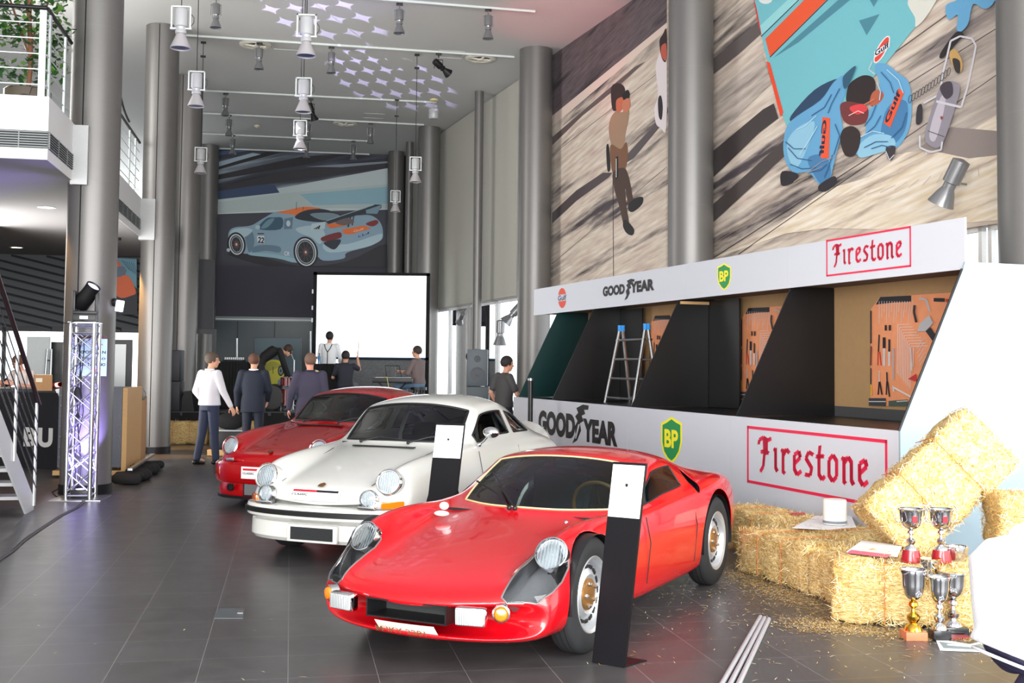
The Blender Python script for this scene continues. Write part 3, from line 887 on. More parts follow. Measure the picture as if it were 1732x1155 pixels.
# ---------------------------------------------------------------- far mural with the silver race car
PBW = PB1 - BN * 0.0 + BN * 0.03
m_body = MB()
def bp(u, v): return on_plane(u, v, PBW, BN)
q0, q1 = bp(363, 400), bp(656, 400)
m_body.prism([Vector((q0.x, q0.y, 4.35)), Vector((q1.x, q1.y, 4.35)), Vector((q1.x, q1.y, CEIL - 0.02)), Vector((q0.x, q0.y, CEIL - 0.02))], -BN * 0.03)
def blur_mat():
 """motion streaks: noise pulled out along one direction, dark sky over a pale barrier"""
 m = bpy.data.materials.new('print_motion_streaks'); m.use_nodes = True
 nt = m.node_tree; b = nt.nodes['Principled BSDF']; b.inputs['Roughness'].default_value = 0.7
 tc = nt.nodes.new('ShaderNodeTexCoord')
 mp = nt.nodes.new('ShaderNodeMapping'); mp.inputs['Rotation'].default_value = (0, math.radians(12), 0)
 m2 = nt.nodes.new('ShaderNodeMapping'); m2.inputs['Scale'].default_value = (0.16, 0.1, 2.4)
 nt.links.new(tc.outputs['Object'], mp.inputs[0]); nt.links.new(mp.outputs[0], m2.inputs[0])
 nz = nt.nodes.new('ShaderNodeTexNoise'); nz.inputs['Scale'].default_value = 1.2; nz.inputs['Detail'].default_value = 5
 nt.links.new(m2.outputs[0], nz.inputs[0])
 rp = nt.nodes.new('ShaderNodeValToRGB'); e = rp.color_ramp.elements
 e[0].position = 0.36; e[0].color = (*hexc(30, 30, 36), 1)
 e[1].position = 0.66; e[1].color = (*hexc(150, 164, 176), 1)
 e2 = e.new(0.5); e2.color = (*hexc(58, 62, 74), 1)
 nt.links.new(nz.outputs[0], rp.inputs[0]); nt.links.new(rp.outputs[0], b.inputs['Base Color'])
 return m
M_blur = blur_mat()
far = m_body.build('wall_mural', flat(70, 72, 82))
tag(far, 'far wall mural of a silver and orange race car at speed, number 22', 'mural')
B = Art(PBW, BN, BN, 0.0006)
PX = lambda x, y: (330 + x / 3.5, 230 + y / 3.5)      # measured in an enlarged crop
def Z(*pts): return [PX(*p) for p in pts]
B.poly(Z((115, 75), (1140, 120), (1140, 440), (115, 460)), M_blur)
B.poly(Z((115, 465), (300, 430), (700, 430), (1140, 440), (1140, 820), (115, 1070)), flat(62, 63, 74))
B.poly(Z((115, 380), (1140, 190), (1140, 436), (115, 462)), flat(186, 198, 200))
B.poly(Z((115, 300), (470, 288), (500, 335), (115, 378)), flat(48, 68, 100))
B.poly(Z((115, 395), (560, 335), (1140, 285), (1140, 436), (115, 462)), flat(176, 190, 190))
B.poly(Z((620, 345), (1140, 300), (1140, 400), (700, 410)), flat(140, 178, 192))
B.poly(Z((115, 205), (500, 100), (420, 95), (115, 190)), flat(26, 26, 30)); B.poly(Z((115, 262), (700, 160), (900, 110), (640, 120), (115, 235)), flat(34, 32, 38))
B.poly(Z((115, 120), (380, 78), (300, 76), (115, 95)), flat(60, 84, 118)); B.poly(Z((115, 186), (390, 108), (340, 100), (115, 160)), flat(150, 168, 184))
B.poly(Z((480, 220), (1140, 128), (1140, 185), (520, 270), (115, 330), (115, 310)), flat(44, 42, 50))
B.poly(Z((650, 182), (900, 165), (1140, 150), (1140, 160), (870, 185)), flat(128, 138, 152))
B.line(Z((115, 462), (700, 432), (1140, 434)), 1.0, flat(214, 222, 224))
# shadow printed in the picture, then the car
B.smooth(Z((190, 700), (350, 705), (620, 770), (900, 740), (1130, 640), (1140, 780), (760, 815), (420, 770)), flat(38, 38, 46))
body_, body2, body3 = flat(140, 168, 186), flat(104, 130, 150), flat(176, 200, 210)
B.smooth(Z((196, 600), (205, 560), (240, 540), (330, 530), (400, 490), (470, 452), (540, 440), (640, 425), (760, 440), (860, 470), (960, 470), (1040, 470), (1095, 510), (1112, 570), (1100, 610), (1040, 650), (900, 690), (880, 725), (760, 738), (700, 700), (600, 750), (480, 720), (330, 700), (240, 690), (205, 680)), body_)
B.smooth(Z((330, 690), (470, 700), (600, 730), (605, 750), (470, 722), (330, 706)), flat(150, 188, 200))
B.smooth(Z((350, 655), (420, 645), (500, 655), (500, 690), (420, 680), (340, 690)), body2)
B.smooth(Z((290, 560), (340, 570), (350, 640), (320, 690), (300, 620)), body2)
B.smooth(Z((760, 640), (900, 640), (1060, 590), (1108, 580), (1096, 620), (1000, 660), (800, 690)), body3)
B.smooth(Z((600, 545), (720, 530), (770, 580), (740, 640), (690, 600), (620, 575)), body3)
B.smooth(Z((205, 590), (225, 555), (300, 545), (340, 560), (290, 600), (250, 570)), body3)
B.smooth(Z((490, 452), (560, 436), (640, 420), (700, 422), (740, 434), (600, 470), (580, 466)), flat(232, 122, 62))
B.smooth(Z((590, 480), (640, 445), (720, 432), (790, 440), (900, 490), (760, 510), (640, 500)), flat(40, 48, 58))
B.smooth(Z((680, 462), (800, 455), (860, 478), (760, 500)), flat(120, 140, 150))
B.smooth(Z((376, 550), (420, 490), (470, 482), (518, 488), (505, 552)), flat(60, 92, 112))
B.smooth(Z((390, 545), (430, 498), (470, 490), (430, 540)), flat(110, 146, 160))
B.poly(Z((528, 490), (580, 480), (574, 550), (526, 552)), body2); B.ell(PX(552, 518), 3.5, 5.0, flat(200, 214, 220))
B.smooth(Z((360, 530), (384, 532), (380, 552), (358, 548)), body3)
for (cx, cy, rx, ry) in ((245, 642, 44, 62), (655, 688, 62, 82)):
 c = PX(cx, cy)
 B.ell(c, rx / 3.5 + 3, ry / 3.5 + 3, flat(24, 26, 30), -8); B.ell(c, rx / 3.5, ry / 3.5, flat(208, 216, 222), -8); B.ell(c, rx / 3.5 - 2.0, ry / 3.5 - 2.2, flat(40, 42, 48), -8)
 B.ring(c, rx / 3.5 - 4.2, ry / 3.5 - 4.6, 1.0, flat(190, 196, 202), -8); B.ell(c, 4.6, 6.2, flat(110, 56, 54), -8); B.ell(c, 1.8, 2.3, flat(206, 196, 190), -8)
 for k in range(10):
  a = k * PI / 5
  B.line([(c[0] + 3 * math.cos(a), c[1] + 4 * math.sin(a)), (c[0] + (rx / 3.5 - 5) * math.cos(a), c[1] + (ry / 3.5 - 5) * math.sin(a))], 0.8, flat(76, 78, 84))
B.smooth(Z((750, 600), (850, 570), (868, 590), (850, 608), (762, 625)), flat(120, 44, 44)); B.smooth(Z((1010, 520), (1070, 498), (1084, 516), (1050, 536)), flat(130, 46, 46))
B.smooth(Z((764, 630), (862, 614), (830, 670), (790, 660)), flat(44, 50, 60))
B.poly(Z((870, 555), (1000, 530), (1042, 548), (920, 584), (880, 580)), flat(230, 116, 56)); B.poly(Z((776, 522), (870, 512), (900, 530), (800, 548)), flat(230, 116, 56))
B.text('Gulf', PX(940, 572), PX(1000, 556), 4, flat(240, 190, 160), 0.02)
B.poly(Z((966, 590), (1028, 568), (1030, 578), (968, 602)), flat(40, 66, 130)); B.text('22 GT', PX(972, 598), PX(1024, 578), 2.5, flat(220, 226, 236), 0.02)
# rear wing and its end plates
B.poly(Z((770, 505), (1010, 428), (1060, 406), (1105, 408), (1100, 430), (1040, 445), (790, 522)), flat(44, 52, 62))
B.line(Z((775, 505), (1060, 408)), 1.0, flat(158, 186, 198)); B.poly(Z((690, 520), (772, 508), (768, 552), (684, 556)), flat(190, 208, 216)); B.poly(Z((1010, 440), (1105, 408), (1078, 462), (1014, 460)), flat(120, 150, 164))
B.line(Z((920, 480), (905, 540)), 2.6, flat(44, 50, 60)); B.line(Z((940, 470), (930, 530)), 2.0, flat(60, 68, 78)); B.smooth(Z((830, 512), (900, 486), (942, 510), (880, 530)), flat(110, 96, 96))
for k in range(3): B.poly(Z((700 + k * 13, 552), (709 + k * 13, 552), (722 + k * 10, 530 + (2 - k) * 7), (713 + k * 10, 530 + (2 - k) * 7)), flat(36, 40, 46))
B.poly(Z((366, 592), (410, 592), (410, 640), (370, 634)), flat(214, 222, 226)); B.text('22', PX(371, 632), PX(407, 637), 10, flat(24, 26, 30), 0.03)
B.poly(Z((370, 576), (408, 576), (408, 582), (370, 582)), flat(44, 46, 52))
B.text('CR', PX(526, 706), PX(558, 712), 7, flat(224, 230, 234), 0.02)
B.line(Z((600, 436), (600, 392)), 0.7, flat(30, 30, 34)); B.line(Z((640, 440), (640, 420)), 0.7, flat(30, 30, 34))
B.ell(PX(198, 676), 3, 3, flat(190, 200, 206))
B.build('print', None, parent=far)
# ---------------------------------------------------------------- booth
NL, NF, NBK = 5.9, 6.55, 7.1        # lower front, upper fascia, back board (distance towards the wall)
def booth_u(u, v, n): return on_n(u, v, n).dot(RD)
def zz(u, v, n): return on_n(u, v, n).z
uL0, uL1 = booth_u(868, 700, NL), booth_u(1520, 740, NL)
zL = zz(1266, 706, NL)
uF0, uF1 = booth_u(903, 500, NF), booth_u(1632, 400, NF)
# find the fascia distance so that partition tops meet it
zF0 = zz(1335, 487, NF); zF1 = zz(1335, 417, NF)
uF1 = booth_u(1632, 400, NF)
def bpnt(u, n, z): return ND * n + RD * u + UP * z
booth = thing('exhibition_booth', 'long white and black exhibition booth with oil and tyre logos', 'booth', bpnt(uL1, NL, 0))
BO = Vector(booth.location)
def bslab(name, u0, u1, n0, n1, z0, z1, m, parent=None, cnt=None):
 b = MB()
 b.prism([bpnt(u0, n0, z0) - BO, bpnt(u1, n0, z0) - BO, bpnt(u1, n1, z0) - BO, bpnt(u0, n1, z0) - BO], UP * (z1 - z0))
 return b.build(name, m, parent or booth)
M_booth = mat('booth_white', hexc(200, 202, 210), 0.35, var=0.01)
joints = [uL0] + [booth_u(x, 760, NL) for x in (905, 1061, 1235)] + [uL1]
for a, c in zip(joints, joints[1:]):
 bslab('lower_panel', a + 0.0015, c - 0.0015, NL, NL + 0.02, 0.0, zL, M_booth)
fj = [uF0] + [booth_u(x, 450, NF) for x in (1000, 1160, 1332)] + [uF1]
for a, c in zip(fj, fj[1:]):
 bslab('upper_fascia', a + 0.0015, c - 0.0015, NF, NF + 0.02, zF0, zF1, M_booth)
M_kraft = mat('raw_board', hexc(166, 132, 92), 0.8, var=0.08, scale=3)
bslab('back_board', uF0, uL1 - 0.002, NBK, NBK + 0.02, 0.0, zF0 + 0.05, M_kraft)
bslab('back_skirting', uF0, uL1 - 0.004, NBK - 0.012, NBK - 0.001, zL - 0.35, zL + 0.10, mat('skirting_grey', hexc(70, 70, 72), 0.7))
bslab('roof_board', uF0, uL1 - 0.01, NF + 0.021, NBK - 0.001, zF0 + 0.02, zF0 + 0.05, mat('roof_board', hexc(110, 96, 84), 0.8))
bslab('counter_board', uL0 + 0.02, uL1 - 0.02, NL + 0.02, NBK - 0.02, zL - 0.04, zL - 0.004, M_black)
# partitions with their slanting front edge
part_x = [(880, 964), (930, 0), (1063, 0), (1240, 0)]
PARTU = []
for px_, vv in ((873, 690), (930, 672), (1063, 685), (1240, 702)):
 PARTU.append(booth_u(px_, vv, NL))
for i, u in enumerate(PARTU):
 b = MB()
 m_ = mat('partition_green_black', hexc(10, 44, 44), 0.35) if i == 0 else M_black
 b.prism([bpnt(u, NL + 0.03, zL) - BO, bpnt(u, NBK - 0.015, zL) - BO, bpnt(u, NBK - 0.015, zF0 + 0.015) - BO, bpnt(u, NF + 0.021, zF0 + 0.015) - BO], RD * 0.02)
 o = b.build('partition', m_, booth)
 if i == 0: o['label'] = 'dark green partition at the far end'
 # recessed short return board behind each partition
 if i in (1, 2):
  bslab('return_board', u + 0.03, u + 0.74, NBK - 0.12, NBK - 0.1, zL, zF0, M_black)
# end panel, seen from outside, pale
M_end = mat('end_panel_pale', hexc(152, 172, 184), 0.22, var=0.02)
b = MB()
b.prism([bpnt(uL1, NL, 0) - BO, bpnt(uL1, NBK + 0.2, 0) - BO, bpnt(uL1, NBK + 0.2, zF0 + 0.06) - BO, bpnt(uL1, NF + 0.0, zF0 + 0.06) - BO, bpnt(uL1, NF - 0.02, zF0) - BO, bpnt(uL1, NL, zL) - BO], RD * 0.02)
b.build('end_panel', M_end, booth)
b = MB()
b.tube([bpnt(uL1 + 0.01, NL - 0.004, zL) - BO, bpnt(uL1 + 0.01, NF - 0.024, zF0) - BO], 0.012, 6)
b.build('edge_strip', M_black_plastic, booth)
# plywood lath above the third partition
bslab('lath', PARTU[2] + 0.021, PARTU[2] + 0.05, NF + 0.03, NBK - 0.13, zF0 - 0.05, zF0 - 0.015, M_wood)
# lettering -------------------------------------------------------
M_red = mat('sign_red', hexc(222, 30, 72), 0.5, var=0)
M_ink = mat('sign_black', hexc(26, 24, 26), 0.5, var=0)
M_bpg = mat('shield_green', hexc(30, 140, 76), 0.5, var=0)
M_bpy = mat('shield_yellow', hexc(246, 232, 40), 0.5, var=0)
def nib(b, strokes, M, nibv, mat=0):
 """broad-pen strokes: each polyline swept with a slanted nib; letters share one plane"""
 for st in strokes:
  for a, c in zip(st, st[1:]):
   a = Vector((a[0], a[1], 0)); c = Vector((c[0], c[1], 0)); h = Vector((nibv[0], nibv[1], 0)) / 2
   b.add([M @ (a - h), M @ (c - h), M @ (c + h), M @ (a + h)], [(0, 1, 2, 3)], mat)
   # small body so that strokes along the nib keep a width
   t = (c - a)
   if t.length > 1e-6:
    n = Vector((-t.y, t.x, 0)).normalized() * 0.058
    b.add([M @ (a - n), M @ (c - n), M @ (c + n), M @ (a + n)], [(0, 1, 2, 3)], mat)
GOTH = {   # blackletter skeletons, height 1
 'F': (0.62, [[(0.62, 0.92), (0.45, 0.86), (0.25, 0.93), (0.05, 0.84), (0.02, 0.72)], [(0.28, 0.9), (0.30, 0.5), (0.24, 0.1), (0.10, -0.06)], [(0.12, 0.5), (0.3, 0.54), (0.5, 0.5)], [(0.40, 0.86), (0.40, 0.45)]]),
 'i': (0.30, [[(0.06, 0.58), (0.14, 0.66), (0.14, 0.12), (0.22, 0.02)]]),
 'r': (0.46, [[(0.04, 0.58), (0.12, 0.66), (0.12, 0.04), (0.2, 0.0)], [(0.14, 0.5), (0.28, 0.68), (0.40, 0.58)]]),
 'e': (0.46, [[(0.30, 0.66), (0.10, 0.55), (0.10, 0.16), (0.22, 0.02), (0.40, 0.14)], [(0.30, 0.66), (0.36, 0.5), (0.12, 0.32)]]),
 's': (0.42, [[(0.38, 0.62), (0.20, 0.68), (0.08, 0.5), (0.32, 0.26), (0.26, 0.06), (0.04, 0.06)]]),
 't': (0.40, [[(0.18, 0.88), (0.14, 0.6), (0.14, 0.12), (0.26, 0.0), (0.38, 0.1)], [(0.02, 0.58), (0.34, 0.62)]]),
 'o': (0.48, [[(0.24, 0.68), (0.08, 0.54), (0.08, 0.14), (0.22, 0.0), (0.38, 0.14), (0.38, 0.54), (0.24, 0.68)]]),
 'n': (0.54, [[(0.04, 0.58), (0.12, 0.66), (0.12, 0.04), (0.18, 0.0)], [(0.14, 0.52), (0.28, 0.68), (0.40, 0.56), (0.40, 0.1), (0.48, 0.0)]]),
}
def gothic(word, ua, ub, h, n, zb, name, flip=1):
 W = sum(GOTH[c][0] + 0.06 for c in word)
 sx = (ub - ua) / W; sy = h
 b = MB(); x = 0
 for c in word:
  w, st = GOTH[c]
  M = frame(bpnt(ua + x * sx, n, zb) - BO, RD * sx, UP * sy, -ND)
  nib(b, st, M, (0.125, 0.07))
  x += w + 0.06
 return b.build(name, M_red, booth, fixn=False)
def frame_rect(u0, u1, z0, z1, w, n, m, name):
 b = MB()
 for (a, c, d, e) in ((u0, u1, z0, z0 + w), (u0, u1, z1 - w, z1), (u0, u0 + w, z0, z1), (u1 - w, u1, z0, z1)):
  b.prism([bpnt(a, n, d) - BO, bpnt(c, n, d) - BO, bpnt(c, n, e) - BO, bpnt(a, n, e) - BO], -ND * 0.001)
 return b.build(name, m, booth)
for (n, ra, rb, ta, tb, w, bas) in ((NL, (1264, 816, 1266, 720), (1501, 742), (1283, 783), (1474, 745), 0.028, (0.12, 0.55)),
        (NF, (1398, 468, 1398, 406), (1541, 390), (1409, 450), (1529, 0), 0.018, (0.12, 0.55))):
 u0 = booth_u(ra[0], ra[1], n); u1 = booth_u(rb[0], rb[1], n)
 z0 = zz(ra[0], ra[1], n); z1 = zz(ra[2], ra[3], n)
 nn = n - 0.002
 frame_rect(u0, u1, z0, z1, w, nn, M_red, 'logo_frame')
 a = booth_u(ta[0], ta[1], n); c = booth_u(tb[0], ta[1], n)
 hgt = (z1 - z0)
 gothic('Firestone', a, c, hgt * 0.60, nn - 0.001, z0 + hgt * 0.27, 'firestone_lettering')
def btext(body, x0, x1, v0, v1, n, m, name, bold=0.03, sp=1.0):
 u0 = booth_u(x0, v0, n); u1 = booth_u(x1, v0, n)
 zb = zz(x0, v0, n); zt = zz(x0, v1, n)
 return textmesh(body, u1 - u0, zt - zb, frame(bpnt(u0, n - 0.002, zb) - BO, RD, UP, -ND), m, name, booth, bold=bold, spacing=sp)
def bpoly(pts, n, lay, m, name, mats=None):
 b = MB()
 b.prism([bpnt(booth_u(x, y, n), n - 0.001 - lay * 0.001, zz(x, y, n)) - BO for x, y in pts], -ND * 0.0008)
 return b.build(name, m, booth)
# lower row: GOODYEAR
btext('GOOD', 911, 973, 733, 693, NL, M_ink, 'goodyear_lettering', 0.06)
btext('YEAR', 986, 1045, 746, 707, NL, M_ink, 'goodyear_lettering', 0.06)
foot = [(975, 690), (986, 684), (996, 686), (995, 693), (988, 693), (990, 700), (984, 703), (987, 712), (981, 716), (983, 728), (976, 745), (968, 750), (974, 735), (972, 722), (977, 712), (973, 704), (978, 698)]
bpoly(foot, NL, 0, M_ink, 'winged_foot')
bpoly([(978, 718), (981, 717), (975, 741), (973, 742)], NL, 1, M_booth, 'winged_foot_cut')
# upper row
btext('GOOD', 1020, 1057, 502, 485, NF, M_ink, 'goodyear_lettering', 0.06)
btext('YEAR', 1066, 1107, 496, 477, NF, M_ink, 'goodyear_lettering', 0.06)
fx = lambda p: (1059 + (p[0] - 975) * 0.62 + 1.5, 489 + (p[1] - 716) * 0.55)
bpoly([fx(p) for p in foot], NF, 0, M_ink, 'winged_foot')
def shield(cx, cy, w, h, n):
 sl = 0
 def sh(k, dy=0):
  P = [(-0.5, -0.36), (-0.25, -0.42), (0, -0.5), (0.25, -0.42), (0.5, -0.36), (0.5, 0.05), (0.40, 0.27), (0.2, 0.42), (0, 0.5), (-0.2, 0.42), (-0.40, 0.27), (-0.5, 0.05)]
  return [(cx + x * w * k, cy + y * h * (k if k == 1 else k * 1.03) + 0) for x, y in P]
 bpoly(sh(1), n, 0, M_bpy, 'shield_rim')
 bpoly(sh(0.86), n, 1, M_bpg, 'shield')
 u0 = booth_u(cx - w * 0.33, cy, n); u1 = booth_u(cx + w * 0.33, cy, n); zb = zz(cx, cy + h * 0.17, n); zt = zz(cx, cy - h * 0.22, n)
 textmesh('BP', u1 - u0, zt - zb, frame(bpnt(u0, n - 0.0032, zb) - BO, RD, UP, -ND), M_bpy, 'shield_lettering', booth, bold=0.035)
shield(1136, 744, 35, 79, NL)
shield(1225, 468, 23, 46, NF)
# Gulf disc on the fascia
c = [(951 + 7 * math.cos(a * PI / 12), 504 + 17 * math.sin(a * PI / 12)) for a in range(24)]
bpoly(c, NF, 0, mat('disc_orange', hexc(222, 76, 52), 0.5, var=0), 'gulf_disc')
bpoly([(942, 499), (960, 497), (960, 508), (942, 510)], NF, 1, M_booth, 'gulf_band')
btext('Gulf', 944, 958, 509, 500, NF, mat('navy_ink', hexc(34, 38, 84), 0.5), 'gulf_lettering', 0.02)
# ---------------------------------------------------------------- tool wall posters on the back board
M_org = mat('poster_orange', hexc(226, 146, 102), 0.6, var=0.12, scale=2)
NP_ = NBK - 0.006
def tool_poster(du, label, clipu=None):
 T = Art(ND * NP_, ND, -ND, 0.0003)
 O = lambda x, y: (1240 + x / 4.33, 470 + y / 4.33)
 base = [(1005, 938), (1010, 225), (1078, 140), (1800, 95), (1800, 938)]
 T.poly([O(*p) for p in base], M_org)
 dk, si, rd = flat(34, 34, 40), flat(196, 190, 188), flat(190, 44, 44)
 T.poly([O(*p) for p in ((1045, 195), (1078, 140), (1305, 128), (1305, 175), (1180, 180))], dk)
 for k in range(14): T.line([O(1070 + k * 19, 170), O(1070 + k * 18, 330 - (k % 3) * 40)], 0.9, si)
 for k in range(9):
  x = 1210 + k * 12
  T.line([O(x + 90 + k * 4, 338 + k * 20), O(x, 342 + k * 20), O(x - 4, 700 + k * 14)], 0.9, flat(214, 206, 200))
 for k in range(5): T.line([O(1350 + k * 6, 520 + k * 30), O(1390 + k * 5, 450 + k * 34), O(1420, 440 + k * 34)], 0.9, si)
 T.line([O(1075, 415), O(1070, 540)], 2.2, dk); T.line([O(1068, 540), O(1066, 640)], 1.6, rd); T.line([O(1080, 540), O(1090, 640)], 1.6, rd)
 T.line([O(1112, 435), O(1112, 515)], 5, dk); T.line([O(1112, 515), O(1112, 645)], 4, si); T.line([O(1150, 450), O(1150, 540)], 3.4, dk); T.line([O(1150, 540), O(1150, 645)], 4, si)
 T.line([O(1182, 515), O(1182, 745)], 2.6, flat(160, 158, 166)); T.line([O(1125, 345), O(1125, 385)], 3.6, dk); T.line([O(1155, 345), O(1155, 385)], 3.6, dk)
 T.line([O(1078, 680), O(1078, 760)], 1.6, si); T.line([O(1078, 760), O(1070, 855)], 2.4, dk); T.line([O(1082, 760), O(1098, 855)], 2.4, dk)
 T.line([O(1134, 690), O(1136, 760)], 2.4, dk); T.line([O(1134, 760), O(1130, 855)], 2.2, dk); T.line([O(1140, 760), O(1154, 870)], 2.2, dk)
 T.line([O(1018, 240), O(1018, 480)], 2.2, dk); T.line([O(1020, 500), O(1016, 640)], 2.6, flat(110, 60, 50)); T.line([O(1018, 660), O(1018, 780)], 1.8, dk); T.line([O(1020, 785), O(1022, 860)], 2.4, flat(214, 168, 50))
 T.line([O(1180, 800), O(1330, 880)], 2.8, flat(212, 206, 204)); T.line([O(1180, 790), O(1186, 832)], 2.4, si)
 T.poly([O(1290, 740), O(1352, 700), O(1356, 760)], rd)
 T.poly([O(1375, 340), O(1445, 270), O(1476, 330), O(1420, 390), O(1360, 392)], flat(176, 174, 178)); T.poly([O(1420, 390), O(1456, 360), O(1500, 430), O(1470, 460)], dk)
 T.line([O(1340, 200), O(1335, 250), O(1352, 325)], 4, dk); T.line([O(1370, 150), O(1425, 160), O(1450, 245)], 3.4, flat(176, 174, 176))
 T.line([O(1480, 160), O(1560, 162)], 6, dk); T.line([O(1570, 165), O(1640, 165)], 5, rd)
 T.line([O(1310, 510), O(1320, 680)], 2.2, si); T.line([O(1332, 510), O(1330, 650)], 1.4, si)
 T.poly([O(1005, 880), O(1130, 880), O(1130, 938), O(1005, 935)], flat(60, 62, 66)); T.line([O(1005, 905), O(1130, 905)], 1.5, si)
 T.poly([O(1150, 900), O(1290, 890), O(1290, 938), O(1150, 938)], flat(70, 84, 76)); T.line([O(1210, 905), O(1290, 900)], 1.5, si)
 for v in T.b.v:
  v += RD * du
 o = T.b.build('tool_poster', T.mats, None, fixn=False)
 tag(o, label, 'poster')
 return o
# bays repeat with the same spacing as the partitions
bay = PARTU[3] - PARTU[2]
lim = uL1 - 0.01
def crop_u(o, lo, hi):
 bm = bmesh.new(); bm.from_mesh(o.data)
 for (val, s) in ((lo, -1), (hi, 1)):
  geom = list(bm.verts) + list(bm.edges) + list(bm.faces)
  bmesh.ops.bisect_plane(bm, geom=geom, plane_co=RD * val, plane_no=RD * s, clear_outer=True, clear_inner=False)
 bm.to_mesh(o.data); bm.free()
p1 = tool_poster(0.0, 'poster of hand tools on orange board in the nearest booth bay, most fully visible')
crop_u(p1, -99, lim)
p2 = tool_poster(-bay * 1.0, 'poster of hand tools in the middle booth bay, partly behind a black partition')
crop_u(p2, -99, PARTU[3] - 0.03)
p3 = tool_poster(-bay * 2.0, 'dim sliver of tool poster seen beside the top of the ladder')
crop_u(p3, -99, PARTU[2] - 0.03)
# small dark frame in the far bay
b = MB()
u = booth_u(988, 550, NP_); b.prism([bpnt(u, NP_, 2.25), bpnt(u + 0.5, NP_, 2.25), bpnt(u + 0.5, NP_, 2.42), bpnt(u, NP_, 2.42)], -ND * 0.02)
# ================================================================ cars
def paint(name, col, var=0.0):
 return mat(name, col, 0.22, 0.0, var=var, coat=0.7, spec=0.4)
M_red904 = paint('paint_signal_red', hexc(186, 6, 20))
M_red911 = paint('paint_deep_red', hexc(160, 2, 8))
M_wht911 = paint('paint_ivory_white', hexc(206, 206, 201))
M_rubblk = mat('seal_rubber', hexc(18, 18, 20), 0.5, var=0)
M_cabin = mat('cabin_black', hexc(22, 22, 24), 0.7)
M_carglass = glass('car_glass_green', (0.62, 0.82, 0.80))
M_carglass2 = glass('car_glass_clear', (0.72, 0.80, 0.80))
M_amber = mat('amber_lens', hexc(236, 120, 20), 0.15, coat=1.0, var=0.1, scale=60)
M_lampglass = glass('lamp_glass', (0.97, 0.99, 1.0))
def lens_mat():
 m = bpy.data.materials.new('fluted_lens'); m.use_nodes = True
 nt = m.node_tree; b = nt.nodes['Principled BSDF']
 b.inputs['Base Color'].default_value = (0.72, 0.76, 0.78, 1); b.inputs['Roughness'].default_value = 0.12
 b.inputs['Metallic'].default_value = 0.55; b.inputs['Coat Weight'].default_value = 1
 tc = nt.nodes.new('ShaderNodeTexCoord'); w = nt.nodes.new('ShaderNodeTexWave'); w.bands_direction = 'Y'
 w.inputs['Scale'].default_value = 26; w.inputs['Distortion'].default_value = 0.4
 nt.links.new(tc.outputs['Object'], w.inputs[0])
 bp = nt.nodes.new('ShaderNodeBump'); bp.inputs['Strength'].default_value = 0.5; bp.inputs['Distance'].default_value = 0.006
 nt.links.new(w.outputs[1], bp.inputs['Height']); nt.links.new(bp.outputs[0], b.inputs['Normal'])
 return m
M_lens = lens_mat()
def cage_mesh(st, mats_of, name, levels=3, bow=None):
 """closed half-section cage -> smooth full body; mats_of(i,k) gives the slot of a cage face"""
 n = len(st); K = len(st[0])
 vs, idx = [], {}
 def vid(i, k, s):
  x, y, z = st[i][k]
  if abs(y) < 1e-6: s = 1
  key = (i, k, s)
  if key not in idx:
   idx[key] = len(vs); vs.append((x - (bow(x, y) if bow else 0), y * s, z))
  return idx[key]
 fs, ms = [], []
 for i in range(n - 1):
  for k in range(K - 1):
   for s in (1, -1):
    f = [vid(i, k, s), vid(i, k + 1, s), vid(i + 1, k + 1, s), vid(i + 1, k, s)]
    if s < 0: f.reverse()
    fs.append(f); ms.append(mats_of(i, k))
 for i, rev in ((0, True), (n - 1, False)):
  for k in range(K - 1):
   f = []
   for v in (vid(i, k, 1), vid(i, k, -1), vid(i, k + 1, -1), vid(i, k + 1, 1)):
    if v not in f: f.append(v)
   if len(f) > 2:
    if rev: f.reverse()
    fs.append(f); ms.append(0)
 me = bpy.data.meshes.new(name); me.from_pydata(vs, [], fs)
 me.polygons.foreach_set('material_index', ms)
 bm = bmesh.new(); bm.from_mesh(me); bmesh.ops.recalc_face_normals(bm, faces=bm.faces); bm.to_mesh(me); bm.free()
 o = bpy.data.objects.new(name, me); COL.objects.link(o)
 for k in range(6): me.materials.append(None)
 md = o.modifiers.new('s', 'SUBSURF'); md.levels = levels; md.render_levels = levels
 bake(o)
 return o
def cut_prism(bm, pts, M, cond):
 """cut faces meeting cond along the convex outline pts (2d, counter-clockwise in frame M); returns faces inside"""
 iM = M.inverted()
 X = M.to_3x3() @ Vector((1, 0, 0)); Y = M.to_3x3() @ Vector((0, 1, 0))
 N = len(pts)
 O = M.translation
 w = [O + X * p[0] + Y * p[1] for p in pts]
 for i in range(N):
  a, b_ = w[i], w[(i + 1) % N]
  t = (b_ - a).normalized()
  nn = M.to_3x3() @ Vector((0, 0, 1))
  pn = t.cross(nn).normalized()
  fs = [f for f in bm.faces if cond(f.calc_center_median())]
  geom = fs + list({e for f in fs for e in f.edges}) + list({v for f in fs for v in f.verts})
  bmesh.ops.bisect_plane(bm, geom=geom, plane_co=a, plane_no=pn, dist=1e-5)
 out = []
 for f in bm.faces:
  c = f.calc_center_median()
  if not cond(c): continue
  q = iM @ c
  ok = True
  for i in range(N):
   ax, ay = pts[i]; bx, by = pts[(i + 1) % N]
   if (bx - ax) * (q.y - ay) - (by - ay) * (q.x - ax) < 0: ok = False; break
  if ok: out.append(f)
 return out
def circ(cx, cy, r, n=36, ry=None, rot=0):
 ry = ry or r; out = []
 for i in range(n):
  a = 2 * PI * i / n
  x, y = r * math.cos(a), ry * math.sin(a)
  out.append((cx + x * math.cos(rot) - y * math.sin(rot), cy + x * math.sin(rot) + y * math.cos(rot)))
 return out
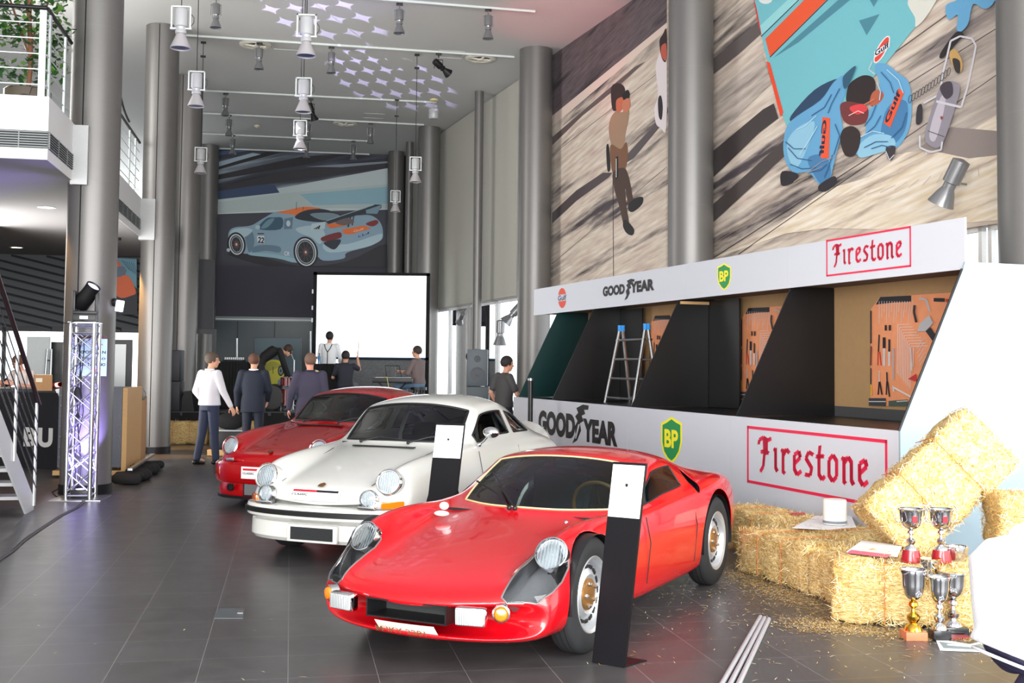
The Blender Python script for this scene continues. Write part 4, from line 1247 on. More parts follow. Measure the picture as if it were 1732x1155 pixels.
def separate(bm, faces, name, mats, parent, smooth=True, off=0.0, solid=0.0):
 """copy the given faces into an object of their own"""
 vm, vs, fs = {}, [], []
 for f in faces:
  r = []
  for v in f.verts:
   if v not in vm: vm[v] = len(vs); vs.append(v.co + v.normal * off)
   r.append(vm[v])
  fs.append(r)
 me = bpy.data.meshes.new(name); me.from_pydata([tuple(v) for v in vs], [], fs)
 for m in (mats if isinstance(mats, list) else [mats]): me.materials.append(m)
 me.polygons.foreach_set('use_smooth', [smooth] * len(fs))
 o = bpy.data.objects.new(name, me); COL.objects.link(o); o.parent = parent
 if solid:
  md = o.modifiers.new('s', 'SOLIDIFY'); md.thickness = solid; md.offset = -1
  bake(o)
 return o
def loops_of(faces):
 """ordered boundary loops of a set of faces"""
 fset = set(faces); nx = {}
 for f in faces:
  for l in f.loops:
   e = l.edge
   if sum(1 for g in e.link_faces if g in fset) == 1:
    nx[l.vert] = l.link_loop_next.vert
 out = []
 while nx:
  s, _ = next(iter(nx.items())); cur = s; lp = []
  while cur in nx:
   lp.append(cur.co.copy()); cur = nx.pop(cur)
  out.append(lp)
 return out
def loop_tube(b, lp, r, n=6, mat=0, flatten=None):
 pts = lp + [lp[0], lp[1]]
 b.tube(pts, r, n, mat, cap=False)
def tyre(r, w, rim_r):
 b = MB()
 h = w / 2
 prof = [(rim_r, -h * 0.82), (rim_r + 0.012, -h * 0.95), ((r + rim_r) / 2, -h * 1.02), (r - 0.035, -h * 0.96), (r - 0.012, -h * 0.82), (r, -h * 0.6), (r, h * 0.6), (r - 0.012, h * 0.82), (r - 0.035, h * 0.96), ((r + rim_r) / 2, h * 1.02), (rim_r + 0.012, h * 0.95), (rim_r, h * 0.82), (rim_r, -h * 0.82)]
 b.lathe(prof, 48, Matrix.Rotation(-PI / 2, 4, 'X'), caps=False)
 # tread grooves
 for k in (-0.4, 0, 0.4):
  b.lathe([(r + 0.001, h * k - 0.003), (r + 0.001, h * k + 0.003)], 48, Matrix.Rotation(-PI / 2, 4, 'X'), caps=False, mat=1)
 return b
def wheel(parent, x, y, r, w, rim_r, kind, side):
 """local: axle along y, outer face towards side"""
 t = tyre(r, w, rim_r).build('wheel', [M_rubber, mat('groove', hexc(8, 8, 8), 0.9, var=0)], parent, (x, y, r))
 R = Matrix.Rotation(-PI / 2 * side, 4, 'X')
 h = w / 2
 b = MB()
 if kind == 'steel':      # silver pressed wheel with round slots
  b.lathe([(rim_r + 0.012, h * 0.9), (rim_r + 0.006, h * 0.98), (rim_r - 0.012, h * 0.85), (rim_r - 0.02, h * 0.45), (rim_r - 0.035, h * 0.30), (rim_r - 0.06, h * 0.42), (0.11, h * 0.66), (0.085, h * 0.5), (0.0001, h * 0.5)], 40, R, caps=False)
  rm = b.build('rim', mat('rim_silver', hexc(205, 208, 212), 0.3, 0.7, var=0.03), t)
  b = MB()
  for k in range(16):
   a = k * PI / 8
   d = rim_r - 0.052
   M = R @ Matrix.Translation((d * math.cos(a), d * math.sin(a), h * 0.37)) @ Matrix.Rotation(a, 4, 'Z')
   b.cbox((0, 0, 0.006), (0.02, 0.04, 0.012), M, 0, 0.004)
  b.build('vent_slots', M_black_plastic, rm)
  b = MB(); b.lathe([(0.088, h * 0.52), (0.086, h * 0.68), (0.05, h * 0.78), (0.0001, h * 0.8)], 28, R)
  b.build('hub_disc', mat('hub_bronze', hexc(150, 108, 60), 0.4, 0.6), rm)
  b = MB()
  for k in range(5):
   a = k * 2 * PI / 5
   b.lathe([(0.012, 0), (0.012, 0.02), (0.0001, 0.024)], 6, R @ Matrix.Translation((0.062 * math.cos(a), 0.062 * math.sin(a), h * 0.70)))
  b.build('wheel_nuts', M_chrome, rm)
 else:                    # five-petal alloy wheel
  b.lathe([(rim_r + 0.01, h * 0.92), (rim_r - 0.01, h * 0.88), (rim_r - 0.025, h * 0.3), (rim_r - 0.03, 0.0)], 40, R, caps=False)
  rm = b.build('rim', M_steel, t)
  b = MB()
  b.lathe([(rim_r - 0.02, 0.0), (0.0001, 0.0)], 30, R)
  b.build('rim_inside', M_black_plastic, rm)
  b = MB()
  for k in range(5):
   a = k * 2 * PI / 5
   M = R @ Matrix.Rotation(a, 4, 'Z')
   pts = [M @ Vector(p) for p in ((0.03, -0.02, h * 0.55), (0.10, -0.045, h * 0.6), (rim_r - 0.02, -0.05, h * 0.45), (rim_r - 0.02, 0.05, h * 0.45), (0.10, 0.045, h * 0.6), (0.03, 0.02, h * 0.55))]
   b.prism(pts, (R.to_3x3() @ Vector((0, 0, -0.03))))
  b.lathe([(0.05, h * 0.5), (0.045, h * 0.72), (0.0001, h * 0.74)], 20, R)
  b.build('spokes', M_steel, rm)
 return t
def arch_liner(b, x, y0, y1, r, mat=0):
 n = 30
 vs, fs = [], []
 for i in range(n + 1):
  a = PI * 1.10 * i / n - 0.05 * PI
  for y in (y0, y1): vs.append((x + r * math.cos(a), y, 0.32 + r * math.sin(a)))
 for i in range(n): fs.append((2 * i, 2 * i + 1, 2 * i + 3, 2 * i + 2))
 c = len(vs); vs.append((x, y1, 0.30))
 for i in range(n): fs.append((2 * i + 1, c, 2 * i + 3))
 b.add(vs, fs, mat, True)
def seat(parent, x, y, m, z=0.16, hr=0.0):
 t = MB()
 t.cbox((0.05, 0, 0.10), (0.48, 0.44, 0.16), None, 0, 0.05)
 s = t.build('seat', m, parent, (x, y, z))
 b = MB()
 M = Matrix.Translation((-0.20, 0, 0.12)) @ Matrix.Rotation(-0.38, 4, 'Y')
 b.cbox((0, 0, 0.28), (0.13, 0.44, 0.56), M, 0, 0.05)
 if hr: b.cbox((0, 0, 0.62), (0.10, 0.26, 0.16), M, 0, 0.04)
 b.build('seat_back', m, s)
 return s
def steering(parent, c, r, m, tilt=0.5):
 b = MB(); n = 28
 M = Matrix.Translation(c) @ Matrix.Rotation(-(PI / 2 - tilt), 4, 'Y')
 b.tube([M @ Vector((r * math.cos(2 * PI * i / n), r * math.sin(2 * PI * i / n), 0)) for i in range(n + 2)], 0.013, 8, 0, cap=False)
 o = b.build('steering_wheel', m, parent)
 b = MB()
 for a in (0.2, PI - 0.2, -PI / 2):
  b.tube([M @ Vector((0, 0, 0)), M @ Vector((r * math.cos(a + PI / 2), r * math.sin(a + PI / 2), 0))], 0.007, 6)
 b.lathe([(0.035, -0.01), (0.03, 0.02), (0.0001, 0.022)], 16, M)
 b.tube([M @ Vector((0, 0, 0)), M @ Vector((0, 0, -0.4))], 0.015, 8)
 b.build('spokes', M_darkmetal, o)
 return o
def headlamp(parent, c, r, tilt, yaw, rim=M_chrome, depth=0.12, rimw=0.018, bucket=None):
 """round lamp facing +x, tilted back"""
 M = Matrix.Translation(c) @ Matrix.Rotation(yaw, 4, 'Z') @ Matrix.Rotation(PI / 2 - tilt, 4, 'Y')
 b = MB()
 b.lathe([(r + rimw * 0.6, -depth), (r + rimw, -0.012), (r + rimw * 0.7, 0.010), (r, 0.012), (r * 0.985, 0.002)], 36, M, caps=False)
 h = b.build('headlamp', rim if bucket is None else bucket, parent)
 if bucket is not None:
  b = MB(); b.lathe([(r + rimw * 1.04, -0.010), (r + rimw * 1.02, 0.004), (r + rimw * 0.4, 0.014), (r, 0.010)], 36, M, caps=False)
  b.build('rim', rim, h)
 b = MB(); b.lathe([(r * 0.99, 0.004), (r * 0.8, 0.010), (r * 0.45, 0.016), (0.0001, 0.019)], 36, M)
 b.build('lens', M_lampglass, h)
 b = MB(); b.lathe([(r * 0.99, -0.004), (r * 0.8, -0.03), (r * 0.45, -0.06), (0.0001, -0.075)], 36, M)
 b.build('reflector', mat('reflector', hexc(225, 228, 232), 0.12, 0.9, var=0), h)
 b = MB(); b.lathe([(r * 0.22, -0.06), (r * 0.2, -0.01), (0.0001, 0.0)], 16, M)
 b.build('bulb_cap', mat('bulb_cap', hexc(200, 204, 208), 0.25, 0.3, var=0), h)
 # fluted inner lens strips
 b = MB()
 for k in range(-4, 5):
  x = k * r * 0.2
  hh = math.sqrt(max(0.0, (r * 0.9) ** 2 - x * x))
  b.tube([M @ Vector((-hh, x, 0.004)), M @ Vector((hh, x, 0.004))], 0.0018, 4)
 b.build('fluting', mat('flute_glass', hexc(205, 212, 216), 0.15, 0.2, var=0), h)
 return h
def wipers(parent, pts_list, name='wiper'):
 for pts in pts_list:
  b = MB(); b.tube(pts, 0.006, 6)
  b.ball(pts[0], 0.016, 10)
  b.build(name, M_black_plastic, parent)
# ---------------------------------------------------------------- low red sports racer
def S904(x, zc, zm, p2, p3, p4, p5, p6, p7, p8=(0.735, 0.26), zb=0.14, xs=None):
 P = [(0, zc), (0.27, zm), p2, p3, p4, p5, p6, p7, p8, (p8[0] - 0.07, zb), (0.34, zb), (0, zb)]
 xs = xs or {}
 return [(x + xs.get(k, 0), y, z) for k, (y, z) in enumerate(P)]
def build904(loc, rz):
 st = [
  S904(0.825, .335, .335, (.36, .335), (.43, .335), (.49, .335), (.58, .335), (.66, .33), (.70, .29), (.69, .24), .20),
  S904(0.815, .385, .385, (.36, .385), (.43, .385), (.49, .385), (.59, .39), (.68, .38), (.725, .32), (.71, .23), .175),
  S904(0.76, .425, .425, (.36, .425), (.44, .426), (.50, .432), (.60, .445), (.69, .425), (.74, .35), (.725, .23), .155),
  S904(0.62, .465, .465, (.37, .463), (.45, .465), (.51, .49), (.60, .535), (.69, .50), (.752, .39), (.735, .24), .145),
  S904(0.42, .510, .508, (.38, .505), (.46, .505), (.51, .555), (.60, .635), (.69, .595), (.762, .44), (.745, .25)),
  S904(0.20, .550, .548, (.39, .542), (.47, .545), (.515, .61), (.60, .70), (.69, .66), (.768, .48), (.75, .25)),
  S904(0.0, .585, .582, (.40, .575), (.48, .58), (.525, .645), (.60, .73), (.69, .69), (.77, .50), (.75, .25)),
  S904(-.25, .625, .62, (.42, .612), (.50, .62), (.545, .665), (.61, .735), (.69, .695), (.768, .50), (.75, .24)),
  S904(-.44, .66, .655, (.46, .645), (.54, .655), (.575, .685), (.62, .725), (.69, .685), (.76, .50), (.745, .22), xs={0: .0, 2: -.1, 3: -.14, 4: -.12, 5: -.05}),
  # foot of the windscreen
  S904(-.52, .69, .683, (.565, .70), (.635, .708), (.665, .712), (.69, .70), (.715, .66), (.755, .50), (.742, .20), xs={1: -.035, 2: -.26, 3: -.30, 4: -.26, 5: -.2, 6: -.14, 7: -.1, 8: -.1, 9: -.1}),
  S904(-.74, .825, .815, (.575, .79), (.625, .758), (.672, .715), (.70, .70), (.722, .655), (.752, .50), (.742, .18), xs={1: -.03, 2: -.20, 3: -.24, 4: -.22, 5: -.2, 6: -.15, 7: -.1, 8: -.1, 9: -.1}),
  S904(-.98, .925, .918, (.565, .88), (.612, .84), (.675, .72), (.70, .705), (.725, .66), (.752, .50), (.742, .18), xs={1: -.02, 2: -.14, 3: -.17, 4: -.16, 5: -.14, 6: -.1}),
  # top of the windscreen
  S904(-1.19, 1.0, .992, (.545, .945), (.592, .908), (.678, .725), (.702, .71), (.727, .66), (.752, .50), (.742, .18), xs={2: -.07, 3: -.09, 4: -.09}),
  S904(-1.30, 1.022, 1.014, (.535, .968), (.58, .928), (.68, .73), (.705, .712), (.729, .66), (.752, .50), (.742, .18)),
  S904(-1.55, 1.036, 1.028, (.525, .98), (.57, .94), (.68, .742), (.707, .722), (.731, .665), (.753, .50), (.742, .18)),
  S904(-1.72, 1.03, 1.02, (.515, .975), (.56, .935), (.678, .755), (.708, .735), (.735, .675), (.757, .50), (.745, .18)),
  S904(-1.80, 1.02, 1.01, (.512, .965), (.555, .925), (.675, .77), (.71, .745), (.738, .68), (.76, .50), (.745, .18)),
  S904(-2.02, .97, .96, (.50, .915), (.54, .885), (.655, .80), (.71, .78), (.752, .715), (.775, .51), (.755, .22)),
  S904(-2.28, .92, .91, (.475, .87), (.53, .84), (.62, .815), (.70, .81), (.762, .745), (.79, .52), (.765, .26)),
  S904(-2.58, .855, .85, (.475, .825), (.53, .815), (.61, .81), (.685, .80), (.75, .735), (.778, .52), (.755, .27)),
  S904(-2.88, .80, .80, (.47, .785), (.53, .78), (.58, .775), (.65, .76), (.70, .685), (.722, .50), (.70, .28), .18),
  S904(-3.12, .75, .75, (.43, .735), (.48, .73), (.53, .72), (.585, .70), (.63, .62), (.65, .48), (.63, .30), .22),
  S904(-3.24, .69, .69, (.40, .675), (.44, .67), (.48, .66), (.52, .64), (.56, .58), (.58, .46), (.56, .33), .27),
 ]
 # windscreen faces: rows 9..11, k 0..1 ; side windows rows 10..14, k 3
 def mo(i, k):
  if 9 <= i <= 11 and k <= 1: return 1
  if 10 <= i <= 14 and k == 3: return 2
  return 0
 bow = lambda x, y: 0.0 if x < 0.1 else 0.30 * (min(1, (x - 0.1) / 0.72)) ** 1.0 * (abs(y) / 0.74) ** 2.3
 t = thing('sports_racing_car', 'low red closed sports racing car with covered headlamps, nearest to the viewer', 'car', loc, rz)
 o = cage_mesh(st, mo, 'body', 3, bow)
 me = o.data
 bm = bmesh.new(); bm.from_mesh(me); bmesh.ops.recalc_face_normals(bm, faces=bm.faces)
 glassf = [f for f in bm.faces if f.material_index == 1]
 side = [f for f in bm.faces if f.material_index == 2]
 frames = MB()
 for lp in loops_of(glassf): loop_tube(frames, lp, 0.007, 6)
 sf = MB()
 for lp in loops_of(side): loop_tube(sf, lp, 0.006, 6)
 separate(bm, glassf, 'windscreen', M_carglass, t)
 split(separate(bm, side, 'side_window', M_carglass, t))
 frames.build('windscreen_surround', mat('screen_trim_cream', hexc(206, 186, 140), 0.4), t)
 split(sf.build('side_window_seal', M_rubblk, t))
 bmesh.ops.delete(bm, geom=glassf + side, context='FACES')
 # wheel arches
 SY = frame((0, 0, 0), (1, 0, 0), (0, 0, 1), (0, -1, 0))
 for (ax, r) in ((0.0, 0.352), (-2.30, 0.385)):
  for s in (1, -1):
   fs = cut_prism(bm, circ(ax, 0.322, r), SY, lambda c, s=s, ax=ax: abs(c.x - ax) < 0.5 and c.y * s > 0.655 and c.z < 0.76)
   bmesh.ops.delete(bm, geom=fs, context='FACES')
 # headlamp windows
 hx = Vector((0.50, 0, 0.52))
 for s in (1, -1):
  nn = Vector((0.62, 0.22 * s, 0.76)).normalized()
  X = Vector((0, 1, 0)); X = (X - nn * X.dot(nn)).normalized(); Y = nn.cross(X)
  M = frame((0.43, 0.618 * s, 0.58), X, Y, nn)
  # outline: pointed low at the nose, round at the top; inner edge on the bonnet seam
  pts = [(-0.115, -0.30), (-0.06, -0.325), (0.0, -0.31), (0.065, -0.24), (0.105, -0.15), (0.125, -0.05), (0.125, 0.06), (0.10, 0.13), (0.055, 0.175), (0.0, 0.19), (-0.05, 0.165), (-0.085, 0.11), (-0.105, 0.02), (-0.115, -0.12)]
  if s < 0: pts = [(-x, y) for x, y in reversed(pts)]
  fs = cut_prism(bm, pts, M, lambda c, s=s: c.y * s > 0.40 and 0.0 < c.x < 0.85 and c.z > 0.36)
  fs = [f for f in fs if f.normal.z > 0.05]
  cov = separate(bm, fs, 'headlamp_cover', M_lampglass, t)
  rim = MB()
  lps = loops_of(fs)
  for lp in lps: loop_tube(rim, lp, 0.005, 6)
  rim.build('cover_seal', mat('seal_grey', hexc(120, 118, 118), 0.4, 0.5), cov)
  # recess behind the cover
  tub = MB()
  for lp in lps:
   c = sum(lp, Vector()) / len(lp)
   d = -nn * 0.10
   L2 = [p * 0.86 + c * 0.14 + d for p in lp]
   n = len(lp)
   tub.add(lp + L2, [(i, (i + 1) % n, n + (i + 1) % n, n + i) for i in range(n)], 0, True)
   tub.add(L2, [tuple(range(n))], 0)
  tub.build('headlamp_recess', mat('recess_grey', hexc(104, 106, 110), 0.35, 0.5, var=0.1), t)
  bmesh.ops.delete(bm, geom=fs, context='FACES')
  headlamp(t, (0.30, 0.615 * s, 0.585), 0.088, 0.55, 0.12 * s, M_chrome, 0.06, 0.008)
 # mouth opening
 NX = frame((0, 0, 0), (0, 1, 0), (0, 0, 1), (1, 0, 0))
 fs = cut_prism(bm, [(-.24, .265), (.24, .265), (.24, .345), (-.24, .345)], NX, lambda c: c.x > 0.6 and abs(c.y) < 0.5 and c.z < 0.5)
 bmesh.ops.delete(bm, geom=[f for f in fs if f.normal.x > 0.1], context='FACES')
 # rear side scoops
 for s in (1, -1):
  fs = cut_prism(bm, circ(-1.93, 0.795, 0.055, 20, 0.085, 0.35), SY, lambda c, s=s: c.y * s > 0.5 and -2.15 < c.x < -1.7 and c.z > 0.66)
  b = MB()
  lps = loops_of(fs)
  for lp in lps:
   n = len(lp); L2 = [p + Vector((-0.05, -0.05 * s, 0)) for p in lp]
   b.add(lp + L2, [(i, (i + 1) % n, n + (i + 1) % n, n + i) for i in range(n)], 0, True); b.add(L2, [tuple(range(n))])
  if lps: b.build('side_scoop', M_black_plastic, t)
  bmesh.ops.delete(bm, geom=fs, context='FACES')
 for f in bm.faces: f.material_index = 0
 bm.to_mesh(me); bm.free()
 me.materials.clear(); me.materials.append(M_red904)
 me.polygons.foreach_set('use_smooth', [True] * len(me.polygons))
 o.parent = t
 md = o.modifiers.new('s', 'SOLIDIFY'); md.thickness = 0.006; md.offset = -1
 bake(o)
 # liners, mouth, cabin
 b = MB()
 for ax in (0.0, -2.30):
  for s in (1, -1): arch_liner(b, ax, 0.757 * s, 0.565 * s, 0.342)
 split(b.build('wheel_housing', M_black_plastic, t))
 b = MB(); b.box((0.60, -0.25, 0.255), (0.62, 0.25, 0.355))
 b.build('radiator', mat('radiator_mesh', hexc(58, 60, 60), 0.6, 0.5, var=0.4, scale=90), t)
 b = MB()
 for z in (0.258, 0.35): b.box((0.62, -0.25, z - 0.004), (0.805, 0.25, z + 0.004))
 for y in (-0.245, 0.245): b.box((0.62, y - 0.004, 0.258), (0.805, y + 0.004, 0.35))
 b.build('mouth_frame', M_black_plastic, t)
 for s in (1, -1):       # rectangular fog lamps under the nose
  f = thing('fog_lamp', None, None); f.parent = t
  b = MB(); b.cbox((0, 0, 0), (0.06, 0.17, 0.098), None, 0, 0.02)
  M = Matrix.Translation((0.80, 0.397 * s, 0.318)) @ Matrix.Rotation(0.20 * s, 4, 'Z')
  for i, v in enumerate(b.v): b.v[i] = M @ v
  b2 = b.build('fog_lamp', M_chrome, t)
  bpy.data.objects.remove(f)
  b = MB(); b.cbox((0.032, 0, 0), (0.014, 0.148, 0.078), M, 0, 0.006); b.build('lens', M_lens, b2)
  M2 = Matrix.Translation((0.730, 0.534 * s, 0.335)) @ Matrix.Rotation(0.42 * s, 4, 'Z') @ Matrix.Rotation(PI / 2, 4, 'Y')
  b = MB(); b.lathe([(0.046, -0.03), (0.046, 0.012), (0.038, 0.018), (0.036, 0.01)], 26, M2, caps=False); q = b.build('turn_signal', M_chrome, t)
  b = MB(); b.lathe([(0.037, 0.01), (0.03, 0.03), (0.0001, 0.04)], 22, M2); b.build('lens', M_amber, q)
 # plate with worn characters under the mouth
 b = MB(); n = 10
 pts = []
 for i in range(n + 1):
  y = -0.185 + 0.37 * i / n
  pts.append(Vector((0.824 - 0.30 * (abs(y) / 0.74) ** 2.3 - 0.02, y, 0)))
 vs = [p + UP * 0.246 + Vector((0.008, 0, 0)) for p in pts] + [p + UP * 0.182 - Vector((0.05, 0, 0)) for p in pts]
 b.add([v + Vector((0.022, 0, 0)) for v in vs], [(i, i + 1, n + 2 + i, n + 1 + i) for i in range(n)])
 pl = b.build('number_plate', mat('plate_cream', hexc(244, 236, 222), 0.5, var=0), t)
 nl = Vector((0.066, 0, -0.05)).normalized()
 textmesh('M·IKY 2281', 0.31, 0.038, frame((0.836, -0.155, 0.196), (0, 1, 0), Vector((0.6, 0, 0.8)).normalized(), (0.8, 0, -0.6)), mat('plate_ink', hexc(120, 90, 60), 0.5), 'plate_lettering', pl, bold=0.01)
 b = MB(); b.box((-2.0, -0.60, 0.15), (-0.36, 0.60, 0.17)); b.build('cabin_floor', M_cabin, t)
 b = MB(); b.box((-0.95, -0.60, 0.17), (-0.55, 0.60, 0.60)); b.prism([(-0.98, -0.58, 0.60), (-0.55, -0.56, 0.64), (-0.55, 0.56, 0.64), (-0.98, 0.58, 0.60)], (0, 0, 0.03)); b.build('dashboard', M_cabin, t)
 b = MB(); b.prism([(-1.95, -0.6, 0.2), (-1.95, 0.6, 0.2), (-1.95, 0.6, 0.78), (-1.95, -0.6, 0.78)], (-0.03, 0, 0))
 b.build('bulkhead', mat('bulkhead_teal', hexc(30, 66, 72), 0.7), t)
 for s in (1, -1): seat(t, -1.50, 0.31 * s, mat('seat_blue', hexc(28, 52, 66), 0.7), 0.15)
 steering(t, (-1.10, 0.31, 0.66), 0.19, mat('wood_rim', hexc(142, 92, 44), 0.35), 0.35)
 b = MB(); b.cbox((-1.24, 0.0, 0.935), (0.02, 0.17, 0.06), None, 0, 0.008); b.build('rear_view_mirror', M_chrome, t)
 # rear deck window sill and chrome bar seen through the cabin
 for s in (1, -1):
  b = MB(); b.cbox((-1.93, 0.18 * s, 0.72), (0.02, 0.10, 0.05), None, 0, 0.01); b.build('belt_anchor', M_chrome, t)
 wipers(t, [[Vector((-0.50, -0.06, 0.705)), Vector((-0.60, -0.20, 0.775)), Vector((-0.72, -0.42, 0.835))],
    [Vector((-0.50, -0.02, 0.705)), Vector((-0.62, -0.16, 0.79)), Vector((-0.80, -0.34, 0.895))]])
 # mirror pod lying on the cowl and small washer jet
 b = MB(); b.ball((-0.30, -0.44, 0.665), 0.035, 14, (1.0, 1.5, 0.5)); b.ball((-0.33, -0.44, 0.71), 0.028, 12, (0.8, 1.2, 0.9)); b.build('wing_mirror', mat('white_pod', hexc(236, 236, 238), 0.4), t)
 b = MB(); b.ball((-0.36, 0.40, 0.66), 0.014, 10); b.build('washer_jet', M_chrome, t)
 # bonnet shut line
 b = MB()
 L = []
 for i in range(25):
  y = -0.47 + 0.94 * i / 24
  L.append(y)
 for s in (1, -1):
  pts = []
  for k in range(4, 9):
   pass
 # doors: shut lines on the sides
 for s in (1, -1):
  for xx in (-1.80, -0.86):
   pts = [(xx + 0.02, 0.735 * s, 0.66), (xx, 0.760 * s, 0.5), (xx + 0.03, 0.745 * s, 0.25)]
   b.tube([Vector(p) for p in pts], 0.003, 4)
 split(b.build('door_gap', M_rubblk, t))
 for (ax, ty) in ((0.0, 0.655), (-2.30, 0.67)):
  for s in (1, -1): wheel(t, ax, ty * s, 0.325, 0.165, 0.205, 'steel', s)
 return t
# ---------------------------------------------------------------- rear-engined coupes
def S911(x, zc, p1, p2, p3, p4, p5, p6, p7, p8=(0.775, 0.30), zb=0.18, xs=None):
 P = [(0, zc), p1, p2, p3, p4, p5, p6, p7, p8, (p8[0] - 0.06, zb), (0.36, zb), (0, zb)]
 xs = xs or {}
 return [(x + xs.get(k, 0), y, z) for k, (y, z) in enumerate(P)]
def build911(loc, rz, paintm, label, style):
 t = thing('coupe', label, 'car', loc, rz)
 st = [
  S911(0.745, .47, (.26, .47), (.34, .47), (.41, .47), (.48, .47), (.58, .47), (.66, .46), (.71, .41), (.70, .33), .26),
  S911(0.735, .545, (.26, .545), (.34, .545), (.41, .545), (.48, .545), (.58, .545), (.67, .53), (.735, .45), (.72, .33), .23),
  S911(0.69, .60, (.26, .598), (.34, .596), (.41, .594), (.48, .60), (.58, .615), (.68, .60), (.752, .49), (.74, .32), .20),
  S911(0.60, .636, (.26, .633), (.34, .628), (.41, .626), (.475, .665), (.58, .745), (.685, .71), (.765, .53), (.75, .31), .19),
  S911(0.48, .672, (.26, .668), (.34, .662), (.41, .66), (.475, .712), (.585, .805), (.69, .76), (.775, .56), (.76, .30)),
  S911(0.25, .732, (.27, .727), (.35, .718), (.43, .715), (.49, .757), (.59, .838), (.70, .79), (.787, .58), (.77, .30)),
  S911(0.0, .79, (.27, .785), (.36, .775), (.45, .77), (.51, .80), (.605, .858), (.71, .81), (.795, .59), (.775, .29)),
  S911(-.28, .848, (.28, .842), (.40, .83), (.49, .825), (.55, .842), (.63, .872), (.718, .825), (.79, .60), (.77, .28)),
  S911(-.42, .876, (.29, .87), (.46, .858), (.55, .855), (.61, .862), (.66, .874), (.725, .825), (.785, .60), (.768, .26), xs={2: -.06, 3: -.10, 4: -.08}),
  # windscreen foot
  S911(-.50, .905, (.30, .900), (.60, .895), (.655, .892), (.69, .888), (.715, .872), (.742, .825), (.783, .60), (.768, .25), xs={1: -.03, 2: -.20, 3: -.26, 4: -.24, 5: -.2, 6: -.14, 7: -.08}),
  S911(-.66, 1.02, (.30, 1.012), (.60, .985), (.645, .97), (.695, .892), (.718, .875), (.745, .825), (.783, .60), (.768, .25), xs={1: -.03, 2: -.16, 3: -.22, 4: -.22, 5: -.18, 6: -.12}),
  S911(-.84, 1.15, (.29, 1.14), (.585, 1.095), (.622, 1.07), (.70, .895), (.72, .878), (.747, .825), (.784, .60), (.768, .25), xs={1: -.02, 2: -.10, 3: -.15, 4: -.16, 5: -.12}),
  # windscreen head
  S911(-1.0, 1.245, (.28, 1.235), (.565, 1.18), (.60, 1.15), (.70, .898), (.722, .88), (.748, .825), (.785, .60), (.768, .25), xs={1: -.01, 2: -.05, 3: -.08, 4: -.1}),
  S911(-1.12, 1.29, (.28, 1.28), (.55, 1.222), (.585, 1.182), (.70, .90), (.723, .882), (.75, .826), (.785, .60), (.768, .25)),
  S911(-1.40, 1.322, (.28, 1.312), (.535, 1.25), (.57, 1.21), (.70, .905), (.725, .886), (.752, .828), (.786, .60), (.768, .25)),
  S911(-1.68, 1.32, (.28, 1.31), (.525, 1.245), (.56, 1.204), (.70, .908), (.726, .889), (.755, .83), (.79, .60), (.77, .25)),
  S911(-1.75, 1.315, (.28, 1.305), (.522, 1.24), (.556, 1.198), (.70, .909), (.728, .89), (.758, .832), (.793, .60), (.775, .25)),
  S911(-2.02, 1.275, (.27, 1.263), (.49, 1.195), (.525, 1.152), (.692, .915), (.73, .895), (.775, .835), (.81, .60), (.79, .27)),
  S911(-2.24, 1.215, (.26, 1.203), (.445, 1.14), (.48, 1.095), (.675, .92), (.732, .895), (.785, .835), (.825, .61), (.80, .28)),
  S911(-2.36, 1.175, (.26, 1.163), (.44, 1.10), (.475, 1.055), (.655, .925), (.73, .893), (.788, .83), (.828, .61), (.80, .28)),
  S911(-2.62, 1.07, (.26, 1.06), (.435, .995), (.48, .965), (.62, .90), (.72, .872), (.785, .80), (.825, .60), (.80, .29)),
  S911(-2.90, .945, (.26, .94), (.43, .89), (.49, .865), (.60, .84), (.70, .815), (.765, .74), (.805, .57), (.78, .30), .22),
  S911(-3.14, .81, (.25, .805), (.42, .775), (.49, .76), (.58, .745), (.67, .72), (.73, .64), (.76, .52), (.74, .32), .26),
  S911(-3.26, .66, (.25, .66), (.40, .65), (.47, .64), (.55, .62), (.62, .60), (.68, .56), (.70, .48), (.69, .36), .30),
 ]
 def mo(i, k):
  if 9 <= i <= 11 and k <= 1: return 1
  if 10 <= i <= 14 and k == 3: return 2
  if 16 <= i <= 17 and k == 3: return 3
  if i in (18, 19) and k <= 1: return 4
  return 0
 bow = lambda x, y: 0.0 if x < 0.0 else 0.16 * min(1, x / 0.7) ** 1.3 * (abs(y) / 0.74) ** 2.6
 o = cage_mesh(st, mo, 'body', 3, bow)
 me = o.data
 bm = bmesh.new(); bm.from_mesh(me); bmesh.ops.recalc_face_normals(bm, faces=bm.faces)
 reg = {k: [f for f in bm.faces if f.material_index == k] for k in (1, 2, 3, 4)}
 seal = MB(); chrome = MB()
 for lp in loops_of(reg[1]): loop_tube(seal, lp, 0.013, 6)
 for k in (2, 3, 4):
  for lp in loops_of(reg[k]): loop_tube(seal, lp, 0.010, 6)
 separate(bm, reg[1], 'windscreen', M_carglass2, t)
 split(separate(bm, reg[2], 'door_window', M_carglass2, t))
 split(separate(bm, reg[3], 'quarter_window', M_carglass2, t))
 separate(bm, reg[4], 'rear_window', M_carglass2, t)
 split(seal.build('window_seal', M_rubblk, t))
 bmesh.ops.delete(bm, geom=sum(reg.values(), []), context='FACES')
 SY = frame((0, 0, 0), (1, 0, 0), (0, 0, 1), (0, -1, 0))
 for (ax, r) in ((0.0, 0.36), (-2.27, 0.365)):
  for s in (1, -1):
   fs = cut_prism(bm, circ(ax, 0.315, r), SY, lambda c, s=s, ax=ax: abs(c.x - ax) < 0.5 and c.y * s > 0.66 and c.z < 0.74)
   bmesh.ops.delete(bm, geom=fs, context='FACES')
 for f in bm.faces: f.material_index = 0
 bm.to_mesh(me); bm.free()
 me.materials.clear(); me.materials.append(paintm)
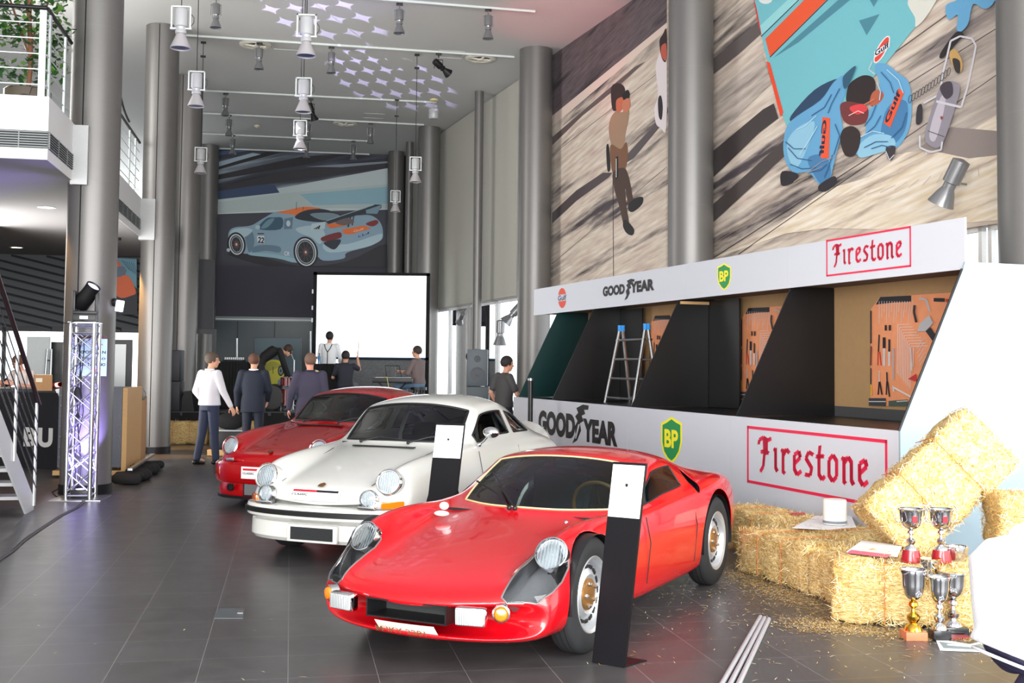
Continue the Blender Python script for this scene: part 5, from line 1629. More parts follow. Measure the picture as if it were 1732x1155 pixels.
 me.polygons.foreach_set('use_smooth', [True] * len(me.polygons))
 o.parent = t
 md = o.modifiers.new('s', 'SOLIDIFY'); md.thickness = 0.006; md.offset = -1
 bake(o)
 b = MB()
 for ax in (0.0, -2.27):
  for s in (1, -1): arch_liner(b, ax, 0.777 * s, 0.55 * s, 0.345)
 split(b.build('wheel_housing', M_black_plastic, t))
 # headlamps: painted pods with chrome rims
 for s in (1, -1):
  headlamp(t, (0.602, 0.578 * s, 0.668), 0.092, 0.30, 0.10 * s, M_chrome, 0.20, 0.018, bucket=paintm)
 # bumper swept along the nose
 def plan(y, f):   # front plan line
  return f - 0.16 * (abs(y) / 0.74) ** 2.6 * 1.15
 ys = [0.80 * i / 14 for i in range(-14, 15)]
 def sweep(prof, name, m, f0, wrap=0.30, smooth=True):
  """profile (dx, z) carried round the nose and back along the flanks"""
  path = []
  for i in range(9): path.append((0.38 + (0.60 - 0.38) * i / 8 - 0.0, -0.80))
  pts = []
  for i in range(-22, 23):
   a = i / 22.0
   y = 0.765 * math.sin(a * PI / 2)
   c = abs(math.cos(a * PI / 2))
   x = 0.34 + (f0 - 0.34) * (c ** 0.55)
   pts.append(Vector((x, y, 0)))
  b = MB(); vs = []; n = len(pts); m_ = len(prof)
  for i, p in enumerate(pts):
   q = pts[min(i + 1, n - 1)] - pts[max(i - 1, 0)]
   nn = Vector((q.y, -q.x, 0)).normalized()
   for dx, z in prof: vs.append(p + nn * dx + UP * z)
  fs = []
  for i in range(n - 1):
   for k in range(m_):
    k2 = (k + 1) % m_
    fs.append((i * m_ + k, i * m_ + k2, (i + 1) * m_ + k2, (i + 1) * m_ + k))
  b.add(vs, fs, 0, smooth)
  return b.build(name, m, t)
 if style == 'white':
  sweep([(-0.10, .30), (0.0, .34), (0.035, .365), (0.04, .42), (0.03, .455), (-0.04, .47), (-0.10, .46)], 'front_bumper', paintm, 0.80)
  sweep([(0.038, .385), (0.052, .39), (0.052, .425), (0.038, .43)], 'rubber_strip', M_rubblk, 0.80)
  sweep([(-0.10, .16), (-0.02, .17), (0.005, .20), (0.0, .32), (-0.1, .34)], 'front_spoiler', paintm, 0.775)
  b = MB(); b.cbox((0.795, 0.0, 0.25), (0.03, 0.46, 0.14), None, 0, 0.01); fr = b.build('intake_surround', paintm, t)
  b = MB(); b.box((0.806, -0.195, 0.20), (0.813, 0.195, 0.30)); g = b.build('intake_grille', M_black_plastic, fr)
  b = MB()
  for k in range(9): b.box((0.813, -0.19, 0.207 + k * 0.011), (0.816, 0.19, 0.210 + k * 0.011))
  b.build('intake_bars', mat('bar_grey', hexc(64, 66, 68), 0.5), g)
  # auxiliary lamps and indicators standing on the bumper
  for s in (1, -1):
   headlamp(t, (0.755, 0.475 * s, 0.545), 0.062, 0.05, 0.06 * s, M_chrome, 0.05, 0.010)
   b = MB(); b.cbox((0.765, 0.475 * s, 0.478), (0.05, 0.15, 0.02), None, 0, 0.006)
   b.tube([Vector((0.765, 0.475 * s, 0.478)), Vector((0.745, 0.475 * s, 0.50))], 0.01, 8)
   b.build('lamp_bracket', M_chrome, t)
   M = Matrix.Translation((0.655, 0.640 * s, 0.495)) @ Matrix.Rotation(0.80 * s, 4, 'Z')
   b = MB(); b.cbox((0, 0, 0), (0.03, 0.19, 0.058), M, 0, 0.01); q = b.build('turn_signal', M_amber, t)
   M3 = Matrix.Translation((0.722, 0.535 * s, 0.495)) @ Matrix.Rotation(0.45 * s, 4, 'Z')
   b = MB(); b.cbox((0, 0, 0), (0.03, 0.09, 0.058), M3, 0, 0.01); b.build('clear_lens', M_lens, q)
   b = MB(); b.cbox((0.735, 0.455 * s, 0.475), (0.03, 0.13, 0.05), None, 0, 0.006); b.build('horn_grille', mat('horn_grille', hexc(70, 70, 72), 0.5, 0.6, var=0.5, scale=120), t)
 else:
  sweep([(-0.10, .26), (0.02, .27), (0.045, .30), (0.05, .40), (0.045, .475), (0.02, .50), (-0.10, .50)], 'front_bumper', paintm, 0.80)
  sweep([(-0.10, .12), (0.0, .13), (0.01, .17), (-0.01, .28), (-0.1, .29)], 'front_spoiler', paintm, 0.79)
  sweep([(-0.08, .095), (0.015, .10), (0.02, .13), (-0.08, .135)], 'spoiler_lip', M_rubblk, 0.80)
  b = MB(); b.box((0.795, -0.23, 0.15), (0.81, 0.23, 0.285)); g = b.build('intake_grille', mat('grille_grey', hexc(120, 122, 124), 0.5, 0.5, var=0.4, scale=80), t)
  b = MB()
  for (y0, y1, z0, z1) in ((-.24, .24, .142, .152), (-.24, .24, .283, .293), (-.24, -.23, .142, .293), (.23, .24, .142, .293)): b.box((0.80, y0, z0), (0.818, y1, z1))
  b.build('grille_frame', M_black_plastic, g)
  for s in (1, -1):
   M = Matrix.Translation((0.665, 0.665 * s, 0.40)) @ Matrix.Rotation(0.85 * s, 4, 'Z')
   b = MB(); b.cbox((0, 0, 0), (0.03, 0.20, 0.085), M, 0, 0.012); q = b.build('turn_signal', M_amber, t)
   M2 = Matrix.Translation((0.80, 0.42 * s, 0.225)) @ Matrix.Rotation(0.15 * s, 4, 'Z') @ Matrix.Rotation(PI / 2, 4, 'Y')
   b = MB(); b.lathe([(0.042, -0.01), (0.042, 0.014), (0.034, 0.014), (0.034, 0.0), (0.0001, 0.0)], 24, M2); b.build('brake_duct', M_black_plastic, t)
 # show plate
 zpl = 0.56 if style == 'white' else 0.345
 if style == 'white':
  X = Vector((0, 1, 0)); Y = Vector((-0.070, 0, 0.085)).normalized()
  M = frame((0.775, -0.25, 0.508), X, Y, X.cross(Y)); pw, ph = 0.46, 0.115
 else:
  X = Vector((0, 1, 0)); Y = Vector((0, 0, 1)); M = frame((0.854, -0.24, 0.335), X, Y, X.cross(Y)); pw, ph = 0.48, 0.13
 b = MB(); b.box((0, 0, 0), (pw, ph, 0.006), M); pl = b.build('show_plate', mat('plate_white', hexc(236, 236, 238), 0.4, var=0), t)
 b = MB(); b.box((0.02, ph * 0.68, 0.0062), (pw * 0.52, ph * 0.86, 0.007), M); b.build('red_stripe', mat('stripe_red', hexc(206, 30, 44), 0.4, var=0), pl)
 b = MB(); b.box((pw * 0.52, ph * 0.68, 0.0062), (pw - 0.02, ph * 0.86, 0.007), M); b.build('black_stripe', M_rubblk, pl)
 textmesh('CLASSIC', 0.15, ph * 0.18, M @ Matrix.Translation((0.02, ph * 0.36, 0.007)), M_rubblk, 'plate_lettering', pl, bold=0.03)
 # crest, cowl grille, wipers
 b = MB()
 nrm = Vector((0.35, 0, 1)).normalized(); X = Vector((0, 1, 0)); Y = nrm.cross(X)
 M = frame((0.655, 0, 0.625), X, Y, nrm)
 b.prism([M @ Vector(p) for p in ((-.026, -.03, 0), (-.026, .012, 0), (0, .034, 0), (.026, .012, 0), (.026, -.03, 0), (0, -.036, 0))], nrm * 0.006)
 b.build('crest', mat('crest_gold', hexc(146, 100, 50), 0.3, 0.8), t)
 b = MB(); b.cbox((-0.37, 0.0, 0.870), (0.045, 0.62, 0.012), None, 0, 0.004); b.build('cowl_grille', M_black_plastic, t)
 wipers(t, [[Vector((-0.455, -0.28, 0.905)), Vector((-0.52, -0.12, 0.945)), Vector((-0.50, 0.16, 0.925))],
    [Vector((-0.455, 0.20, 0.905)), Vector((-0.55, 0.36, 0.955)), Vector((-0.62, 0.50, 0.965))]])
 b = MB()
 for s in (1, -1):
  b.tube([Vector((0.60, 0.42 * s, 0.632)), Vector((0.30, 0.44 * s, 0.705)), Vector((0.0, 0.465 * s, 0.775)), Vector((-0.35, 0.50 * s, 0.843))], 0.0025, 4)
 split(b.build('bonnet_gap', M_rubblk, t))
 # mirror on the driver's door
 b = MB(); b.ball((-0.80, 0.86, 1.0), 0.055, 18, (0.8, 1.45, 0.95)); mr = b.build('door_mirror', M_chrome if style == 'white' else paintm, t)
 b = MB(); b.tube([Vector((-0.82, 0.735, 0.89)), Vector((-0.81, 0.78, 0.92)), Vector((-0.80, 0.83, 0.97))], 0.012, 8); b.ball((-0.82, 0.735, 0.885), 0.022, 12); b.build('mirror_arm', M_chrome, mr)
 # door handle and gaps
 b = MB()
 for s in (1, -1):
  for xx in (-0.78, -1.74):
   b.tube([Vector((xx, 0.752 * s, 0.83)), Vector((xx - 0.01, 0.792 * s, 0.62)), Vector((xx + 0.01, 0.778 * s, 0.33))], 0.003, 4)
 split(b.build('door_gap', M_rubblk, t))
 # cabin
 b = MB(); b.box((-2.6, -0.70, 0.20), (-0.35, 0.70, 0.22)); b.build('cabin_floor', M_cabin, t)
 b = MB(); b.box((-0.90, -0.66, 0.24), (-0.62, 0.66, 0.84)); b.prism([(-0.92, -0.64, 0.85), (-0.60, -0.56, 0.868), (-0.60, 0.56, 0.868), (-0.92, 0.64, 0.85)], (0, 0, 0.02)); b.build('dashboard', M_cabin, t)
 for s in (1, -1): seat(t, -1.45, 0.34 * s, M_cabin, 0.24, 1)
 b = MB(); b.box((-2.55, -0.6, 0.22), (-2.0, 0.6, 0.82)); b.build('rear_bench', M_cabin, t)
 steering(t, (-1.03, 0.34, 0.86), 0.19, M_rubblk, 0.4)
 b = MB(); b.cbox((-1.10, 0.0, 1.17), (0.02, 0.20, 0.055), None, 0, 0.008); b.build('rear_view_mirror', M_chrome, t)
 if style == 'white':
  b = MB()
  for s in (1, -1):
   b.tube([Vector((-1.75, 0.52 * s, 0.25)), Vector((-1.75, 0.56 * s, 0.9)), Vector((-1.75, 0.44 * s, 1.20)), Vector((-1.75, 0.2 * s, 1.255)), Vector((-1.75, 0, 1.26))], 0.02, 10)
   b.tube([Vector((-1.75, 0.44 * s, 1.2)), Vector((-2.35, 0.45 * s, 0.85))], 0.018, 8)
  b.build('roll_cage', mat('cage_white', hexc(220, 222, 224), 0.3), t)
  b = MB()
  for s in (1, -1):
   for k in (-1, 1): b.prism([(-1.52, (0.34 + k * 0.09) * s - 0.022, 0.82), (-1.52, (0.34 + k * 0.09) * s + 0.022, 0.82), (-1.36, (0.34 + k * 0.09) * s + 0.022, 0.46), (-1.36, (0.34 + k * 0.09) * s - 0.022, 0.46)], (0.006, 0, 0.003))
  split(b.build('harness', mat('harness_navy', hexc(24, 28, 70), 0.8), t))
  # ducktail
  b = MB(); n = 15; pr = [(-2.80, .965), (-3.02, .955), (-3.20, 1.005), (-3.235, 1.0), (-3.22, .95), (-3.10, .86), (-3.05, .80), (-2.75, .94)]
  vs = []
  for i in range(n):
   y = -0.60 + 1.2 * i / (n - 1); e = abs(y) / 0.60
   k = (1 - e ** 6 * 0.75)
   for (x, z) in pr: vs.append((x + 0.14 * e ** 3, y, (z - 0.80) * k + 0.80 - 0.06 * e * e))
  m_ = len(pr); fs = [(i * m_ + k, i * m_ + (k + 1) % m_, (i + 1) * m_ + (k + 1) % m_, (i + 1) * m_ + k) for i in range(n - 1) for k in range(m_)]
  fs += [tuple(range(m_)), tuple((n - 1) * m_ + k for k in range(m_))]
  b.add(vs, fs, 0, True); b.build('ducktail', paintm, t)
 else:
  # broad black-edged tail wing
  b = MB(); n = 17; pr = [(-2.72, .99), (-3.02, 1.0), (-3.34, 1.055), (-3.40, 1.05), (-3.36, 1.015), (-3.0, .93), (-2.80, .88)]
  vs = []
  for i in range(n):
   y = -0.66 + 1.32 * i / (n - 1); e = abs(y) / 0.66
   for (x, z) in pr: vs.append((x + 0.18 * e ** 4, y, z - 0.10 * e ** 4))
  m_ = len(pr); fs = [(i * m_ + k, i * m_ + (k + 1) % m_, (i + 1) * m_ + (k + 1) % m_, (i + 1) * m_ + k) for i in range(n - 1) for k in range(m_)]
  fs += [tuple(range(m_)), tuple((n - 1) * m_ + k for k in range(m_))]
  b.add(vs, fs, 0, True); b.build('rear_wing', M_rubblk, t)
  for s in (1, -1):
   b = MB(); b.cbox((0.775, 0.45 * s, 0.53), (0.03, 0.10, 0.035), None, 0, 0.01); b.build('headlamp_washer', M_chrome, t)
 for (ax, ty) in ((0.0, 0.685), (-2.27, 0.695)):
  for s in (1, -1): wheel(t, ax, ty * s, 0.315, 0.19, 0.20, 'alloy', s)
 return t
def car_rz(fx, fy): return math.atan2(fy, fx)
build904((-0.18, 6.79, 0), car_rz(-0.458, -0.889))
build911((-1.275, 9.86, 0), car_rz(-0.375, -0.927), M_wht911, 'white coupe with black bumper strip and ducktail, middle of the three cars', 'white')
build911((-2.415, 13.26, 0), car_rz(-0.375, -0.927), M_red911, 'red coupe parked farthest back, behind the white coupe', 'red')
# ================================================================ things in the foreground
def info_stand(us, label, lean=0.0):
 """slab stand from four traced corners: top left, top right, bottom left, bottom right of the face"""
 (tl, tr, bl_, br_, split_l) = us
 B0, B1 = on_z(*bl_), on_z(*br_)
 X = (B1 - B0); W = X.length; X.normalize()
 n = Vector((X.y, -X.x, 0))
 # height from the left edge
 T0 = on_plane(tl[0], tl[1], B0, n)
 H = T0.z; side = (T0 - B0).dot(X)
 S = on_plane(split_l[0], split_l[1], B0, n).z
 t = thing('info_stand', label, 'sign stand', B0)
 M = frame((0, 0, 0), X, n * -1, UP)
 shear = side / H
 def bx(z0, z1, y0, y1, m, name, par, x0=0, x1=None):
  x1 = W if x1 is None else x1
  b = MB()
  b.add([M @ Vector((x + shear * z, y, z)) for z in (z0, z1) for x, y in ((x0, y0), (x1, y0), (x1, y1), (x0, y1))], [(0, 1, 2, 3), (4, 5, 6, 7), (0, 1, 5, 4), (1, 2, 6, 5), (2, 3, 7, 6), (3, 0, 4, 7)])
  return b.build(name, m, par)
 bx(0.004, H, 0, 0.02, mat('stand_black', hexc(14, 13, 17), 0.4, spec=0.25), 'upright', t)
 pn = bx(S, H - 0.012, -0.004, -0.0005, mat('stand_white', hexc(236, 237, 240), 0.4, var=0), 'text_panel', t, 0.004, W - 0.004)
 b = MB()
 nf = n
 c = Vector((W * 0.5 + shear * (H - 0.12), -0.0055, H - 0.12))
 b.prism([M @ (c + Vector(p)) for p in ((-.008, 0, .008), (.008, 0, .008), (.008, 0, -.004), (0, 0, -.011), (-.008, 0, -.004))], nf * 0.001)
 b.build('crest', M_darkmetal, pn)
 b = MB()
 b.prism([M @ Vector(p) for p in ((0, 0.02, 0), (W, 0.02, 0), (W + 0.04, 0.20, 0), (0.06, 0.20, 0))], UP * 0.006)
 b.build('foot_plate', mat('stand_black', (0, 0, 0)), t)
 return t
info_stand(((1037, 781), (1091, 783), (1001, 1121), (1056, 1130), (1025.5, 872.5)), 'tall black and white info stand in front of the low red racing car')
info_stand(((738, 716), (775, 717), (709.5, 967), (757, 971), (734, 773.5)), 'smaller black and white info stand beside the white coupe')
# ---------------------------------------------------------------- straw bales
def straw_mat():
 m = bpy.data.materials.new('straw'); m.use_nodes = True
 nt = m.node_tree; b = nt.nodes['Principled BSDF']; b.inputs['Roughness'].default_value = 0.7
 tc = nt.nodes.new('ShaderNodeTexCoord')
 mp = nt.nodes.new('ShaderNodeMapping'); mp.inputs['Scale'].default_value = (14, 14, 60)
 nt.links.new(tc.outputs['Object'], mp.inputs[0])
 nz = nt.nodes.new('ShaderNodeTexNoise'); nz.inputs['Scale'].default_value = 1.6; nz.inputs['Detail'].default_value = 8; nz.inputs['Distortion'].default_value = 1.5
 nt.links.new(mp.outputs[0], nz.inputs[0])
 r = nt.nodes.new('ShaderNodeValToRGB'); e = r.color_ramp.elements
 e[0].position = 0.3; e[0].color = (*hexc(150, 112, 52), 1); e[1].position = 0.7; e[1].color = (*hexc(246, 224, 170), 1)
 e2 = e.new(0.5); e2.color = (*hexc(222, 190, 124), 1)
 nt.links.new(nz.outputs[0], r.inputs[0]); nt.links.new(r.outputs[0], b.inputs['Base Color'])
 bp = nt.nodes.new('ShaderNodeBump'); bp.inputs['Strength'].default_value = 0.9; bp.inputs['Distance'].default_value = 0.02
 nt.links.new(nz.outputs[0], bp.inputs['Height']); nt.links.new(bp.outputs[0], b.inputs['Normal'])
 return m
M_straw = straw_mat()
M_stalk = [mat('stalk_pale', hexc(246, 228, 182), 0.6, var=0.1), mat('stalk_gold', hexc(216, 178, 100), 0.6, var=0.15), mat('stalk_dark', hexc(176, 134, 66), 0.7, var=0.15)]
BALES = {}
def bale_meshes(L, W, H, seed, dens=1.0):
 key = (L, W, H, seed)
 if key in BALES: return BALES[key]
 rnd = random.Random(seed)
 bm = bmesh.new(); bmesh.ops.create_cube(bm, size=1)
 bmesh.ops.subdivide_edges(bm, edges=bm.edges, cuts=11, use_grid_fill=True)
 from mathutils import noise
 for v in bm.verts:
  p = Vector((v.co.x * L, v.co.y * W, (v.co.z + 0.5) * H))
  c = Vector((0, 0, H / 2)); q = p - c
  hx, hy, hz = L / 2, W / 2, H / 2
  r = 0.05
  k = Vector((max(abs(q.x) - (hx - r), 0), max(abs(q.y) - (hy - r), 0), max(abs(q.z) - (hz - r), 0)))
  if k.length > r:
   s = (k.length - r)
   d = Vector((math.copysign(k.x, q.x), math.copysign(k.y, q.y), math.copysign(k.z, q.z))).normalized()
   q -= d * s
  nv = noise.noise_vector(p * 7 + Vector((seed, 0, 0))) * 0.022 + noise.noise_vector(p * 22 + Vector((0, seed, 0))) * 0.012
  q += nv
  # twine grooves
  for gx in (-0.17 * L, 0.17 * L):
   q_in = math.exp(-((p.x - gx) / 0.03) ** 2) * 0.022
   q -= Vector((0, math.copysign(q_in, q.y) * (abs(q.y) > hy * 0.8), math.copysign(q_in, q.z) * (abs(q.z) > hz * 0.8)))
  v.co = q + c
  if v.co.z < 0.002: v.co.z = 0.002
 me = bpy.data.meshes.new('bale'); bm.to_mesh(me); bm.free()
 me.materials.append(M_straw)
 me.polygons.foreach_set('use_smooth', [True] * len(me.polygons))
 # loose stalks
 vs, fs, ms = [], [], []
 area = 2 * (L * H + W * H) + L * W
 n = int(3600 * area * dens)
 for i in range(n):
  f = rnd.random() * area
  if f < L * W: p = Vector((rnd.uniform(-L / 2, L / 2), rnd.uniform(-W / 2, W / 2), H)); nn = Vector((0, 0, 1))
  elif f < L * W + 2 * L * H: s = rnd.choice((-1, 1)); p = Vector((rnd.uniform(-L / 2, L / 2), s * W / 2, rnd.uniform(0, H))); nn = Vector((0, s, 0))
  else: s = rnd.choice((-1, 1)); p = Vector((s * L / 2, rnd.uniform(-W / 2, W / 2), rnd.uniform(0, H))); nn = Vector((s, 0, 0))
  d = Vector((rnd.gauss(0, 1), rnd.gauss(0, 1), rnd.gauss(0, 1)))
  d = (d - nn * d.dot(nn)).normalized() + nn * rnd.uniform(-0.15, 0.55)
  if abs(nn.x) > .5: d.z *= 1.6
  l = rnd.uniform(0.03, 0.10); w = rnd.uniform(0.0009, 0.0022)
  d = d.normalized() * l; p = p - nn * 0.006 - d * 0.3
  sdir = d.cross(nn + Vector((0.01, 0.02, 0.03))).normalized() * w
  md = p + d * 0.5 + nn * rnd.uniform(0, 0.012)
  k = len(vs)
  q2 = p + d
  for z_ in (p, md, q2):
   pass
  vs += [p - sdir, p + sdir, md + sdir, md - sdir, q2]
  fs += [(k, k + 1, k + 2, k + 3), (k + 3, k + 2, k + 4)]
  m_ = rnd.choice((0, 0, 1, 1, 2)); ms += [m_, m_]
 for v in vs:
  if v.z < 0.003: v.z = 0.003
 m2 = bpy.data.meshes.new('stalks'); m2.from_pydata([tuple(v) for v in vs], [], fs)
 for m in M_stalk: m2.materials.append(m)
 m2.polygons.foreach_set('material_index', ms)
 # twine
 b = MB()
 for gx in (-0.17 * L, 0.17 * L):
  a, h, zz_ = W / 2 + 0.006, H, 0.0
  b.tube([Vector((gx, -a, 0.012)), Vector((gx, -a, H - 0.03)), Vector((gx, -a + 0.04, H + 0.004)), Vector((gx, a - 0.04, H + 0.004)), Vector((gx, a, H - 0.03)), Vector((gx, a, 0.012))], 0.003, 5)
 tw = b.build('twine', mat('twine_orange', hexc(206, 120, 70), 0.8)); tm = tw.data; bpy.data.objects.remove(tw)
 BALES[key] = (me, m2, tm)
 return BALES[key]
def bale(loc, rz, label, group, L=0.95, W=0.46, H=0.36, seed=1, tilt=None, dens=1.0):
 me, m2, tm = bale_meshes(L, W, H, seed, dens)
 t = thing('straw_bale', label, 'straw bale', loc, rz, group)
 if tilt is not None: t.rotation_euler = tilt
 for nm, m in (('straw_block', me), ('loose_stalks', m2), ('twine', tm)):
  o = bpy.data.objects.new(nm, m); COL.objects.link(o); o.parent = t
  if nm == 'loose_stalks': o['kind'] = 'stuff'
 return t
GB = 'straw bales in front of the booth'
rzW = math.atan2(WD.y, WD.x)
# row along the foot of the booth, behind the red racing car (two layers)
def bl(u, n, z=0.0):
 return ND * n + RD * u + UP * z
bale(bl(-8.70, 5.44), rzW, 'straw bale against the booth under the framed red sign, partly behind the racing car tail', GB, 1.0, 0.46, 0.36, 1)
bale(bl(-7.66, 5.44), rzW + 0.02, 'straw bale against the booth carrying the white canister', GB, 1.0, 0.46, 0.36, 2)
bale(bl(-7.48, 4.95), rzW - 0.02, 'straw bale nearest the rear wheel of the low red racing car', GB, 0.95, 0.46, 0.34, 1)
bale(bl(-6.76, 5.17), rzW + PI / 2, 'paler straw bale laid end-on between its neighbours in the front row', GB, 0.95, 0.43, 0.31, 2)
NB0, NB1 = Vector((2.06, 7.28, 0)), Vector((2.95, 6.98, 0))
nbd = (NB1 - NB0).normalized(); nbn = Vector((-nbd.y, nbd.x, 0))
bale((NB0 + NB1) / 2 + nbn * 0.23, math.atan2(nbd.y, nbd.x), 'straw bale behind the standing trophies, carrying the two handled cups', GB, 0.96, 0.46, 0.40, 3)
bale(bl(-6.30, 5.45), rzW + PI / 2, 'floor straw bale mostly hidden under the steeply leaning bale', GB, 0.8, 0.36, 0.30, 2)
bale((3.62, 7.45, 0), -0.3, 'shaded straw bale on the floor right of the handled cups', GB, 0.95, 0.46, 0.42, 1)
bale((3.70, 7.62, 0.425), -0.15, 'bright straw bale lying on the shaded one at the right edge', GB, 0.95, 0.46, 0.36, 2)
# the leaning one: lower end on its neighbours, upper end against the booth end panel
tb = bale((0, 0, 0), 0, 'big straw bale leaning steeply upwards, highest of the heap', GB, 1.02, 0.52, 0.36, 3)
ta = math.radians(42)
Lx = Vector((math.cos(ta), 0.10, math.sin(ta))).normalized()
Hz = Vector((0.06, -1, 0.25)); Hz = (Hz - Lx * Hz.dot(Lx)).normalized()
Wy = Hz.cross(Lx)
cc = Vector((2.96, 7.98, 0.80))
tb.matrix_world = frame(cc - Hz * 0.18, Lx, Wy, Hz)
# loose straw on the floor
rnd = random.Random(11); vs, fs, ms = [], [], []
def strew(cx, cy, sx, sy, n, rot=0.0, hmax=0.004):
 for i in range(n):
  x, y = rnd.gauss(0, sx), rnd.gauss(0, sy)
  px_, py_ = cx + x * math.cos(rot) - y * math.sin(rot), cy + x * math.sin(rot) + y * math.cos(rot)
  a = rnd.uniform(0, PI); l = rnd.uniform(0.015, 0.06); w = rnd.uniform(0.0008, 0.002)
  z = 0.002 + rnd.random() ** 2 * hmax
  d = Vector((math.cos(a), math.sin(a), 0)) * l; s_ = Vector((-math.sin(a), math.cos(a), 0)) * w
  p = Vector((px_, py_, z)); k = len(vs)
  vs.extend([p - s_, p + s_, p + d * 0.5 + s_ + UP * 0.002, p + d * 0.5 - s_ + UP * 0.002, p + d + UP * 0.0005]); fs.extend([(k, k + 1, k + 2, k + 3), (k + 3, k + 2, k + 4)]); ms.extend([rnd.choice((0, 1, 2))] * 2)
aW = math.atan2(WD.y, WD.x)
for (u_, n_, su, sn, k) in ((-7.6, 4.62, 0.5, 0.10, 900), (-6.9, 4.55, 0.3, 0.12, 900), (-7.3, 4.2, 0.6, 0.35, 260), (-6.6, 3.7, 0.7, 0.5, 160), (-8.2, 4.3, 0.4, 0.3, 160)):
 c = bl(u_, n_); strew(c.x, c.y, su, sn, k, aW)
strew(2.3, 7.0, 0.35, 0.08, 1300, -0.3); strew(2.0, 7.25, 0.16, 0.12, 700, 0); strew(2.6, 6.7, 0.4, 0.25, 120); strew(1.9, 6.6, 0.5, 0.4, 90); strew(0.0, 5.8, 1.8, 1.2, 60); strew(-1.8, 7.5, 1.5, 1.8, 40)
me = bpy.data.meshes.new('loose_straw'); me.from_pydata([tuple(v) for v in vs], [], fs)
for m in M_stalk: me.materials.append(m)
me.polygons.foreach_set('material_index', ms)
o = bpy.data.objects.new('loose_straw', me); COL.objects.link(o)
tag(o, 'loose stalks of straw scattered over the dark floor around the bales', 'straw', kind='stuff')
# ---------------------------------------------------------------- trophies
M_silver = mat('trophy_silver', hexc(210, 212, 218), 0.08, 1.0, var=0)
M_gold = mat('trophy_gold', hexc(226, 178, 70), 0.12, 1.0, var=0)
M_redwood = mat('base_red', hexc(150, 20, 34), 0.3, coat=0.6)
M_marble_b = mat('base_black_marble', hexc(20, 20, 24), 0.2, coat=0.5, var=0.3)
M_marble_o = mat('base_orange_marble', hexc(206, 120, 84), 0.3, var=0.2)
def trophy(u, v, z0, label, h, bowl_r, basem, base, stem='plain', handles=False, goldrim=False, flute=0, block_round=False, yy=None):
 p = on_z(u, v, z0)
 t = thing('trophy', label, 'trophy', (p.x, p.y, z0), 0, 'trophies by the straw bales')
 bw, bh = base
 b = MB()
 if block_round: b.lathe([(bw, 0), (bw, bh * 0.2), (bw * 0.8, bh)], 28)
 else: b.cbox((0, 0, bh / 2), (bw * 1.5, bw * 1.5, bh), None, 0, 0.004)
 b.build('base', basem, t)
 hs = (h - bh)
 b = MB()
 z = bh
 prof = [(bw * 0.62, z), (bw * 0.55, z + hs * 0.06), (bw * 0.25, z + hs * 0.12), (bw * 0.42, z + hs * 0.18), (bw * 0.46, z + hs * 0.24), (bw * 0.16, z + hs * 0.30), (bw * 0.13, z + hs * 0.36), (bw * 0.34, z + hs * 0.41), (bw * 0.30, z + hs * 0.46), (bw * 0.14, z + hs * 0.49)]
 b.lathe(prof, 26); b.build('stem', M_gold if stem == 'gold' else M_silver, t)
 b = MB(); z1 = z + hs * 0.49
 hb = h - z1
 prof = [(bw * 0.14, z1), (bowl_r * 0.45, z1 + hb * 0.06), (bowl_r * 0.74, z1 + hb * 0.22), (bowl_r * 0.88, z1 + hb * 0.5), (bowl_r * 0.93, z1 + hb * 0.85), (bowl_r * 1.04, z1 + hb * 0.97), (bowl_r * 1.02, h), (bowl_r * 0.9, z1 + hb * 0.9), (bowl_r * 0.8, z1 + hb * 0.4), (0.0001, z1 + hb * 0.15)]
 b.lathe(prof, 32)
 if flute:
  for i, q in enumerate(b.v):
   a = math.atan2(q.y, q.x); k = 1 + 0.05 * math.cos(a * flute)
   b.v[i] = Vector((q.x * k, q.y * k, q.z))
 bo = b.build('bowl', M_silver, t)
 b = MB(); b.tube([Vector((bowl_r * 1.03 * math.cos(a * PI / 14), bowl_r * 1.03 * math.sin(a * PI / 14), h)) for a in range(30)], 0.004, 6, 0, cap=False)
 b.build('rim', M_gold if goldrim else M_silver, bo)
 if handles:
  for s in (1, -1):
   b = MB(); pts = []
   for i in range(13):
    a = -PI * 0.55 + PI * 1.25 * i / 12
    pts.append(Vector((s * (bowl_r * 0.95 + 0.035 * math.cos(a)), 0, z1 + hb * 0.78 + 0.055 * math.sin(a))))
   b.tube(pts, 0.005, 8); b.build('handle', M_silver, t)
  b = MB(); b.cbox((0, -bowl_r * 0.93, z1 + hb * 0.55), (0.03, 0.004, 0.04)); b.build('plaque', M_redwood, t)
 return t
trophy(1541, 950, 0.40, 'handled silver cup on a red base, left one on the straw bale', 0.33, 0.075, M_redwood, (0.062, 0.075), handles=True, block_round=True)
trophy(1592, 950, 0.40, 'handled silver cup on a red base, right one on the straw bale', 0.33, 0.075, M_redwood, (0.062, 0.075), handles=True, block_round=True)
trophy(1545, 1080, 0.0, 'silver cup on an orange marble block, leftmost trophy on the floor', 0.41, 0.075, M_marble_o, (0.085, 0.05), stem='gold')
trophy(1571, 1062, 0.0, 'gold rimmed cup standing just behind the orange based cup', 0.43, 0.07, M_marble_b, (0.06, 0.04), stem='gold', goldrim=True)
trophy(1589, 1081, 0.0, 'slim silver cup on a black block between the floor trophies', 0.37, 0.062, M_marble_b, (0.07, 0.06))
trophy(1612, 1070, 0.0, 'large silver cup on a black block, rightmost of the floor trophies', 0.37, 0.085, M_marble_b, (0.095, 0.045))
trophy(1619, 1056, 0.0, 'fluted silver cup rising behind the other floor trophies', 0.49, 0.068, M_marble_b, (0.07, 0.04), flute=10)
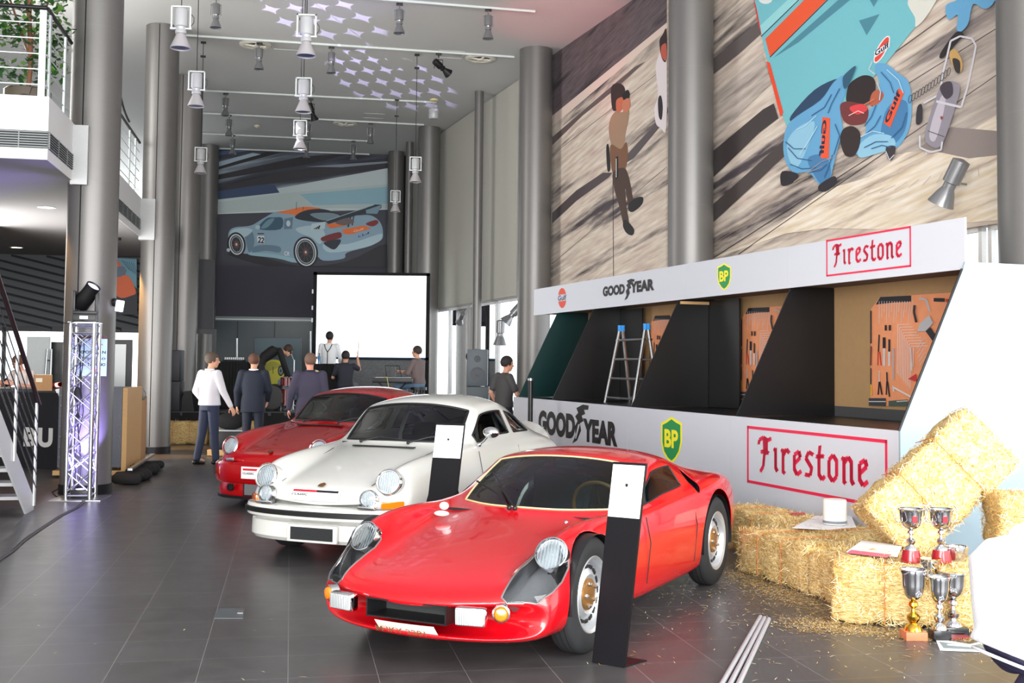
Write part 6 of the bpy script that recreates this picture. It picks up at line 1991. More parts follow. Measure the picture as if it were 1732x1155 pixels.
# papers
def sheet(pts, z, m, name, label, cat, parent=None, th=0.002):
 b = MB(); P = [on_z(x, y, z) for x, y in pts]
 b.prism(P, UP * th)
 o = b.build(name, m, parent)
 if label: tag(o, label, cat)
 return o
M_paper = mat('paper_white', hexc(236, 236, 240), 0.5, var=0)
o = sheet([(1432, 934), (1458, 915), (1526, 924), (1518, 942)], 0.405, M_paper, 'magazine', 'white magazine lying on the straw bale left of the handled cups', 'magazine', th=0.006)
sheet([(1432, 935), (1440, 930), (1508, 938), (1500, 943)], 0.4115, mat('paper_pink', hexc(216, 110, 136), 0.5), 'pink_band', None, None, o, 0.0005)
o = sheet([(1582, 1080), (1640, 1090), (1672, 1082), (1690, 1104), (1590, 1100)], 0.003, M_paper, 'brochure', 'open white brochure with a grey picture on the floor', 'brochure')
sheet([(1588, 1085), (1638, 1093), (1666, 1087), (1676, 1100), (1596, 1096)], 0.0052, mat('paper_grey', hexc(128, 142, 146), 0.5), 'picture', None, None, o, 0.0005)
sheet([(1602, 1089), (1650, 1093), (1650, 1095), (1602, 1091)], 0.0059, M_paper, 'text_lines', None, None, o, 0.0004)
o = sheet([(1604, 1074), (1636, 1075), (1640, 1079), (1610, 1081)], 0.003, M_redwood, 'booklet', 'small red booklet on the floor before the large silver cup', 'booklet', th=0.006)
o = sheet([(1340, 893), (1378, 873), (1440, 872), (1448, 892), (1400, 896)], 0.366, M_paper, 'plastic_sheet', 'white plastic sheet spread under the white canister', 'sheet')
p = on_z(1412, 886, 0.372)
t = thing('canister', 'white canister standing on the white sheet below the framed red sign', 'canister', (p.x, p.y, 0.372))
b = MB(); b.lathe([(0.088, 0), (0.092, 0.01), (0.092, 0.185), (0.086, 0.195)], 32); b.build('tub', mat('tub_white', hexc(236, 232, 222), 0.5, var=0), t)
b = MB(); b.lathe([(0.0935, 0.01), (0.0935, 0.03)], 32, caps=False); b.build('label_band', mat('band_grey', hexc(120, 130, 140), 0.5), t)
o = sheet([(1337, 868), (1360, 867), (1362, 870), (1338, 871)], 0.366, mat('ribbon_red', hexc(200, 44, 60), 0.6), 'ribbon', 'short red ribbon lying on the straw bale left of the white canister', 'ribbon')
# three steel rods on the floor
for k, (ua, ub_, lab) in enumerate(((1287, 1222, 'left of the three steel rods lying on the floor'), (1294, 1236, 'middle of the three steel rods lying on the floor'), (1301, 1250, 'right of the three steel rods lying on the floor'))):
 A0 = on_z(ua, 1042 + k * 2, 0.014); B0 = on_z(ub_, 1155, 0.014); d = (B0 - A0).normalized()
 b = MB(); b.tube([A0, A0 + d * 2.4], 0.014, 14)
 o = b.build('steel_rod', mat('rod_steel', hexc(186, 188, 194), 0.35, 0.35)); tag(o, lab, 'rod', 'steel rods on the floor')
 b = MB(); b.tube([A0 - d * 0.001, A0 + d * 0.02], 0.0148, 14); b.build('end_cap', M_darkmetal, o)
# floor socket cover
b = MB(); b.prism([on_z(363, 1046), on_z(411, 1046), on_z(414, 1029), on_z(368, 1029)], UP * 0.002)
o = b.build('floor_socket_cover', mat('socket_grey', hexc(92, 100, 104), 0.35, 0.3)); tag(o, 'small rectangular socket cover set in the dark floor', 'floor socket')
b = MB(); b.prism([on_z(401, 1037, .0025), on_z(411, 1037, .0025), on_z(412, 1032, .0025), on_z(402, 1032, .0025)], UP * 0.002); b.build('latch', M_steel, o)
# ================================================================ ceiling fixtures
M_track = mat('track_white', hexc(206, 212, 210), 0.5)
M_lampsilver = mat('lamp_silver', hexc(140, 140, 142), 0.3, 0.6, var=0.03)
M_lampwhite = mat('lamp_white', hexc(176, 177, 179), 0.4, 0.1, var=0.02)
for i, (a, c, lab) in enumerate((((380, -24), (905, 18), 'nearest white lamp track on the ceiling'), ((295, 57), (870, 95), 'second white lamp track from the viewer'), ((345, 152), (738, 172), 'third white lamp track from the viewer'),
         ((340, 190), (717, 210), 'fourth white lamp track from the viewer'), ((326, 224), (630, 238), 'fifth white lamp track from the viewer'), ((365, 250), (625, 260), 'farthest white lamp track above the race car mural'))):
 A_, B_ = on_z(*a, CEIL), on_z(*c, CEIL)
 d = (B_ - A_).normalized(); n = d.cross(UP)
 b = MB(); b.prism([A_ + n * 0.02 - UP * 0.036, B_ + n * 0.02 - UP * 0.036, B_ - n * 0.02 - UP * 0.036, A_ - n * 0.02 - UP * 0.036], UP * 0.035)
 tag(b.build('lamp_track', M_track), lab, 'lamp track')
 A2 = A_
tracksy = []
def pendant_proto():
 t = thing('pendant_spotlight', 'x', 'lamp', (0, 0, 0))
 b = MB()
 for x in (-0.11, 0.11): b.box((x - 0.009, -0.012, -0.27), (x + 0.009, 0.012, 0))
 b.box((-0.119, -0.012, -0.018), (0.119, 0.012, 0)); b.box((-0.125, -0.02, -0.285), (0.125, 0.02, -0.268))
 b.build('bracket', M_track, t)
 b = MB(); b.lathe([(0.02, -0.03), (0.070, -0.04), (0.080, -0.06), (0.080, -0.25), (0.06, -0.26), (0.055, -0.29)], 28); b.lathe([(0.058, -0.29), (0.066, -0.30), (0.066, -0.335), (0.05, -0.345)], 28)
 b.build('lamp_body', M_lampwhite, t)
 b = MB(); b.lathe([(0.052, -0.345), (0.075, -0.40), (0.118, -0.50), (0.122, -0.515), (0.114, -0.515), (0.07, -0.41), (0.048, -0.355)], 32, caps=False)
 sh = b.build('reflector_shade', mat('shade_grey', hexc(182, 178, 180), 0.35, 0.3, var=0.02), t)
 b = MB(); b.lathe([(0.110, -0.505), (0.0001, -0.505)], 28, caps=False); b.build('lamp_glass', mat('dim_glass', hexc(92, 104, 112), 0.08, 0.3, var=0), sh)
 b = MB(); b.tube([(0.119, 0, -0.1), (0.15, 0, -0.14), (0.15, 0, -0.20), (0.12, 0, -0.24)], 0.004, 6); b.build('loop_wire', M_rubber, t)
 return t
def track_proto(dark=False):
 t = thing('track_spotlight', 'x', 'lamp', (0, 0, 0))
 m = M_darkmetal if dark else M_lampsilver
 b = MB(); b.cbox((0, 0, -0.018), (0.11, 0.05, 0.036), None, 0, 0.006); b.build('track_adapter', M_black_plastic, t)
 b = MB(); b.tube([(0, 0, -0.03), (0, 0, -0.09)], 0.010, 8); b.box((-0.085, -0.006, -0.30), (-0.075, 0.006, -0.12)); b.box((0.075, -0.006, -0.30), (0.085, 0.006, -0.12)); b.box((-0.085, -0.006, -0.13), (0.085, 0.006, -0.118)); b.build('yoke', m, t)
 b = MB(); b.lathe([(0.02, -0.10), (0.058, -0.108), (0.066, -0.125), (0.066, -0.28), (0.05, -0.29), (0.046, -0.31), (0.056, -0.318), (0.056, -0.35), (0.04, -0.36)], 26); b.build('lamp_body', m, t)
 b = MB(); b.lathe([(0.042, -0.36), (0.06, -0.41), (0.093, -0.49), (0.096, -0.505), (0.088, -0.50), (0.055, -0.42), (0.036, -0.365)], 28, caps=False)
 sh = b.build('reflector_shade', m, t)
 b = MB(); b.lathe([(0.087, -0.492), (0.0001, -0.492)], 28, caps=False); b.build('lamp_glass', mat('dim_glass', (0, 0, 0)), sh)
 return t
PP = pendant_proto(); used_p = False
GP = 'pendant spotlights on cables'
for (u, vt, vb, y, uc, lab) in (
  (307, 10, 82, 13.2, 303, 'large pendant spotlight at the upper left, left of the stars on the ceiling'),
  (519, 24, 95, 13.2, 521, 'large pendant spotlight at top centre, nearest the viewer'),
  (333, 120, 180, 15.6, 337, 'pendant spotlight just right of the second left column'),
  (514, 131, 190, 16.6, 516, 'pendant spotlight at centre, second down in the middle row'),
  (508, 203, 252, 18.2, 510, 'pendant spotlight at centre, third down in the middle row'),
  (340, 249, 293, 21.0, 349, 'pendant spotlight in front of the column left of the race car mural'),
  (703, 265, 308, 21.7, 706, 'pendant spotlight before the thick dark column on the right'),
  (669, 322, 358, 25.5, 674, 'lowest and smallest pendant spotlight, right of the race car mural')):
 p = at_y(u, vt, y)
 if not used_p: o = PP; used_p = True
 else: o = copy_tree(PP)
 s = (at_y(u, vb, y) - p).length / 0.515
 o.location = p; o.scale = (s, s, s); tag(o, lab, 'lamp', GP)
 o.rotation_euler = (0, 0, 0.15 + 0.1 * math.sin(u))
 b = MB(); b.tube([Vector((0, 0, -0.02)), Vector((0, 0, (CEIL - p.z) / s - 0.02))], 0.006 / s, 6); b.build('cable', M_rubber, o)
 b = MB(); b.cbox((0, 0, (CEIL - p.z) / s - 0.02), (0.10, 0.05, 0.035)); b.build('ceiling_puck', M_black_plastic, o)
TPR = track_proto(); TPD = track_proto(True); used_t = [False, False]
GT = 'spotlights clipped under the ceiling tracks'
dn = math.radians
for (u, v, dark, tilt, lab) in (
  (366, -8, 0, 0, 'track spotlight at the top, right of the large left pendant'), (676, 2, 0, 0, 'track spotlight at the top, above the left end of the star pattern'),
  (826, 12, 0, 0, 'track spotlight farthest right on the nearest track'), (439, 69, 0, 0, 'track spotlight before the left round ceiling vent'), (561, 76, 0, 0, 'track spotlight right of the central large pendant'),
  (742, 87, 1, 1.0, 'dark cylindrical spotlight turned sideways below the second track'), (382, 155, 0, 0, 'track spotlight at the left end of the third track'),
  (526, 164, 1, 0.35, 'dark spotlight tilted beside the central pendants'), (388, 192, 0, 0, 'track spotlight at the left end of the fourth track'), (521, 200, 0, 0, 'track spotlight in the middle of the fourth track, behind pendants'),
  (627, 206, 0, 0, 'track spotlight at the right end of the fourth track'), (394, 226, 0, 0, 'track spotlight above the left part of the race car mural'), (519, 232, 0, 0, 'track spotlight above the middle of the race car mural'), (598, 236, 0, 0, 'track spotlight above the right part of the race car mural')):
 p = on_z(u, v, CEIL) - UP * 0.036
 pr = TPD if dark else TPR
 if not used_t[dark]: o = pr; used_t[dark] = True
 else: o = copy_tree(pr)
 o.location = p; tag(o, lab, 'lamp', GT)
 o.rotation_euler = (0, 0, 0.15)
 if tilt:
  for ch in o.children:
   if ch.name.startswith(('lamp_body', 'reflector_shade')):
    c = Vector((0, 0, -0.22)); R_ = Matrix.Rotation(-tilt, 4, 'Y') @ Matrix.Rotation(0.5 if tilt > .8 else 0.3, 4, 'X')
    ch.matrix_local = Matrix.Translation(c) @ R_ @ Matrix.Translation(-c)
# white cylinder lamp at the track's end
p = on_z(734, 168, CEIL)
t = thing('ceiling_spotlight', 'white cylinder spotlight at the right end of the third track', 'lamp', p)
b = MB(); b.lathe([(0.09, 0), (0.09, -0.03), (0.03, -0.05)], 24); b.build('ceiling_rose', mat('rose_cream', hexc(226, 210, 160), 0.6), t)
b = MB(); b.tube([(0, 0, -0.04), (0, 0, -0.20)], 0.01, 8); b.build('rod', M_lampwhite, t)
b = MB(); b.lathe([(0.02, -0.18), (0.10, -0.21), (0.115, -0.25), (0.115, -0.42), (0.10, -0.45)], 26); b.build('lamp_body', M_lampwhite, t)
# round vents
for (u, v, r, lab) in ((432, 75, 0.30, 'round ceiling vent left of centre, behind a spotlight'), (813, 98, 0.30, 'round ceiling vent near the thick column on the right'), (584, 208, 0.30, 'small far round ceiling vent in the middle')):
 p = on_z(u, v, CEIL)
 b = MB(); b.lathe([(r, 0), (r, -0.02), (r * 0.92, -0.035), (r * 0.7, -0.035), (r * 0.62, -0.01)], 36, Matrix.Translation(p), caps=False)
 t = b.build('ceiling_vent', mat('vent_cream', hexc(226, 222, 208), 0.6)); tag(t, lab, 'vent')
 b = MB(); b.lathe([(r * 0.62, -0.008), (0.0001, -0.008)], 30, Matrix.Translation(p), caps=False); b.build('throat', mat('vent_dark', hexc(120, 116, 110), 0.8), t)
 b = MB(); b.lathe([(r * 0.25, -0.03), (r * 0.2, -0.05), (0.0001, -0.055)], 24, Matrix.Translation(p))
 for k in range(4):
  a = k * PI / 2 + 0.4; b.tube([p + Vector((math.cos(a) * r * .2, math.sin(a) * r * .2, -0.03)), p + Vector((math.cos(a) * r * .66, math.sin(a) * r * .66, -0.02))], 0.02, 6)
 b.build('diffuser', mat('vent_cream', (0, 0, 0)), t)
p = on_z(435, 212, CEIL); b = MB(); b.lathe([(0.07, 0), (0.07, -0.03), (0.03, -0.06), (0.0001, -0.065)], 20, Matrix.Translation(p)); tag(b.build('smoke_detector', mat('detector', hexc(226, 216, 190), 0.5)), 'small round smoke detector on the far ceiling', 'smoke detector')
# access hatches: thin frames
for (u, v, lab) in ((484, 78, 'thin square ceiling hatch frame beside the left vent'), (762, 92, 'thin square ceiling hatch frame near the turned dark spotlight'), (632, 196, 'thin far ceiling hatch frame')):
 p = on_z(u, v, CEIL); b = MB(); s = 0.26; d = TD; n = TN
 M = frame(p - UP * 0.006, TN, TD, UP)
 for (x0, y0, x1, y1) in ((-s, -s, s, -s + .02), (-s, s - .02, s, s), (-s, -s, -s + .02, s), (s - .02, -s, s, s)): b.box((x0, y0, 0), (x1, y1, 0.006), M)
 tag(b.build('ceiling_hatch', M_track), lab, 'hatch')
# projector-type spot on the mural, and spots hanging from the wall panels
def arm_spot(P, d, label, m, sc=1.0, plate=None):
 t = thing('wall_spotlight', label, 'lamp', P)
 d = Vector(d).normalized()
 q = d.to_track_quat('Z', 'Y').to_matrix().to_4x4()
 b = MB(); b.lathe([(0.02 * sc, -0.30 * sc), (0.085 * sc, -0.28 * sc), (0.085 * sc, -0.06 * sc), (0.06 * sc, -0.05 * sc), (0.06 * sc, 0.0)], 26, q); b.build('lamp_body', m, t)
 b = MB(); b.lathe([(0.06 * sc, 0.0), (0.09 * sc, 0.06 * sc), (0.13 * sc, 0.17 * sc), (0.12 * sc, 0.17 * sc), (0.05 * sc, 0.01)], 28, q, caps=False); sh = b.build('reflector_shade', m, t)
 b = MB(); b.lathe([(0.118 * sc, 0.155 * sc), (0.0001, 0.155 * sc)], 26, q, caps=False); b.build('lamp_glass', mat('lit_glass', hexc(240, 240, 236), 0.2, var=0), sh)
 if plate is not None:
  pv = Vector(plate) - Vector(P)
  b = MB(); b.tube([Vector((0, 0, 0)), pv * 0.5 + UP * 0.03, pv], 0.012 * sc, 8); b.build('arm', m, t)
 return t
c = on_n(1604, 318, MN - 0.35); arm_spot(c, RD * -0.5 - UP * 0.9 - ND * 0.15, 'silver spotlight on an arm low on the pit lane mural', M_lampsilver, 1.0, on_n(1635, 312, MN))
c = on_n(864, 535, COLN - 0.0); arm_spot(c, -ND * 0.6 - RD * 0.2 - UP * 0.7, 'grey spotlight hanging by the window left of the thick column', M_lampsilver, 1.0, c + UP * 0.42 + ND * 0.3)
c = on_n(846, 568, COLN); arm_spot(c, -UP - RD * 0.1, 'grey spotlight pointing straight down before the bright window', M_lampsilver, 1.1, None)
c = on_n(779, 540, COLN); arm_spot(c, -UP * 0.6 - RD * 0.8, 'small pale spotlight hanging before the window beside the screen', M_lampsilver, 0.7, c + UP * 0.42 + ND * 0.3)
# ================================================================ left side: truss tower, stairs, counter, crates
# truss tower with moving head
tp_ = on_z(136, 847, 0.0) * 1.0 + hdir(136, 700) * 0.21; tp_.z = 0
TW, TH = 0.315, 2.05
t = thing('truss_tower', 'square aluminium truss tower lit violet from inside, before the thick column', 'truss', tp_, 0.12)
b = MB(); b.cbox((0, 0, 0.006), (0.58, 0.58, 0.012), None, 0, 0.003); b.build('base_plate', M_steel, t)
h = TW / 2 - 0.025
for sx in (1, -1):
 for sy in (1, -1):
  b = MB(); b.tube([(sx * h, sy * h, 0.012), (sx * h, sy * h, TH)], 0.025, 14); b.build('chord', M_alu, t)
for (ax, s) in ((0, 1), (0, -1), (1, 1), (1, -1)):
 b = MB(); n = 8
 for k in range(n):
  z0 = 0.09 + (TH - 0.18) * k / n; z1 = 0.09 + (TH - 0.18) * (k + 1) / n
  e = h * (1 if k % 2 else -1)
  p, q = ((e, s * h, z0), (-e, s * h, z1)) if ax == 0 else ((s * h, e, z0), (s * h, -e, z1))
  b.tube([p, q], 0.009, 8)
  p, q = ((-e, s * h, z0), (e, s * h, z1)) if ax == 0 else ((s * h, -e, z0), (s * h, e, z1))
  if ax == 0 or k % 2: b.tube([p, q], 0.009, 8)
 for z in (0.05, TH - 0.03, TH - 0.12):
  p, q = ((-h, s * h, z), (h, s * h, z)) if ax == 0 else ((s * h, -h, z), (s * h, h, z))
  b.tube([p, q], 0.012, 8)
 b.build('lattice', M_alu, t)
b = MB(); b.cbox((0, 0, TH + 0.004), (TW, TW, 0.012)); b.build('top_plate', M_alu, t)
# light in the tower
tl = thing('led_uplight', 'black lamp at the foot inside the truss tower glowing violet', 'lamp', tp_ + UP * 0.012, 0.12)
b = MB(); b.cbox((0, 0, 0.05), (0.20, 0.14, 0.10), None, 0, 0.015); b.build('housing', M_black_plastic, tl)
b = MB(); b.lathe([(0.055, 0.101), (0.0001, 0.102)], 20); b.build('lens', mat('violet_glow', (0.3, 0.25, 1), emit=(0.32, 0.28, 1.0), estr=25, var=0), tl)
d = bpy.data.lights.new('violet_light', 'SPOT'); d.energy = 900; d.color = (0.36, 0.28, 1.0); d.spot_size = 1.5; d.shadow_soft_size = 0.08
o = bpy.data.objects.new('violet_light', d); COL.objects.link(o); o.parent = tl; o.location = (0, 0, 0.13); o.rotation_euler = (PI, 0, 0)
b = MB()
rnd = random.Random(5)
for k in range(4):
 x0 = -0.06 + 0.02 * k
 b.tube([Vector((x0 + 0.02 * math.sin(i * 1.3 + k * 2), -0.05 + 0.02 * math.cos(i * 1.7 + k), 0.15 + i * 0.145)) for i in range(13)], 0.006, 6)
b.ball((-0.05, -0.05, 1.22), 0.045, 12, (1, 0.8, 2.0)); b.ball((-0.05, -0.03, 0.95), 0.03, 12, (1, 0.8, 1.5))
tag(b.build('cable_bundle', M_rubber, None, tp_), 'black cables hanging inside the truss tower', 'cables')
# moving head on top
mh = thing('moving_head_light', 'black moving head stage light on top of the truss tower', 'lamp', tp_ + UP * (TH + 0.010), 0.2)
b = MB(); b.cbox((0, 0, 0.05), (0.26, 0.24, 0.09), None, 0, 0.012); bs = b.build('base', M_black_plastic, mh)
b = MB(); b.cbox((0.0, -0.121, 0.055), (0.09, 0.004, 0.035)); b.build('display', mat('display_pale', hexc(200, 205, 230), 0.3, emit=(0.7, 0.75, 1.0), estr=1.2, var=0), bs)
b = MB()
b.cbox((0, 0, 0.115), (0.27, 0.14, 0.04), None, 0, 0.012)
for s in (1, -1): b.cbox((s * 0.125, 0, 0.24), (0.036, 0.13, 0.26), None, 0, 0.015)
b.build('yoke', M_black_plastic, mh)
q = Matrix.Translation((0, 0, 0.30)) @ Matrix.Rotation(0.62, 4, 'Y') @ Matrix.Rotation(0.35, 4, 'X')
b = MB(); b.lathe([(0.07, -0.16), (0.095, -0.13), (0.10, 0.0), (0.088, 0.10), (0.088, 0.17), (0.076, 0.17), (0.07, 0.15)], 24, q, caps=False); b.lathe([(0.0001, -0.165), (0.07, -0.16)], 24, q, caps=False); hd = b.build('head', M_black_plastic, mh)
b = MB(); b.lathe([(0.07, 0.155), (0.0001, 0.165)], 22, q); b.build('lens', mat('violet_lens', (0.5, 0.5, 0.8), 0.05, emit=(0.6, 0.55, 1.0), estr=2, var=0), hd)
b = MB(); b.tube([(0, -0.12, 0.02), (-0.2, -0.18, -0.02), (-0.26, -0.1, 0.0)], 0.005, 6); b.build('lead', M_rubber, mh)
# cable over the floor
pts = [on_z(u, v, 0.008) for u, v in ((150, 838), (138, 849), (128, 858), (100, 872), (62, 897), (40, 912), (20, 930), (-12, 952), (-40, 975))]
b = MB(); b.tube(pts, 0.007, 6); b.tube([p + Vector((0.02, 0.01, 0.002)) for p in pts], 0.006, 6)
tag(b.build('floor_cable', mat('cable_grey', hexc(90, 88, 90), 0.5)), 'thin cable running over the floor from the truss tower to the left edge', 'cable')
b = MB(); b.tube([on_z(118, 836, 0.01), on_z(96, 840, 0.01), on_z(88, 832, 0.01), on_z(104, 824, 0.01), on_z(122, 830, 0.01)], 0.007, 6)
tag(b.build('cable_loop', M_rubber), 'loop of black cable on the floor left of the truss tower', 'cable')
# sign on the column behind the tower
dC = Vector((C1.x, C1.y, 0)).normalized()
sx = Vector((-dC.y, dC.x, 0)) * -1
SP = C1 - dC * 0.31
W0 = 0.40; cxs = on_plane(163, 600, SP, dC)
t = thing('notice_sign', 'pale blue notice with black lettering taped to the thick column behind the truss tower', 'sign', cxs)
z_t = on_plane(163, 573, SP, dC).z - cxs.z; z_b = on_plane(163, 636, SP, dC).z - cxs.z
x_r = (on_plane(181, 600, SP, dC) - cxs).dot(sx)
M = frame((0, 0, 0), sx, UP, -dC)
b = MB(); b.box((x_r - W0, z_b, 0), (x_r, z_t, 0.004), M); b.build('board', mat('notice_blue', hexc(176, 208, 212), 0.5, var=0), t)
b = MB(); b.box((x_r - W0, z_t, 0), (x_r, z_t + 0.035, 0.005), M); b.build('top_band', mat('band_dark', hexc(70, 30, 34), 0.5), t)
hh = (z_t - z_b)
for i, w in enumerate(('EXPOSICIÓN', 'VEHÍCULO', 'TODO TERRENO')):
 ww = (0.33, 0.27, 0.36)[i]
 textmesh(w, ww, 0.036 if i != 0 else 0.045, M @ Matrix.Translation((x_r - ww - 0.015, z_t - hh * (0.40 + 0.165 * i), 0.0045)), M_ink, 'lettering', t, bold=0.03)
textmesh('todo', 0.05, 0.02, M @ Matrix.Translation((x_r - 0.10, z_t - hh * 0.17, 0.0045)), M_ink, 'lettering', t, bold=0.02)
b = MB(); b.prism([M @ Vector((x_r - 0.13, z_b + 0.03, 0.0045)), M @ Vector((x_r - 0.08, z_b + 0.03, 0.0045)), M @ Vector((x_r - 0.13, z_b + 0.10, 0.0045))], -dC * 0.001); b.build('red_mark', M_red, t)
# small wall lamp on the column
p = C1 + Vector((0.315, -0.05, 0)); p.z = on_plane(192, 515, C1, Vector((0, 1, 0))).z
t = thing('column_lamp', 'small lit lamp on a dark bracket at the right side of the thick column', 'lamp', p)
b = MB(); b.tube([(-0.02, 0, 0.02), (0.02, 0, 0.03)], 0.05, 14); b.build('bracket', M_black_plastic, t)
b = MB(); b.cbox((0.065, 0, -0.01), (0.075, 0.10, 0.14), Matrix.Rotation(0.15, 4, 'Y'), 0, 0.012); b.build('shade', mat('lit_shade', (0.85, 0.85, 1), 0.4, emit=(0.85, 0.85, 1.0), estr=1.2, var=0), t)
# staircase rising towards the viewer
foot = on_z(57, 862, 0)
sd = -TD; sn = -TN          # run direction, and towards the left (its width)
rise, run, nst = 0.175, 0.27, 15
t = thing('staircase', 'white metal staircase with open treads and bar railing at the left edge', 'stairs', foot)
M_st = mat('stair_white', hexc(216, 218, 220), 0.4, 0.2)
slope = rise / run
for off, nm in ((0, 'stringer'), (1.5, 'stringer')):
 b = MB(); L = nst * run
 q0 = sn * off
 b.prism([q0 + sd * 0.0, q0 + sd * 0.36, q0 + sd * (L + 0.0) + UP * (L * slope - 0.20), q0 + sd * L + UP * (L * slope + 0.10), q0 + sd * 0.0 + UP * 0.12], sn * 0.02)
 b.build(nm, M_st, t)
for k in range(nst):
 b = MB(); z = (k + 1) * rise * 0.98 - 0.03; s0 = 0.02 + k * run
 b.prism([sd * s0 + sn * 0.02 + UP * z, sd * (s0 + 0.29) + sn * 0.02 + UP * z, sd * (s0 + 0.29) + sn * 1.5 + UP * z, sd * s0 + sn * 1.5 + UP * z], UP * 0.035)
 b.build('tread', mat('tread_grey', hexc(150, 150, 152), 0.5, 0.2), t)
for k in range(5):
 s0 = 0.02 + k * 0.95
 if s0 > nst * run: break
 b = MB(); z = s0 * slope
 b.prism([sd * s0 - sn * 0.02 + UP * (z - 0.02 if k else 0.05), sd * (s0 + 0.065) - sn * 0.02 + UP * (z - 0.02 if k else 0.05), sd * (s0 + 0.065) - sn * 0.003 + UP * (z - 0.02 if k else 0.05), sd * s0 - sn * 0.003 + UP * (z - 0.02 if k else 0.05)], UP * 1.10)
 b.build('railing_post', M_st, t)
for k in range(6):
 b = MB(); z = 0.24 + k * 0.14
 b.tube([sd * 0.03 - sn * 0.02 + UP * z, sd * (nst * run) - sn * 0.02 + UP * (z + nst * run * slope)], 0.007, 6); b.build('railing_bar', M_alu, t)
b = MB(); b.tube([sd * -0.02 - sn * 0.02 + UP * 1.13, sd * (nst * run) - sn * 0.02 + UP * (1.15 + nst * run * slope)], 0.024, 12); b.build('handrail', mat('handrail_dark', hexc(58, 42, 46), 0.3, 0.4), t)
# reception counter with big letters
ca = on_z(-60, 786, 0); cb_ = on_z(97, 794, 0)
cd = (cb_ - ca).normalized(); cn = Vector((cd.y, -cd.x, 0))
ct = 1.18
t = thing('reception_counter', 'black reception counter with large white letters behind the staircase', 'counter', cb_)
b = MB(); o0 = Vector((0, 0, 0)); b.prism([o0, cd * -4.2, cd * -4.2 - cn * 0.75, -cn * 0.75], UP * (ct - 0.05)); b.build('front', mat('counter_black', hexc(34, 34, 38), 0.3), t)
b = MB(); b.prism([cd * 0.05 + cn * 0.05 + UP * (ct - 0.05), cd * -4.25 + cn * 0.05 + UP * (ct - 0.05), cd * -4.25 - cn * 0.8 + UP * (ct - 0.05), cd * 0.05 - cn * 0.8 + UP * (ct - 0.05)], UP * 0.05); b.build('counter_top', mat('counter_top', hexc(70, 72, 76), 0.3), t)
pu = on_plane(40, 755, cb_, cn); pe = on_plane(89, 755, cb_, cn); pt = on_plane(60, 723, cb_, cn)
textmesh('BU', (pe - pu).length, pt.z - pu.z, frame(pu - cb_ + cn * 0.003, cd, UP, cn), mat('letter_white', hexc(206, 206, 204), 0.4, var=0), 'lettering', t, bold=0.05, spacing=1.25)
# cartons and strap on the counter
def crate(name, cat, label, u0, u1, vb, vt, depth, m, z0=0.0, parts=None):
 A0 = on_z(u0, vb, z0); A1 = on_z(u1, vb, z0)
 d = (A1 - A0).normalized(); n = Vector((d.y, -d.x, 0)); H = on_plane(u0, vt, A0, n).z - z0
 t = thing(name, label, cat, A0)
 W = (A1 - A0).length
 M = frame((0, 0, 0), d, -n, UP)
 if parts: parts(t, M, W, depth, H); return t
 b = MB(); b.cbox((W / 2, depth / 2, H / 2 + 0.001), (W, depth, H), M, 0, 0.006); b.build('box', m, t)
 b = MB(); b.box((0.0, depth * 0.45, H + 0.001), (W, depth * 0.55, H + 0.003), M); b.box((W * 0.1, -0.002, H * 0.55), (W * 0.45, -0.0004, H * 0.8), M); b.build('tape_and_label', mat('tape', hexc(226, 214, 190), 0.4), t)
 return t
crate('cardboard_box', 'box', 'open cardboard carton standing on the reception counter', 57, 88, 661, 634, 0.35, M_card, ct)
b = MB(); p0 = on_z(89, 652, ct + 0.03); b.tube([p0, on_z(102, 650, ct + 0.09), on_z(110, 654, ct + 0.03)], 0.035, 8)
tag(b.build('strap', mat('strap_red', hexc(190, 50, 30), 0.7)), 'red strap bundle on the counter beside the carton', 'strap')
def flight(t, M, W, D, H):
 b = MB(); b.cbox((W / 2, D / 2, H / 2 + 0.07), (W - 0.04, D, H - 0.14), M, 0, 0.01); b.build('case', mat('case_grey', hexc(92, 94, 104), 0.5), t)
 for x in (0.03, W - 0.07):
  b = MB()
  for k in range(8): b.ball((x + 0.02, -0.004, 0.14 + k * (H - 0.25) / 7), 0.008, 6, (1, 1, 1), M)
  split(b.build('rivet', M_steel, t))
 b = MB(); b.box((-0.03, -0.02, 0.035), (W + 0.05, D + 0.02, 0.10), M); b.build('skid', M_wood, t)
 b = MB(); b.box((W - 0.015, 0.0, 0.10), (W + 0.05, D, H), M); b.build('end_board', M_wood, t)
 for x in (0.1, W - 0.1):
  b = MB(); b.tube([M @ Vector((x, 0.05, 0.022)), M @ Vector((x, 0.09, 0.022))], 0.022, 12); b.build('castor', M_rubber, t)
crate('shipping_crate', 'crate', 'grey riveted crate on a wooden skid behind the truss tower', 93, 206, 808, 655, 0.9, None, 0, flight)
crate('tall_carton', 'box', 'tall cardboard carton standing right of the grey crate', 209, 231, 796, 672, 0.6, M_card)
p = on_z(222, 790, 0); p.z = 1.13
b = MB(); b.ball((0, 0, 0.03), 0.10, 12, (1.1, 0.8, 0.5)); b.ball((0.10, -0.05, -0.02), 0.06, 10, (0.8, 0.5, 1.3)); b.ball((-0.1, 0, 0.03), 0.07, 10, (1.3, 1, 0.4))
bb = on_z(220, 796, 0); bb.z = on_plane(220, 672, bb, Vector((0, 1, 0))).z + 0.03
tag(b.build('crumpled_bag', [mat('bag_grey', hexc(110, 108, 104), 0.4)], None, bb + Vector((0.0, 0.25, 0.02))), 'crumpled grey plastic bag on top of the tall carton', 'bag')
